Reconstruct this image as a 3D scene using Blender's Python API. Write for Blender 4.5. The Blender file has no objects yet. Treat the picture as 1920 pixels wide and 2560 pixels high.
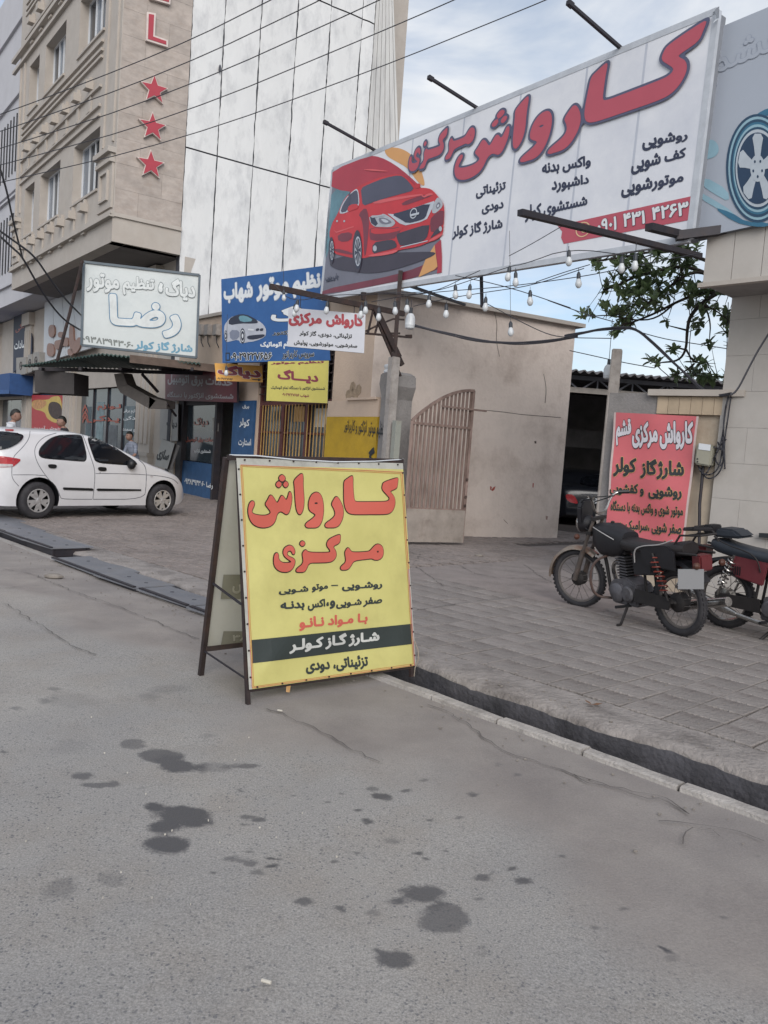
import bpy, bmesh, math, random
import numpy as np
from mathutils import Vector, Matrix

random.seed(7)
RNG = np.random.default_rng(7)
scene = bpy.context.scene
COL = scene.collection
rad = math.radians

# ---------------------------------------------------------------- camera
EYE = Vector((0, 0, 1.4))
FOC = 2000.0                      # focal length in pixels of a 1920 x 2560 frame
PITCH, ROLL = rad(-4.0), rad(4.18)
FWD = Vector((0, math.cos(PITCH), math.sin(PITCH)))
_r0, _u0 = Vector((1, 0, 0)), Vector((0, -math.sin(PITCH), math.cos(PITCH)))
RGT = math.cos(ROLL) * _r0 + math.sin(ROLL) * _u0
UPV = -math.sin(ROLL) * _r0 + math.cos(ROLL) * _u0
cd = bpy.data.cameras.new('camera')
cd.sensor_fit = 'VERTICAL'; cd.sensor_height = 36.0; cd.lens = FOC / 2560 * 36.0
cd.clip_start = 0.05; cd.clip_end = 2000
cam = bpy.data.objects.new('camera', cd); COL.objects.link(cam)
m3 = Matrix((RGT, UPV, -FWD)).transposed()
cam.matrix_world = Matrix.Translation(EYE) @ m3.to_4x4()
scene.camera = cam

# ---------------------------------------------------------------- world, sun, exposure
SUN_EL, SUN_AZ = rad(31), rad(172)
world = bpy.data.worlds.new('World'); scene.world = world; world.use_nodes = True
wn = world.node_tree; wn.nodes.clear()
def wnode(t, **k):
    n = wn.nodes.new(t)
    for a, b in k.items(): setattr(n, a, b)
    return n
wo = wnode('ShaderNodeOutputWorld'); bg = wnode('ShaderNodeBackground')
sky = wnode('ShaderNodeTexSky', sky_type='NISHITA', sun_disc=False)
sky.sun_elevation = SUN_EL; sky.sun_rotation = SUN_AZ; sky.air_density = 1.0; sky.dust_density = 1.5; sky.ozone_density = 1.4
tc = wnode('ShaderNodeTexCoord'); mp = wnode('ShaderNodeMapping'); mp.inputs['Scale'].default_value = (1.0, 1.0, 3.2)
mp.inputs['Location'].default_value = (0.3, 0.15, 0.1)
nz = wnode('ShaderNodeTexNoise'); nz.inputs['Scale'].default_value = 2.3; nz.inputs['Detail'].default_value = 7; nz.inputs['Roughness'].default_value = 0.55
nz.inputs['Distortion'].default_value = 0.4
rp = wnode('ShaderNodeValToRGB'); rp.color_ramp.elements[0].position = 0.37; rp.color_ramp.elements[1].position = 0.60
rp.color_ramp.elements[0].color = (0.22, 0.22, 0.22, 1); rp.color_ramp.elements[1].color = (0.96, 0.96, 0.96, 1)
nz2 = wnode('ShaderNodeTexNoise'); nz2.inputs['Scale'].default_value = 5.5; nz2.inputs['Detail'].default_value = 5
rp2 = wnode('ShaderNodeValToRGB'); rp2.color_ramp.elements[0].color = (4.3, 4.6, 5.0, 1); rp2.color_ramp.elements[1].color = (6.0, 6.0, 6.0, 1)
rp2.color_ramp.elements[0].position = 0.35; rp2.color_ramp.elements[1].position = 0.7
mx = wnode('ShaderNodeMix', data_type='RGBA')
L = wn.links.new
L(tc.outputs['Generated'], mp.inputs['Vector']); L(mp.outputs[0], nz.inputs['Vector']); L(mp.outputs[0], nz2.inputs['Vector'])
L(nz.outputs[0], rp.inputs[0]); L(nz2.outputs[0], rp2.inputs[0])
tint = wnode('ShaderNodeMix', data_type='RGBA', blend_type='MULTIPLY'); tint.inputs['Factor'].default_value = 1.0
tint.inputs['B'].default_value = (.92, .93, .93, 1)
L(sky.outputs[0], tint.inputs['A'])
L(rp.outputs[0], mx.inputs['Factor']); L(tint.outputs['Result'], mx.inputs['A']); L(rp2.outputs[0], mx.inputs['B'])
L(mx.outputs['Result'], bg.inputs['Color']); bg.inputs['Strength'].default_value = 0.12
L(bg.outputs[0], wo.inputs['Surface'])

sd = bpy.data.lights.new('sun', 'SUN'); sd.energy = 1.5; sd.angle = rad(42); sd.color = (1, 0.965, 0.92)
sun = bpy.data.objects.new('sun', sd); COL.objects.link(sun)
sdir = Vector((math.sin(SUN_AZ) * math.cos(SUN_EL), math.cos(SUN_AZ) * math.cos(SUN_EL), math.sin(SUN_EL)))
sun.rotation_euler = sdir.to_track_quat('Z', 'Y').to_euler()

scene.view_settings.view_transform = 'Standard'; scene.view_settings.look = 'None'
scene.view_settings.exposure = 0.52; scene.view_settings.gamma = 1.0; scene.view_settings.use_curve_mapping = False
scene.render.engine = 'CYCLES'
scene.cycles.max_bounces = 8

# ---------------------------------------------------------------- measuring helpers: photo pixel -> point on a real plane of the place
def ray(x, y):
    x, y = float(x), float(y); return (x - 960) / FOC * RGT - (y - 1280) / FOC * UPV + FWD
def ground(x, y, z=0.0):
    d = ray(x, y); return EYE + d * ((z - EYE.z) / d.z)
def at_depth(x, y, dep):                 # a point dep metres ahead
    d = ray(x, y); return EYE + d * (dep / d.y)
def project(P):
    v = Vector(P) - EYE; w = v.dot(FWD)
    return 960 + FOC * v.dot(RGT) / w, 1280 - FOC * v.dot(UPV) / w
class Plane:
    def __init__(s, P, N):
        s.P = Vector(P); s.N = Vector(N).normalized()
        if (EYE - s.P).dot(s.N) < 0: s.N = -s.N
    def at(s, x, y):
        d = ray(x, y); return EYE + d * ((s.P - EYE).dot(s.N) / d.dot(s.N))
    def off(s, e): return Plane(s.P + s.N * e, s.N)
def vplane(P, az):
    a = rad(az); pl = Plane((P[0], P[1], 0), (math.cos(a), -math.sin(a), 0))
    pl.d = Vector((math.sin(a), math.cos(a), 0)); return pl
def crop(ox, oy, s):                     # coordinates measured in an enlarged crop of the photograph
    return lambda *p: [(ox + p[i] * s, oy + p[i + 1] * s) for i in range(0, len(p), 2)]
q1 = crop(0, 0, .28933); q2 = crop(440, 0, .28933); q3 = crop(800, 200, .28933); q4 = crop(1280, 0, .38578)
q5 = crop(0, 640, .28933); q6 = crop(440, 640, .28933); q7 = crop(860, 660, .36166); q8 = crop(1340, 560, .34961)
qa = crop(480, 1120, .34961); qm = crop(1360, 1220, .33755); ql = crop(0, 1040, .31344); qg = crop(1000, 1300, .55455)
qr = crop(1480, 1000, .18083); qs = crop(0, 1700, .57866); qt = crop(960, 1900, .57866)

# ---------------------------------------------------------------- objects
ORG = {}
def thing(name, label, cat, loc, group=None):
    o = bpy.data.objects.new(name, None); COL.objects.link(o); o.location = loc
    o.empty_display_size = 0.2
    o['label'] = label; o['category'] = cat
    if group: o['group'] = group
    ORG[o.name] = Vector(loc); return o
def org(o):
    while o is not None:
        if o.name in ORG: return ORG[o.name]
        o = o.parent
    return Vector((0, 0, 0))
class MB:
    def __init__(s): s.v = []; s.f = []; s.m = []; s.mi = 0
    def add(s, vs, fs):
        n = len(s.v); s.v += [tuple(v) for v in vs]; s.f += [tuple(i + n for i in f) for f in fs]; s.m += [s.mi] * len(fs); return s
    def poly(s, pts): return s.add(pts, [tuple(range(len(pts)))])
    def box(s, o, u, v, w):
        o, u, v, w = Vector(o), Vector(u), Vector(v), Vector(w)
        p = [o, o + u, o + u + v, o + v]; p += [a + w for a in p]
        f = [(3, 2, 1, 0), (4, 5, 6, 7), (0, 1, 5, 4), (1, 2, 6, 5), (2, 3, 7, 6), (3, 0, 4, 7)]
        if u.cross(v).dot(w) < 0: f = [tuple(reversed(a)) for a in f]
        return s.add(p, f)
    def cbox(s, c, hx, hy, hz, d=None):
        d = Vector(d or (1, 0, 0)).normalized(); n = Vector((-d.y, d.x, 0)); c = Vector(c)
        return s.box(c - d * hx - n * hy - Vector((0, 0, hz)), d * 2 * hx, n * 2 * hy, (0, 0, 2 * hz))
    def bar(s, a, b, w, h=None, up=(0, 0, 1)):
        a, b = Vector(a), Vector(b); h = h or w; d = (b - a).normalized(); n = d.cross(Vector(up))
        if n.length < 1e-4: n = d.cross(Vector((1, 0, 0)))
        n.normalize(); k = n.cross(d)
        return s.box(a - n * w / 2 - k * h / 2, b - a, n * w, k * h)
    def tube(s, pts, r, seg=6, caps=True, closed=False):
        pts = [Vector(p) for p in pts]; n = len(pts); rs = r if hasattr(r, '__len__') else [r] * n
        prev = None; rings = []
        for i, p in enumerate(pts):
            if closed: t = pts[(i + 1) % n] - pts[i - 1]
            else: t = pts[min(i + 1, n - 1)] - pts[max(i - 1, 0)]
            t = t.normalized() if t.length > 1e-9 else Vector((0, 0, 1))
            if prev is None:
                a = t.cross(Vector((0, 0, 1)))
                if a.length < 1e-3: a = t.cross(Vector((1, 0, 0)))
            else: a = prev - t * prev.dot(t)
            a.normalize(); prev = a; b = t.cross(a)
            rings.append([p + (a * math.cos(2 * math.pi * k / seg) + b * math.sin(2 * math.pi * k / seg)) * rs[i] for k in range(seg)])
        vs = [q for R_ in rings for q in R_]; fs = []
        m = n if closed else n - 1
        for i in range(m):
            j = (i + 1) % n
            for k in range(seg): fs.append((i * seg + k, i * seg + (k + 1) % seg, j * seg + (k + 1) % seg, j * seg + k))
        if caps and not closed: fs += [tuple(reversed(range(seg))), tuple((n - 1) * seg + k for k in range(seg))]
        return s.add(vs, fs)
    def cyl(s, a, b, r, r2=None, seg=12): return s.tube([a, b], [r, r if r2 is None else r2], seg)
    def lathe(s, o, ax, prof, seg=16):
        o = Vector(o); ax = Vector(ax).normalized(); a = ax.cross(Vector((0, 0, 1)))
        if a.length < 1e-3: a = Vector((1, 0, 0))
        a.normalize(); b = ax.cross(a); vs = []; fs = []; n = len(prof)
        for r, h in prof:
            for k in range(seg):
                t = 2 * math.pi * k / seg; vs.append(o + ax * h + (a * math.cos(t) + b * math.sin(t)) * max(r, 1e-5))
        for i in range(n - 1):
            for k in range(seg): fs.append((i * seg + k, i * seg + (k + 1) % seg, (i + 1) * seg + (k + 1) % seg, (i + 1) * seg + k))
        return s.add(vs, fs)
    def torus(s, c, ax, R_, r, seg=32, rs=8, sq=1.0):
        c = Vector(c); ax = Vector(ax).normalized(); a = ax.cross(Vector((0, 0, 1)))
        if a.length < 1e-3: a = Vector((1, 0, 0))
        a.normalize(); b = ax.cross(a); vs = []; fs = []
        for i in range(seg):
            t = 2 * math.pi * i / seg; e = a * math.cos(t) + b * math.sin(t)
            for k in range(rs):
                u = 2 * math.pi * k / rs; vs.append(c + e * (R_ + r * math.cos(u)) + ax * r * sq * math.sin(u))
        for i in range(seg):
            for k in range(rs): fs.append((i * rs + k, i * rs + (k + 1) % rs, ((i + 1) % seg) * rs + (k + 1) % rs, ((i + 1) % seg) * rs + k))
        return s.add(vs, fs)
    def ball(s, c, r, sc=(1, 1, 1), seg=10, rg=7):
        c = Vector(c); vs = []; fs = []
        for i in range(rg + 1):
            t = math.pi * i / rg
            for k in range(seg):
                u = 2 * math.pi * k / seg
                vs.append(c + Vector((math.sin(t) * math.cos(u) * sc[0], math.sin(t) * math.sin(u) * sc[1], math.cos(t) * sc[2])) * r)
        for i in range(rg):
            for k in range(seg): fs.append((i * seg + k, (i + 1) * seg + k, (i + 1) * seg + (k + 1) % seg, i * seg + (k + 1) % seg))
        return s.add(vs, fs)
    def prism(s, pts, w):
        pts = [Vector(p) for p in pts]; w = Vector(w); n = len(pts)
        nn = Vector((0, 0, 0))
        for i in range(n): nn += pts[i].cross(pts[(i + 1) % n])
        if nn.dot(w) > 0: pts = pts[::-1]
        return s.add(pts + [p + w for p in pts], [tuple(range(n)), tuple(reversed(range(n, 2 * n)))] + [((i + 1) % n, i, n + i, n + (i + 1) % n) for i in range(n)])
    def mesh(s, name, o=(0, 0, 0), bevel=0):
        me = bpy.data.meshes.new(name); o = Vector(o)
        me.from_pydata([(v[0] - o.x, v[1] - o.y, v[2] - o.z) for v in s.v], [], s.f)
        if len(set(s.m)) > 1:
            for p, i in zip(me.polygons, s.m): p.material_index = i
        if bevel:
            bm = bmesh.new(); bm.from_mesh(me); bmesh.ops.remove_doubles(bm, verts=bm.verts, dist=1e-5)
            bmesh.ops.bevel(bm, geom=[e for e in bm.edges if e.is_manifold and e.calc_face_angle(0) > 0.5], offset=bevel, segments=2, affect='EDGES', clamp_overlap=True)
            bm.to_mesh(me); bm.free()
        me.update(); return me
def part(name, mb, mat, parent=None, label=None, smooth=False, bevel=0, kind=None, recalc=False, ang=40):
    me = mb.mesh(name, org(parent), bevel) if isinstance(mb, MB) else mb
    if recalc:
        bm = bmesh.new(); bm.from_mesh(me); bmesh.ops.recalc_face_normals(bm, faces=bm.faces); bm.to_mesh(me); bm.free()
    for m_ in (mat if isinstance(mat, (list, tuple)) else [mat]): me.materials.append(m_)
    o = bpy.data.objects.new(name, me); COL.objects.link(o)
    if parent is not None: o.parent = parent
    if smooth:
        me.polygons.foreach_set('use_smooth', [True] * len(me.polygons))
        if smooth == 'auto' or ang: me.set_sharp_from_angle(angle=rad(ang))
    if label: o['label'] = label
    if kind: o['kind'] = kind
    return o
def tagged(o, label, cat, group=None):
    o['label'] = label; o['category'] = cat
    if group: o['group'] = group
    return o
def setting(name, mb, mat, parent=None, **k):
    o = part(name, mb, mat, parent, **k)
    if parent is None: o['kind'] = 'structure'
    return o

# ---------------------------------------------------------------- materials
def lin(h):
    h = h.lstrip('#'); c = [int(h[i:i + 2], 16) / 255 for i in (0, 2, 4)]
    return tuple(x / 12.92 if x <= .04045 else ((x + .055) / 1.055) ** 2.4 for x in c)
def mat(name, c, rough=.6, metal=0, var=.12, scale=6, bump=0, bscale=None, dirt=None, dscale=2.0, damt=.5, spec=.5, coat=0, rnd=0, emit=None, stretch=None, c2=None):
    m = bpy.data.materials.new(name); m.use_nodes = True; nt = m.node_tree; N = nt.nodes; K = nt.links.new
    b = N['Principled BSDF']; c = lin(c) if isinstance(c, str) else c
    b.inputs['Roughness'].default_value = rough; b.inputs['Metallic'].default_value = metal
    b.inputs['Specular IOR Level'].default_value = spec; b.inputs['Coat Weight'].default_value = coat
    b.inputs['Coat Roughness'].default_value = .08
    if emit:
        b.inputs['Emission Color'].default_value = (*lin(emit), 1); b.inputs['Emission Strength'].default_value = 1
    t = N.new('ShaderNodeTexCoord'); vec = t.outputs['Object']
    if stretch:
        mpn = N.new('ShaderNodeMapping'); mpn.inputs['Scale'].default_value = stretch; K(vec, mpn.inputs[0]); vec = mpn.outputs[0]
    n1 = N.new('ShaderNodeTexNoise'); n1.inputs['Scale'].default_value = scale; n1.inputs['Detail'].default_value = 6; n1.inputs['Roughness'].default_value = .65; K(vec, n1.inputs['Vector'])
    r = N.new('ShaderNodeValToRGB'); r.color_ramp.elements[0].position = .3; r.color_ramp.elements[1].position = .7
    lo = tuple(max(0, x * (1 - var)) for x in c); hi = tuple(x * (1 + var) for x in (lin(c2) if c2 else c))
    r.color_ramp.elements[0].color = (*lo, 1); r.color_ramp.elements[1].color = (*hi, 1); K(n1.outputs[0], r.inputs[0]); out = r.outputs[0]
    if dirt:
        n2 = N.new('ShaderNodeTexNoise'); n2.inputs['Scale'].default_value = dscale; n2.inputs['Detail'].default_value = 8; n2.inputs['Roughness'].default_value = .7; K(vec, n2.inputs['Vector'])
        r2 = N.new('ShaderNodeValToRGB'); r2.color_ramp.elements[0].position = .48; r2.color_ramp.elements[1].position = .72; r2.color_ramp.elements[1].color = (damt, damt, damt, 1); K(n2.outputs[0], r2.inputs[0])
        mxn = N.new('ShaderNodeMix'); mxn.data_type = 'RGBA'; K(r2.outputs[0], mxn.inputs['Factor']); K(out, mxn.inputs['A']); mxn.inputs['B'].default_value = (*lin(dirt), 1); out = mxn.outputs['Result']
    if rnd:
        oi = N.new('ShaderNodeObjectInfo'); hs = N.new('ShaderNodeHueSaturation'); ma = N.new('ShaderNodeMath'); ma.operation = 'MULTIPLY_ADD'
        K(oi.outputs['Random'], ma.inputs[0]); ma.inputs[1].default_value = 2 * rnd; ma.inputs[2].default_value = 1 - rnd
        K(ma.outputs[0], hs.inputs['Value']); K(out, hs.inputs['Color']); out = hs.outputs[0]
    K(out, b.inputs['Base Color'])
    if bump:
        n3 = N.new('ShaderNodeTexNoise'); n3.inputs['Scale'].default_value = bscale or scale * 6; n3.inputs['Detail'].default_value = 5; K(vec, n3.inputs['Vector'])
        bp = N.new('ShaderNodeBump'); bp.inputs['Strength'].default_value = bump; bp.inputs['Distance'].default_value = .02; K(n3.outputs[0], bp.inputs['Height']); K(bp.outputs[0], b.inputs['Normal'])
    return m
def glass(name, c, rough=.06, alpha=1.0, spec=.6):
    m = mat(name, c, rough, var=.25, scale=1.5, spec=spec)
    m.node_tree.nodes['Principled BSDF'].inputs['Alpha'].default_value = alpha; return m

# ---------------------------------------------------------------- lettering: Persian joining forms, outlines, stroke weight
FORMS = {}
for ch, cp, dual in [('ا', 0xFE8D, 0), ('آ', 0xFE81, 0), ('ب', 0xFE8F, 1), ('پ', 0xFB56, 1), ('ت', 0xFE95, 1), ('ج', 0xFE9D, 1), ('چ', 0xFB7A, 1), ('ح', 0xFEA1, 1), ('خ', 0xFEA5, 1),
        ('د', 0xFEA9, 0), ('ر', 0xFEAD, 0), ('ز', 0xFEAF, 0), ('ژ', 0xFB8A, 0), ('س', 0xFEB1, 1), ('ش', 0xFEB5, 1), ('ص', 0xFEB9, 1), ('ض', 0xFEBD, 1), ('ظ', 0xFEC5, 1), ('ف', 0xFED1, 1),
        ('ق', 0xFED5, 1), ('ک', 0xFB8E, 1), ('گ', 0xFB92, 1), ('ل', 0xFEDD, 1), ('م', 0xFEE1, 1), ('ن', 0xFEE5, 1), ('و', 0xFEED, 0), ('ه', 0xFEE9, 1), ('ی', 0xFBFC, 1), ('ئ', 0xFE89, 1)]:
    FORMS[ch] = (cp, dual)
def shape_text(t):
    out = []; n = len(t)
    for i, ch in enumerate(t):
        if ch not in FORMS: out.append(ch); continue
        cp, dual = FORMS[ch]
        pj = i > 0 and (t[i - 1] == 'ـ' or (t[i - 1] in FORMS and FORMS[t[i - 1]][1]))
        nj = i < n - 1 and dual and (t[i + 1] in FORMS or t[i + 1] == 'ـ')
        out.append(chr(cp + (3 if pj and nj else 2 if nj else 1 if pj else 0)))
    out = out[::-1]; res = []; run = []
    for ch in out + [None]:
        if ch is not None and ('۰' <= ch <= '۹' or '0' <= ch <= '9'): run.append(ch)
        else: res += run[::-1]; run = []; res.append(ch)
    return ''.join(res[:-1])
def contours(body):
    c = bpy.data.curves.new('t', 'FONT'); c.body = body; o = bpy.data.objects.new('t', c); COL.objects.link(o)
    bpy.context.view_layer.update(); dg = bpy.context.evaluated_depsgraph_get()
    cu = o.evaluated_get(dg).to_curve(dg); res = []
    for sp in cu.splines:
        pts = []
        if sp.type == 'BEZIER':
            bp = sp.bezier_points; n = len(bp)
            for i in range(n):
                a, b = bp[i], bp[(i + 1) % n]; p0, p1, p2, p3 = a.co, a.handle_right, b.handle_left, b.co
                k = 1 if (p1 - p0).cross(p3 - p0).length + (p2 - p0).cross(p3 - p0).length < 1e-6 else 4
                for j in range(k):
                    u = j / k; w = 1 - u; q = p0 * w ** 3 + p1 * 3 * w * w * u + p2 * 3 * w * u * u + p3 * u ** 3; pts.append((q.x, q.y))
        else: pts = [(p.co.x, p.co.y) for p in sp.points]
        if len(pts) > 2: res.append(np.array(pts))
    bpy.data.objects.remove(o); bpy.data.curves.remove(c)
    return res
def field(cs, rmax, cell):
    allp = np.vstack(cs); lo = allp.min(0) - rmax - 2 * cell; hi = allp.max(0) + rmax + 2 * cell
    nx, ny = int((hi[0] - lo[0]) / cell) + 2, int((hi[1] - lo[1]) / cell) + 2
    X = lo[0] + np.arange(nx) * cell; Y = lo[1] + np.arange(ny) * cell
    W = np.zeros((ny, nx), int); D = np.full((ny, nx), 1e3)
    for c in cs:
        A = c; B = np.roll(c, -1, 0)
        for (x1, y1), (x2, y2) in zip(A, B):
            if y1 == y2: continue
            sg = 1 if y2 > y1 else -1; ya, yb = (y1, y2) if y1 < y2 else (y2, y1)
            j0 = int(math.ceil((ya - lo[1]) / cell - 1e-9)); j1 = int(math.ceil((yb - lo[1]) / cell - 1e-9))
            for j in range(j0, j1):
                xc = x1 + (Y[j] - y1) * (x2 - x1) / (y2 - y1); W[j, max(0, int(math.ceil((xc - lo[0]) / cell))):] += sg
        m = rmax + 2 * cell; i0 = max(0, int((c[:, 0].min() - m - lo[0]) / cell)); i1 = min(nx, int((c[:, 0].max() + m - lo[0]) / cell) + 2)
        j0 = max(0, int((c[:, 1].min() - m - lo[1]) / cell)); j1 = min(ny, int((c[:, 1].max() + m - lo[1]) / cell) + 2)
        gx, gy = np.meshgrid(X[i0:i1], Y[j0:j1]); d = np.full(gx.shape, 1e3)
        for (x1, y1), (x2, y2) in zip(A, B):
            dx, dy = x2 - x1, y2 - y1; l2 = dx * dx + dy * dy + 1e-12
            a0, a1 = max(0, int((min(x1, x2) - m - X[i0]) / cell)), int((max(x1, x2) + m - X[i0]) / cell) + 2
            b0, b1 = max(0, int((min(y1, y2) - m - Y[j0]) / cell)), int((max(y1, y2) + m - Y[j0]) / cell) + 2
            sx, sy = gx[b0:b1, a0:a1], gy[b0:b1, a0:a1]
            t = np.clip(((sx - x1) * dx + (sy - y1) * dy) / l2, 0, 1)
            np.minimum(d[b0:b1, a0:a1], np.hypot(sx - x1 - t * dx, sy - y1 - t * dy), out=d[b0:b1, a0:a1])
        D[j0:j1, i0:i1] = np.minimum(D[j0:j1, i0:i1], d)
    return X, Y, np.where(W != 0, np.minimum(D, 3 * cell + rmax), -D)
def fill(fld, r):
    X, Y, S = fld; V = S + r; I = V > 0; polys = []
    full = I[:-1, :-1] & I[1:, :-1] & I[:-1, 1:] & I[1:, 1:]; some = (I[:-1, :-1] | I[1:, :-1] | I[:-1, 1:] | I[1:, 1:]) & ~full
    for j in np.nonzero(full.any(1))[0]:
        row = np.nonzero(full[j])[0]; k = 0
        while k < len(row):
            a = row[k]; b = a
            while k + 1 < len(row) and row[k + 1] == b + 1 and b - a < 7: k += 1; b = row[k]
            k += 1; polys.append([(X[a], Y[j]), (X[b + 1], Y[j]), (X[b + 1], Y[j + 1]), (X[a], Y[j + 1])])
    for j, i in zip(*np.nonzero(some)):
        co = [(i, j), (i + 1, j), (i + 1, j + 1), (i, j + 1)]; pl = []
        for k in range(4):
            a, b = co[k], co[(k + 1) % 4]; va, vb = V[a[1], a[0]], V[b[1], b[0]]
            if va > 0: pl.append((X[a[0]], Y[a[1]]))
            if (va > 0) != (vb > 0):
                u = va / (va - vb); pl.append((X[a[0]] + u * (X[b[0]] - X[a[0]]), Y[a[1]] + u * (Y[b[1]] - Y[a[1]])))
        if len(pl) > 2: polys.append(pl)
    return polys
def quadmap(P):                          # P = tl, tr, br, bl
    tl, tr, br, bl = [Vector(p) for p in P]
    return lambda s, t: (bl * (1 - s) + br * s) * (1 - t) + (tl * (1 - s) + tr * s) * t
_fc = {}
def letters(body, fmap, nrm, m, parent, bold=.02, outline=None, lift=.004, cell=.032, name='lettering', depth=0, box=None):
    """flat print: body fitted into the unit square of fmap"""
    key = body if isinstance(body, str) else id(body)
    rm = bold + (outline[1] if outline else 0)
    if (key, rm, cell) not in _fc:
        cs = contours(shape_text(body)) if isinstance(body, str) else body
        a = np.vstack(cs); _fc[(key, rm, cell)] = (field(cs, rm, cell), a.min(0) - bold, a.max(0) + bold)
    fld, lo, hi = _fc[(key, rm, cell)]
    if box is not None: lo, hi = np.array(box[0]), np.array(box[1])
    nrm = Vector(nrm)
    mb = MB(); mats = []
    layers = ([(outline[0], rm, lift)] if outline else []) + [(m, bold, lift + (.003 if outline else 0))]
    for li, (mm, r, lf) in enumerate(layers):
        mb.mi = li; mats.append(mm)
        for pl in fill(fld, r):
            mb.poly([fmap((x - lo[0]) / (hi[0] - lo[0]), (y - lo[1]) / (hi[1] - lo[1])) + nrm * lf for x, y in pl])
    return part(name, mb, mats, parent)
def text_on(plane, px, body, m, parent, **k):   # px: tl, tr, br, bl of the word in the photograph
    return letters(body, quadmap([plane.at(*p) for p in px]), plane.N, m, parent, **k)
def chaikin(p, n=2, closed=True):
    p = np.array(p, float)
    for _ in range(n):
        q = np.roll(p, -1, 0) if closed else p[1:]; b = p if closed else p[:-1]
        r = np.empty((2 * len(b), p.shape[1])); r[0::2] = .75 * b + .25 * q; r[1::2] = .25 * b + .75 * q
        p = r if closed else np.vstack([p[:1], r, p[-1:]])
    return p
def print_shape(mb, mi, plane, pts, lift, sm=1):
    mb.mi = mi; pl = plane.off(lift); mb.poly([pl.at(*p) for p in (chaikin(pts, sm) if sm else pts)])
class Fr:
    """vertical wall frame: s along the wall, z up, o out of the wall towards the street"""
    def __init__(s, P, az):
        s.pl = vplane(P, az); s.P = Vector((P[0], P[1], 0)); s.d = s.pl.d; s.N = s.pl.N
    def p(s, a, z, o=0): return s.P + s.d * a + s.N * o + Vector((0, 0, z))
    def sz(s, x, y, o=0):
        q = s.pl.off(o).at(x, y) - s.P; return q.dot(s.d), q.z
    def box(s, mb, a0, a1, z0, z1, o0, o1):
        return mb.box(s.p(a0, z0, o0), s.d * (a1 - a0), s.N * (o1 - o0), (0, 0, z1 - z0))
def wall_holes(mb, fr, a0, a1, z0, z1, holes, o0, o1):
    A = sorted({a0, a1, *[h[0] for h in holes], *[h[1] for h in holes]}); Z = sorted({z0, z1, *[h[2] for h in holes], *[h[3] for h in holes]})
    for i in range(len(A) - 1):
        for j in range(len(Z) - 1):
            ca, cz = (A[i] + A[i + 1]) / 2, (Z[j] + Z[j + 1]) / 2
            if not any(h[0] < ca < h[1] and h[2] < cz < h[3] for h in holes):
                fr.box(mb, A[i], A[i + 1], Z[j], Z[j + 1], o0, o1)
    bm = bmesh.new()          # drop inner faces shared by two cells
    me = mb.mesh('w'); bm.from_mesh(me); bmesh.ops.remove_doubles(bm, verts=bm.verts, dist=1e-4)
    seen = {}
    for f in bm.faces: seen.setdefault(tuple(round(c, 3) for c in f.calc_center_median()), []).append(f)
    bmesh.ops.delete(bm, geom=[f for fs in seen.values() if len(fs) > 1 for f in fs], context='FACES_ONLY')
    out = MB(); out.add([v.co.copy() for v in bm.verts], [tuple(v.index for v in f.verts) for f in bm.faces] if not bm.verts.index_update() else [])
    bm.free(); bpy.data.meshes.remove(me); return out

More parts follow.
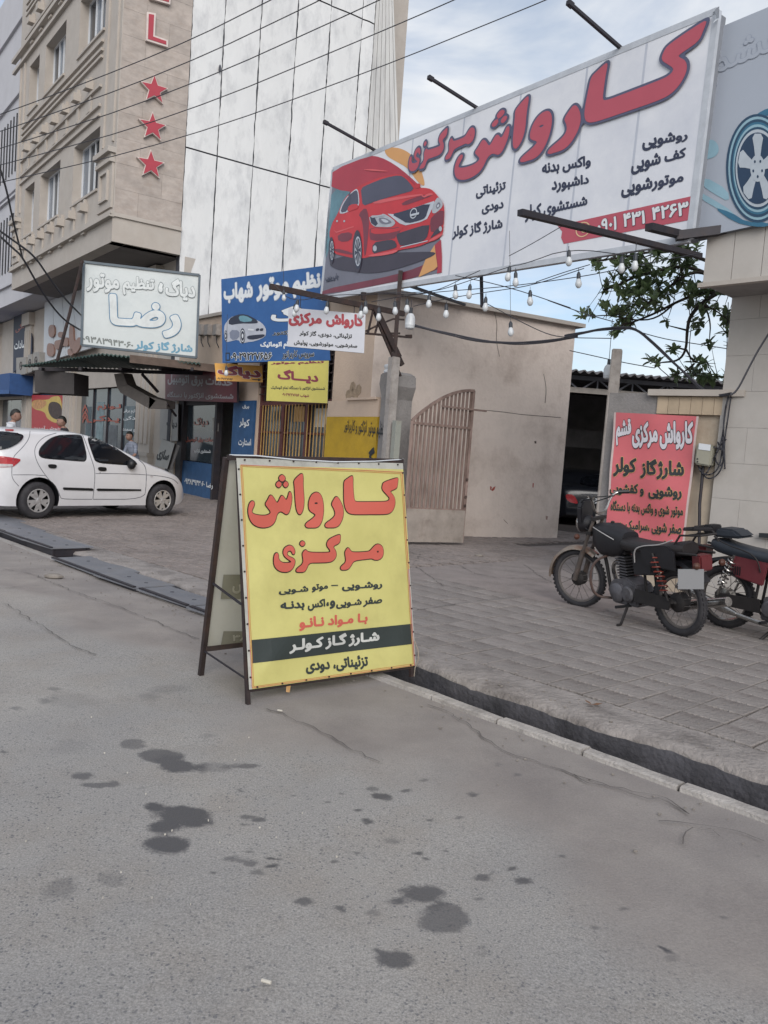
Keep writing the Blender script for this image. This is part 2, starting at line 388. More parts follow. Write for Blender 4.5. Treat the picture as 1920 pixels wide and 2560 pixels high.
# ---------------------------------------------------------------- colours of things
M = dict(
    kerb=mat('kerb concrete', '#a29d99', .85, var=.15, scale=9, bump=.5, bscale=60, dirt='#5f5a58', dscale=5, damt=.75),
    gutter=mat('gutter concrete', '#46454a', .8, var=.3, scale=4, bump=.6, bscale=30, dirt='#202024', dscale=3, damt=.9),
    lip=mat('lip concrete', '#8a8481', .9, var=.18, scale=7, bump=.9, bscale=35, dirt='#4d4744', dscale=3.1, damt=.85),
    joint=mat('paving joints', '#4a4442', .95, var=.2, scale=12, bump=.4),
    tile=mat('paving tile', '#847e7b', .9, var=.2, scale=11, bump=.9, bscale=45, dirt='#544b48', dscale=2.2, damt=.85, rnd=.10),
    slab=mat('driveway concrete', '#857d7a', .9, var=.12, scale=3, bump=.5, bscale=40, dirt='#5d5653', dscale=1.8, damt=.6),
    cobble=mat('cobble', '#837a76', .9, var=.22, scale=9, bump=.5, bscale=50, dirt='#544e4c', dscale=1.2, damt=.6),
    plate=mat('steel cover', '#75777e', .5, metal=.25, var=.18, scale=3, bump=.25, bscale=30, dirt='#7b7774', dscale=4, damt=.55),
    steel=mat('dark steel', '#2b2930', .6, metal=.2, var=.2, scale=9, dirt='#463630', dscale=6, damt=.4),
    rust=mat('rusty steel', '#332a2a', .75, metal=.2, var=.3, scale=14, dirt='#553c32', dscale=8, damt=.6),
    plaster=mat('beige plaster', '#d6c9c0', .9, var=.08, scale=2.6, bump=.35, bscale=18, dirt='#9c8d84', dscale=1.3, damt=.75),
    plaster2=mat('front plaster', '#c0ac9b', .9, var=.08, scale=2.2, bump=.3, bscale=25, dirt='#9a8a7f', dscale=1.1, damt=.7),
    cement=mat('grey cement', '#83807f', .9, var=.16, scale=4, bump=.5, bscale=30, dirt='#68656a', dscale=2, damt=.6),
    stone=mat('cream stone', '#aaa39c', .7, var=.07, scale=2.5, bump=.12, bscale=30, dirt='#9f948a', dscale=.9, damt=.5),
    marble=mat('travertine', '#a29891', .5, var=.2, scale=3.2, bump=.08, dirt='#96877c', dscale=4, damt=.55, rnd=.06, stretch=(1, 1, 1.7)),
    panel=mat('white sheet panel', '#d0d1d2', .45, var=.03, scale=2.5, bump=.7, bscale=3.5, dirt='#94969b', dscale=2.6, damt=.5, rnd=.02, stretch=(1, 1, .45)),
    gap=mat('black gap', '#4a4c53', .9, var=.3),
    tin=mat('weathered sheet', '#c2c2c1', .6, var=.08, scale=2, bump=.2, bscale=8, dirt='#7c7c80', dscale=3, damt=.5, stretch=(1, 1, .15)),
    white=mat('white frame', '#c9cdd3', .45, var=.04),
    dglass=glass('dark window glass', '#2c323b', .12),
    lglass=glass('pale window glass', '#6f7986', .08),
    shopglass=glass('shop glass', '#39434b', .1),
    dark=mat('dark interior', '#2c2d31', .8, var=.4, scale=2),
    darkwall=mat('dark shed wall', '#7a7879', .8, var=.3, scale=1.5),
    gate=mat('gate paint', '#84716a', .7, var=.2, scale=12, dirt='#513c35', dscale=9, damt=.85, stretch=(1, 1, .3)),
    grey=mat('grey post', '#97928f', .8, var=.15, scale=6, bump=.3, dirt='#6f6660', dscale=7, damt=.6),
    yellow=mat('yellow wall paint', '#b08f22', .75, var=.12, scale=3, bump=.2, dirt='#8f7526', dscale=2, damt=.5),
    ink=mat('black ink', '#22262a', .6, var=.08),
    signwhite=mat('sign white', '#bcc0c6', .45, var=.03, scale=1, dirt='#9aa2af', dscale=.7, damt=.35),
    redink=mat('red ink', '#b13a48', .5, var=.06, scale=2),
    blueink=mat('outline ink', '#51546d', .5, var=.05),
    blue=mat('blue sign', '#28568f', .45, var=.08, scale=2, dirt='#3a659c', dscale=2, damt=.5),
    bluedoor=mat('blue shop panel', '#1f4a76', .6, var=.15, scale=4, dirt='#3b6188', dscale=4, damt=.5),
    maroon=mat('maroon sign', '#5e2a33', .55, var=.1, scale=4),
    print_white=mat('white print', '#d2d6da', .5, var=.03),
    browngrille=mat('brown window frame', '#5b3230', .65, var=.2, scale=8, dirt='#3e2a2a', dscale=6, damt=.6),
    brass=mat('yellow bar', '#b08d52', .6, var=.15, scale=10),
    tree_bark=mat('bark', '#4b443f', .9, var=.25, scale=15),
    leaf=mat('magnolia leaf', '#667a5b', .4, var=.2, scale=5, rnd=.35, c2='#93a879'),
    wire=mat('cable', '#34343b', .6, var=.1),
    pale=mat('pale stone building', '#b5b5bb', .8, var=.05, scale=1.5, bump=.1),
)

# ================================================================ GROUND
KP, KD, KN = Vector((.18, 4.92, 0)), Vector((-.692, .722, 0)), Vector((.722, .692, 0))
def G(a, b, z=0): return KP + KD * a + KN * b + Vector((0, 0, z))
def ab(P): q = Vector(P) - KP; return q.dot(KD), q.dot(KN)

# road surface: dense sheet in front of the camera that carries stains as an attribute, wide sheet beyond
STAINS = []
for x, y, a, b, k in [(700,330,110,28,.8),(770,370,75,28,.9),(570,275,55,22,.6),(1060,370,60,11,.7),(920,380,110,30,.35),(355,415,50,15,.75),(430,455,85,10,.7),(495,445,30,10,.7),(660,545,35,18,.95),(790,590,120,45,.95),
        (720,640,80,35,.95),(725,710,95,42,.95),(615,467,20,7,.6),(503,550,11,7,.9),(1062,592,28,14,.7),(1120,603,32,14,.8),(1055,625,25,8,.6),(1103,568,16,9,.5),(1065,690,10,7,.9),(1000,770,38,12,.6),(1082,742,18,8,.6),
        (1083,793,30,16,.65),(1177,772,33,8,.95),(1177,802,35,9,.95),(1115,828,33,16,.55),(928,830,16,8,.9),(255,900,95,60,.4),(480,865,75,35,.35),(1315,955,42,22,.75),(1468,988,30,17,.75),(1610,1010,35,20,.45),(1407,747,18,8,.7),
        (1440,782,22,11,.7),(1535,742,20,8,.7),(1588,608,28,16,.9),(1548,558,18,10,.9),(1640,502,35,14,.9),(1475,489,18,7,.7),(1422,525,13,5,.7),(1262,502,12,6,.7),(1610,470,30,9,.6),(1185,1060,14,8,.85),(1072,1240,15,9,.85),
        (1640,1185,25,30,.7),(1570,1120,28,15,.5),(190,90,35,14,.5),(65,122,32,12,.5),(235,38,35,10,.45),(320,85,130,40,.2),(640,70,60,20,.3),(730,40,110,20,.25),(30,717,20,8,.7),(300,285,100,35,.15),(10,312,16,7,.7),(225,660,14,9,.5),(1040,478,16,10,.6),(900,238,35,12,.3)]:
    STAINS.append((x * .57866, 1700 + y * .57866, a * .57866, b * .57866, k))
for x, y, a, b, k in [(95,133,25,10,.75),(170,88,18,8,.6),(15,165,25,12,.7),(195,257,22,9,.85),(385,150,22,12,.75),(325,242,12,7,.7),(308,255,15,6,.5),(150,403,25,12,.9),(190,424,18,8,.85),(268,386,14,8,.8),(30,348,45,14,.45),(160,575,105,38,.85),
        (255,685,115,62,.7),(60,610,55,25,.4),(45,865,75,45,.85),(552,468,28,13,.85),(430,507,38,18,.75),(607,523,48,18,.85),(470,490,22,7,.6),(410,600,40,10,.5),(770,411,20,12,.65),(710,535,15,7,.5),(495,22,20,15,.4),(575,66,25,9,.5),
        (1038,643,18,10,.6),(800,671,18,10,.55),(900,720,20,9,.6),(700,766,18,9,.55),(1325,637,18,9,.5),(1212,812,24,12,.95),(1240,850,38,20,.35),(420,830,45,30,.4),(525,810,25,15,.35),(820,770,20,12,.4),(1425,865,15,8,.5),(1465,677,8,5,.6),(980,870,20,12,.3),(1605,412,15,8,.5)]:
    STAINS.append((960 + x * .57866, 1900 + y * .57866, a * .57866, b * .57866, k))
RA0, RA1, RB0, RB1, RS = -3.4, 8.4, -5.6, -.10, .025
na, nb = int((RA1 - RA0) / RS) + 1, int(round((RB1 - RB0) / RS)) + 1
ga, gb = np.meshgrid(np.linspace(RA0, RA1, na), np.linspace(RB0, RB1, nb))
PX = KP.x + KD.x * ga + KN.x * gb; PY = KP.y + KD.y * ga + KN.y * gb
def wob(f, amp, sd):
    r = np.random.default_rng(sd); o = np.zeros_like(PX)
    for _ in range(9):
        t = r.uniform(0, 6.28); k = f * r.uniform(.5, 2.2); o += np.sin((PX * math.cos(t) + PY * math.sin(t)) * k + r.uniform(0, 6.28)) / (k / f)
    return o / 5 * amp
stain = np.zeros_like(PX); shape_ = np.zeros_like(PX)
w1, w2, w3 = wob(28, .32, 3), wob(60, .22, 4), wob(5, 1, 5)
for cx, cy, ax, by, k in STAINS:          # each stain measured on the photo, laid down on the road as an ellipse in metres
    c0 = ground(cx, cy); ex = ground(cx + ax, cy) - c0; ey = ground(cx, cy - by) - c0
    det = ex.x * ey.y - ex.y * ey.x; dx, dy = PX - c0.x, PY - c0.y
    u = (dx * ey.y - dy * ey.x) / det; v = (ex.x * dy - ex.y * dx) / det
    rr = np.sqrt(u * u + v * v) * .86 + w1 * (.5 if ax > 30 else .35) + w2 * .6; soft = .5 if k > .5 else .9
    sh_k = np.clip((1.15 - rr) / (soft + .1), 0, 1); shape_ = np.maximum(shape_, sh_k); stain = np.maximum(stain, k * np.clip((1.5 - rr) / .2, 0, 1))
apron = np.clip((gb + 1.25 + .25 * w3) / .35, 0, 1) * np.clip((ga + 6) / 2, 0, 1)
far_wear = np.clip((ga + gb * .4 - 1.2) / 3 + .2 * w3, 0, 1)
hz = (wob(3, .006, 8) + wob(11, .002, 9)); hz *= np.clip((RB1 - gb) / .3, 0, 1) * np.clip((ga - RA0) / .3, 0, 1) * np.clip((RA1 - ga) / .3, 0, 1) * np.clip((gb - RB0) / .3, 0, 1)
me = bpy.data.meshes.new('road'); nv = na * nb
me.vertices.add(nv); me.vertices.foreach_set('co', np.stack([PX, PY, hz], -1).astype('f4').ravel())
idx = np.arange(nv).reshape(nb, na); quads = np.stack([idx[:-1, :-1], idx[:-1, 1:], idx[1:, 1:], idx[1:, :-1]], -1).reshape(-1, 4)[:, ::-1]
me.loops.add(quads.size); me.loops.foreach_set('vertex_index', quads.astype('i4').ravel())
me.polygons.add(len(quads)); me.polygons.foreach_set('loop_start', (np.arange(len(quads)) * 4).astype('i4'))
me.polygons.foreach_set('use_smooth', [True] * len(quads)); me.update(calc_edges=True)
if me.polygons[0].normal.z < 0: me.flip_normals()
for nm, arr in (('stain', stain), ('stain_shape', shape_), ('apron', apron), ('wear', far_wear)):
    at = me.attributes.new(nm, 'FLOAT', 'POINT'); at.data.foreach_set('value', arr.astype('f4').ravel())
am = bpy.data.materials.new('asphalt'); am.use_nodes = True; nt = am.node_tree; N = nt.nodes; K_ = nt.links.new; b = N['Principled BSDF']
def nd(t, **k):
    n = N.new(t)
    for a_, v_ in k.items(): setattr(n, a_, v_)
    return n
geo = nd('ShaderNodeNewGeometry'); P_ = geo.outputs['Position']
def noise(sc, det=6, ro=.6, dis=0):
    n = nd('ShaderNodeTexNoise'); n.inputs['Scale'].default_value = sc; n.inputs['Detail'].default_value = det; n.inputs['Roughness'].default_value = ro; n.inputs['Distortion'].default_value = dis; K_(P_, n.inputs['Vector']); return n.outputs[0]
def ramp(src, p0, p1, c0, c1):
    r = nd('ShaderNodeValToRGB'); e = r.color_ramp.elements; e[0].position, e[1].position = p0, p1; e[0].color = (*c0, 1); e[1].color = (*c1, 1); K_(src, r.inputs[0]); return r.outputs[0]
def mixc(f, a, b_, mode='MIX'):
    m_ = nd('ShaderNodeMix', data_type='RGBA', blend_type=mode)
    for s_, k_ in ((f, 'Factor'), (a, 'A'), (b_, 'B')):
        if isinstance(s_, (int, float)): m_.inputs[k_].default_value = s_
        elif isinstance(s_, tuple): m_.inputs[k_].default_value = (*s_, 1)
        else: K_(s_, m_.inputs[k_])
    return m_.outputs['Result']
base = ramp(noise(.9, 5), .3, .7, lin('#8f8d8b'), lin('#9b9894'))
base = mixc(ramp(noise(2.7, 6), .45, .75, (0, 0, 0), (.6, .6, .6)), base, lin('#8e877f'))
fine = ramp(noise(150, 3, .8), .3, .72, (.6, .6, .6), (1.38, 1.38, 1.38)); base = mixc(1.0, base, fine, 'MULTIPLY')
vo = nd('ShaderNodeTexVoronoi', feature='F1'); vo.inputs['Scale'].default_value = 78; vd = nd('ShaderNodeTexNoise'); vd.inputs['Scale'].default_value = 45; K_(P_, vd.inputs['Vector']); vsc = nd('ShaderNodeVectorMath', operation='MULTIPLY_ADD'); K_(vd.outputs['Color'], vsc.inputs[0]); vsc.inputs[1].default_value = (.03, .03, .03); K_(P_, vsc.inputs[2]); K_(vsc.outputs[0], vo.inputs['Vector'])
sepc = nd('ShaderNodeSeparateColor'); K_(vo.outputs['Color'], sepc.inputs[0])
sel = nd('ShaderNodeMath', operation='GREATER_THAN'); K_(sepc.outputs[0], sel.inputs[0]); sel.inputs[1].default_value = .66
spot = ramp(vo.outputs['Distance'], .22, .42, (1, 1, 1), (0, 0, 0)); sm_ = nd('ShaderNodeMath', operation='MULTIPLY'); K_(spot, sm_.inputs[0]); K_(sel.outputs[0], sm_.inputs[1])
sfade = nd('ShaderNodeMath', operation='MULTIPLY'); K_(sm_.outputs[0], sfade.inputs[0]); K_(ramp(noise(1.3, 3), .35, .65, (.35, .35, .35), (.95, .95, .95)), sfade.inputs[1])
def attr(nm): a_ = nd('ShaderNodeAttribute', attribute_name=nm); return a_.outputs['Fac']
base = mixc(sfade.outputs[0], base, lin('#5c5d62'))
sel2 = nd('ShaderNodeMath', operation='LESS_THAN'); K_(sepc.outputs[0], sel2.inputs[0]); sel2.inputs[1].default_value = .22; sm3 = nd('ShaderNodeMath', operation='MULTIPLY'); K_(spot, sm3.inputs[0]); K_(sel2.outputs[0], sm3.inputs[1]); sm4 = nd('ShaderNodeMath', operation='MULTIPLY'); K_(sm3.outputs[0], sm4.inputs[0]); sm4.inputs[1].default_value = .6; base = mixc(sm4.outputs[0], base, lin('#a5a19c'))
apc = mixc(1.0, ramp(noise(2.2, 7), .3, .7, lin('#807a77'), lin('#96908b')), ramp(noise(110, 4, .8), .3, .7, (.82, .82, .82), (1.14, 1.14, 1.14)), 'MULTIPLY')
aw = nd('ShaderNodeMath', operation='MAXIMUM'); K_(attr('apron'), aw.inputs[0]); wm = nd('ShaderNodeMath', operation='MULTIPLY'); K_(attr('wear'), wm.inputs[0]); wm.inputs[1].default_value = .8; K_(wm.outputs[0], aw.inputs[1])
base = mixc(aw.outputs[0], base, apc)
big = ramp(noise(.55, 4, .5, .5), .35, .7, (.9, .9, .92), (1.08, 1.06, 1.04)); base = mixc(1.0, base, big, 'MULTIPLY')
sadd = nd('ShaderNodeMath', operation='MULTIPLY_ADD'); K_(noise(17, 9, .8), sadd.inputs[0]); sadd.inputs[1].default_value = 1.9; sadd.inputs[2].default_value = -.95
ssum = nd('ShaderNodeMath', operation='ADD'); K_(sadd.outputs[0], ssum.inputs[0]); K_(attr('stain_shape'), ssum.inputs[1])
smask = nd('ShaderNodeMapRange', clamp=True); K_(ssum.outputs[0], smask.inputs[0]); smask.inputs[1].default_value = .28; smask.inputs[2].default_value = .72
stf = nd('ShaderNodeMath', operation='MULTIPLY'); K_(attr('stain'), stf.inputs[0]); K_(smask.outputs[0], stf.inputs[1])
base = mixc(stf.outputs[0], base, lin('#4a494c')); K_(base, b.inputs['Base Color'])
rgh = nd('ShaderNodeMapRange'); K_(stf.outputs[0], rgh.inputs[0]); rgh.inputs[3].default_value = .88; rgh.inputs[4].default_value = .62; K_(rgh.outputs[0], b.inputs['Roughness'])
bp = nd('ShaderNodeBump'); bp.inputs['Strength'].default_value = .55; bp.inputs['Distance'].default_value = .008; K_(noise(85, 5, .75), bp.inputs['Height']); K_(bp.outputs[0], b.inputs['Normal'])
M['asphalt'] = am
road = part('road', me, am); road['kind'] = 'structure'
mb = MB(); e_ = .0
for a0, a1, b0, b1 in ((-160, RA0, -120, RB1), (RA1, 260, -120, RB1), (RA0, RA1, -120, RB0)):
    mb.poly([G(a0, b0, 0), G(a0, b1, 0), G(a1, b1, 0), G(a1, b0, 0)])
part('road_beyond', mb, am, recalc=True)['kind'] = 'structure'

def ribbon(mb, pts, w, z, seed=1):
    r = random.Random(seed); P = [ground(*p, z) for p in pts]; Q = []
    for i in range(len(P) - 1):
        n = max(2, int((P[i + 1] - P[i]).length / .045))
        for k in range(n):
            q = P[i].lerp(P[i + 1], k / n); Q.append(q + Vector((r.uniform(-1, 1), r.uniform(-1, 1), 0)) * .016)
    for i in range(1, len(Q) - 1):
        d0 = (Q[i] - Q[i - 1]); d1 = (Q[i + 1] - Q[i]); n0 = Vector((-d0.y, d0.x, 0)).normalized(); n1 = Vector((-d1.y, d1.x, 0)).normalized()
        wa, wb = (w * .6 * (.5 + .5 * math.sin(i * .9) * math.sin(i * .37)) * .5 + .001 for i in (i, i + 1))
        mb.poly([Q[i] - n0 * wa, Q[i + 1] - n1 * wb, Q[i + 1] + n1 * wb, Q[i] + n0 * wa])
crackm = mat('crack', '#5e5957', .95, var=.2, scale=20)
for i, (cr_, w_) in enumerate([(qg(100,820,210,860,330,940,400,1000,470,1040,560,1070,650,1100,740,1130,850,1170,960,1200,1060,1225,1150,1240,1220,1265,1320,1340), .014),
        (ql(0,1215,150,1235,300,1270,420,1330,600,1400,860,1490,1100,1580,1250,1640,1420,1710,1630,1790), .016),
        (ql(20,1480,100,1530,250,1620,400,1720,520,1800,640,1860,800,1914), .014), (ql(0,1372,170,1360,350,1345), .012), (qs(1130,110,1290,175,1400,230,1500,285,1659,372), .014),
        (qt(780,40,850,90,1000,120,1100,155,1200,170,1280,210,1340,245), .012), (qt(1130,250,1350,280,1500,300,1600,330,1659,360), .010), (qt(1270,380,1290,330,1350,290,1420,300,1500,350), .007)]):
    mb = MB(); ribbon(mb, cr_, w_, .012, i); part('crack', mb, crackm, road)

# litter flecks on the road: cigarette ends and crumbs
litm = mat('pale litter', '#b9b4aa', .8)
def fleck(p, w, h, t, rot, name='litter'):
    mb = MB(); g0 = ground(*p, .006); d = Vector((math.cos(rot), math.sin(rot), 0)); mb.cbox(g0 + Vector((0, 0, h)), w, w * .45, h, d); return mb
mb = MB()
for x, y, w in [(743,650,7),(713,667,7),(900,606,8),(1122,637,7),(950,550,6),(1307,575,5),(1464,636,4),(657,940,6),(523,830,5),(113,695,6),(452,315,5),(630,491,5),(445,940,5),(950,702,5),(1193,680,4),(395,160,4),(550,400,6),(1015,345,4),(208,640,4),(824,968,4),(1455,763,6),(1075,248,3)]:
    mb.v += []; c_ = ground(x * .57866, 1700 + y * .57866, .012); r_ = .5 * w * .57866 / FOC * c_.y
    a_ = random.uniform(0, 3); mb.cbox(c_, r_, r_ * .5, .003, (math.cos(a_), math.sin(a_), 0))
part('litter_flecks', mb, litm)['kind'] = 'stuff'
for (x, y), lb in (((1152, 1307), 'crushed cigarette end lying on the asphalt at the bottom'), ((1210, 134), 'pale scrap lying on the asphalt right of the sign leg')):
    c_ = ground(x * .57866, 1700 + y * .57866, .012); t = thing('cigarette_end', lb, 'cigarette end', c_)
    mb = MB(); mb.cyl(c_ + Vector((-.014, .004, .003)), c_ + Vector((.012, -.004, .003)), .0045, .005, 7); part('paper', mb, litm, t)

# kerb stones along the gutter
kerb = thing('kerb', 'x', 'x', G(0, 0)); del kerb['label']; del kerb['category']; kerb['kind'] = 'structure'; kerb.name = 'kerb'; ORG['kerb'] = G(0, 0)
js = [-7.9, -7.2, -6.5, -5.85, -5.2, -4.55, -3.95, -3.4, -2.9, -2.4, -1.87, -1.37, -.83, -.35, .2, .72]
for i in range(len(js) - 1):
    a0, a1 = js[i] + .008, js[i + 1] - .008; mb = MB(); j = random.uniform(-.006, .006); h0, h1 = .018 + random.uniform(0, .008), .018 + random.uniform(0, .008)
    n = 6; top = []; 
    for k in range(n + 1):
        a_ = a0 + (a1 - a0) * k / n; e1, e2 = random.uniform(-.006, .006), random.uniform(-.005, .005); h = h0 + (h1 - h0) * k / n
        top.append((G(a_, -.098, -.3), G(a_, -.09 + j + e1, h - .006), G(a_, -.075 + j + e1, h), G(a_, -.018 + j + e2, h), G(a_, -.002 + j + e2, h - .012), G(a_, 0, -.3)))
    vs = [v for t in top for v in t]; fs = [(k * 6 + c, k * 6 + c + 1, (k + 1) * 6 + c + 1, (k + 1) * 6 + c) for k in range(n) for c in range(5)] + [tuple(range(6)), tuple(n * 6 + c for c in reversed(range(6)))]
    mb.add(vs, fs); part('kerb_stone', mb, M['kerb'], kerb, recalc=True)
mb = MB(); mb.box(G(.73, -.098, -.3), KD * 60, KN * .096, (0, 0, .302)); part('kerb_run', mb, M['kerb'], kerb, recalc=True)

# gutter channel and the rough concrete lip on its far side
mb = MB(); mb.poly([G(-90, -.10, -.285), G(90, -.10, -.285), G(90, .35, -.285), G(-90, .35, -.285)])
part('gutter_bed', mb, M['gutter'], recalc=True)['kind'] = 'structure'
mb = MB(); n = 420; rows = []
r_ = random.Random(5)
for k in range(n + 1):
    a_ = -9 + 24 * k / n; e = .03 * math.sin(a_ * 2.1) + .02 * math.sin(a_ * 7.3 + 1) + r_.uniform(-.008, .008); u = r_.uniform(-.006, .006)
    rows.append([G(a_, .31 + e * .5, -.3), G(a_, .29 + e, -.12 + u), G(a_, .285 + e, .015 + u), G(a_, .31 + e, .045 + u), G(a_, .45, .053 + u), G(a_, .66 + u * 2, .05)])
vs = [v for t in rows for v in t]; mb.add(vs, [(k * 6 + c, k * 6 + c + 1, (k + 1) * 6 + c + 1, (k + 1) * 6 + c) for k in range(n) for c in range(5)])
mb2 = mb; lip = part('gutter_lip', mb2, M['lip'], recalc=True, smooth=True, ang=50); lip['kind'] = 'structure'
lip.data.materials.append(M['gutter'])
for p_ in lip.data.polygons:
    if p_.index % 5 < 2: p_.material_index = 1
for a0, a1 in ((-90, -9), (15, 90)):
    mb = MB(); mb.box(G(a0, .285, -.3), KD * (a1 - a0), KN * .375, (0, 0, .35)); part('gutter_lip', mb, M['lip'])['kind'] = 'structure'

# pavement base, far ground
mb = MB(); mb.poly([G(-160, .66, .03), G(260, .66, .03), G(260, 160, .03), G(-160, 160, .03)])
pave = part('pavement', mb, M['joint'], recalc=True); pave['kind'] = 'structure'; ORG['pavement'] = Vector((0, 0, 0))
def tiled(a0, a1, b0, b1, sa, sb, keep, rot=0.0, gap=.008, zt=.05, stagger=0):
    out = []; c = math.cos(rot); s = math.sin(rot); i = 0
    b = b0
    while b < b1:
        a = a0 + (stagger * sa if i % 2 else 0)
        while a < a1:
            ca, cb = a + sa / 2, b + sb / 2
            if keep(ca, cb): out.append((ca, cb, sa - gap, sb - gap))
            a += sa
        b += sb; i += 1
    return out
def tile_mesh(sa, sb, h=.022, name='tile'):
    mb = MB(); e = .006
    for z, q in ((0, 0), (h - .005, 0), (h, e)): 
        for x, y in ((-1, -1), (1, -1), (1, 1), (-1, 1)): mb.v.append(((sa / 2 - q) * x, (sb / 2 - q) * y, z))
    mb.f = [(8, 9, 10, 11)] + [(r * 4 + k, r * 4 + (k + 1) % 4, r * 4 + 4 + (k + 1) % 4, r * 4 + 4 + k) for r in (0, 1) for k in range(4)]; mb.m = [0] * 9
    return mb
drive_b = lambda a: 3.2 if a > .6 else 5.7
TS = .255
ts = tiled(-7.5, 3.4, .68, 5.7, TS, TS, lambda a, b: b < drive_b(a) and not (a > 2.6 and b > 2.2), stagger=0)
kang = math.atan2(KD.y, KD.x)
def vis(P, m=250):
    if (Vector(P) - EYE).dot(FWD) < .3: return False
    x, y = project(P); return -m < x < 1920 + m and 1000 < y < 2560 + m
tv = [t for t in ts if vis(G(t[0], t[1], .05))]; tv.sort(key=lambda t: (G(t[0], t[1]) - EYE).length)
tm = tile_mesh(TS - .010, TS - .010).mesh('tile'); tm.materials.append(M['tile'])
for t in tv[:295]:
    o = bpy.data.objects.new('tile', tm); COL.objects.link(o); o.parent = pave
    o.location = G(t[0], t[1], .029 + random.uniform(-.002, .003)); o.rotation_euler = (random.gauss(0, .011), random.gauss(0, .011), kang + random.gauss(0, .012))
rest = tv[295:] + [t for t in ts if t not in set(tv)]
def joined(list_, h, mm, name, jz=.003, jr=.006):
    mb = MB()
    for ca, cb, sa, sb in list_:
        tmb = tile_mesh(sa, sb, h); mt = Matrix.Translation(G(ca, cb, .029 + random.uniform(-jz, jz))) @ Matrix.Rotation(kang + random.gauss(0, jr), 4, 'Z') @ Matrix.Rotation(random.gauss(0, jr), 4, 'X')
        mb.add([mt @ Vector(v) for v in tmb.v], tmb.f)
    o = part(name, mb, mm, pave); o['kind'] = 'stuff'; return o
joined(rest, .022, M['tile'], 'tiles_beyond')
# worn concrete drive in front of the gateway
mb = MB()
def slab(mb, pts, z0=.025, z1=.05): mb.prism([G(a, b, z0) for a, b in pts], (0, 0, z1 - z0))
slab(mb, [(.62, 3.23), (2.6, 3.23), (2.6, 2.2), (3.4, 2.2), (3.4, 5.72), (.62, 5.72)]); slab(mb, [(-30, 5.73), (4.6, 5.73), (4.6, 30), (-30, 30)], z1=.049)
dr = part('driveway', mb, M['slab']); dr['kind'] = 'structure'
for i, c_ in enumerate([(qg(40,140,150,190,270,205,340,240,440,260,560,262,690,285)), (qg(60,408,200,385,380,360,560,345)), (qg(560,200,620,245,690,285)), (qg(90,150,60,200,200,300))]):
    mb = MB(); ribbon(mb, c_, .022, .0545, i + 20); part('crack', mb, crackm, dr)
# small cobbles of the left forecourt
cb_ = tiled(3.42, 15.5, .68, 11.3, .30, .105, lambda a, b: True, gap=.012, stagger=.5)
cb_ = [t for t in cb_ if t[1] < 7.6 or t[0] > 5]
joined([t for t in cb_ if vis(G(t[0], t[1], 0), 500)], .024, M['cobble'], 'cobbles', .005, .02)

# steel covers laid over the gutter on the left
for a0, a1, b0, b1, z, lb in [(2.42, 3.28, -.13, .22, .03, None), (3.30, 4.10, -.17, .24, .036, None), (4.12, 5.28, -.15, .33, .03, None), (5.62, 6.45, -.03, .46, .085, 'cover with a raised open edge'), (6.47, 7.4, .0, .5, .070, None), (7.42, 8.6, .05, .62, .058, None), (8.62, 10, .1, .75, .056, None), (10.02, 11.6, .2, .85, .056, None), (1.55, 2.40, -.12, .22, .028, None)]:
    t = thing('gutter_cover', {2.42: 'grey steel gutter cover nearest the yellow sign, worn flat', 3.30: 'second grey steel gutter cover counting from the yellow sign', 4.12: 'long steel gutter cover just below the raised open box end', 5.62: 'raised steel gutter cover whose open dark end faces the camera', 6.47: 'steel gutter cover directly behind the raised open-ended one',
        7.42: 'steel gutter cover third beyond the raised open end', 8.62: 'steel gutter cover near the rear wheel of the white car', 10.02: 'farthest steel gutter cover beside the white car', 1.55: 'steel gutter cover mostly hidden behind the yellow sign'}[a0], 'gutter cover', G((a0 + a1) / 2, 0, z), 'steel covers over the gutter')
    mb = MB(); sk = random.uniform(-.02, .02); mb.prism([G(a0, b0 + sk, z - .008), G(a1, b0 - sk, z - .008), G(a1, b1 - sk, z - .004), G(a0, b1 + sk, z - .004)], (0, 0, .012)); part('cover_plate', mb, M['plate'], t)
    mb = MB(); mb.prism([G(a0 + .01, b0 + .005, z + .006), G(a1 - .01, b0 + .005, z + .006), G(a1 - .01, b0 + .04, z + .006), G(a0 + .01, b0 + .04, z + .006)], (0, 0, .012)); part('edge_strip', mb, M['steel'], t)
    for u in (.25, .7):
        mb = MB(); c_ = G(a0 + (a1 - a0) * u, (b0 + b1) / 2 + .03, z + .0065); mb.cyl(c_, c_ + Vector((0, 0, .004)), .02, .018, 9); part('lifting_hole', mb, M['gap'], t)
    mb = MB()
    for bb in (b0 + .04, b1 - .05): mb.box(G(a0 + .02, bb, z - .09), KD * (a1 - a0 - .04), KN * .03, (0, 0, .082))
    if z > .05: mb.box(G(a0 + .02, b0 + .06, z - .10), KD * .012, KN * (b1 - b0 - .12), (0, 0, .09))
    part('side_rail', mb, M['steel'], t)

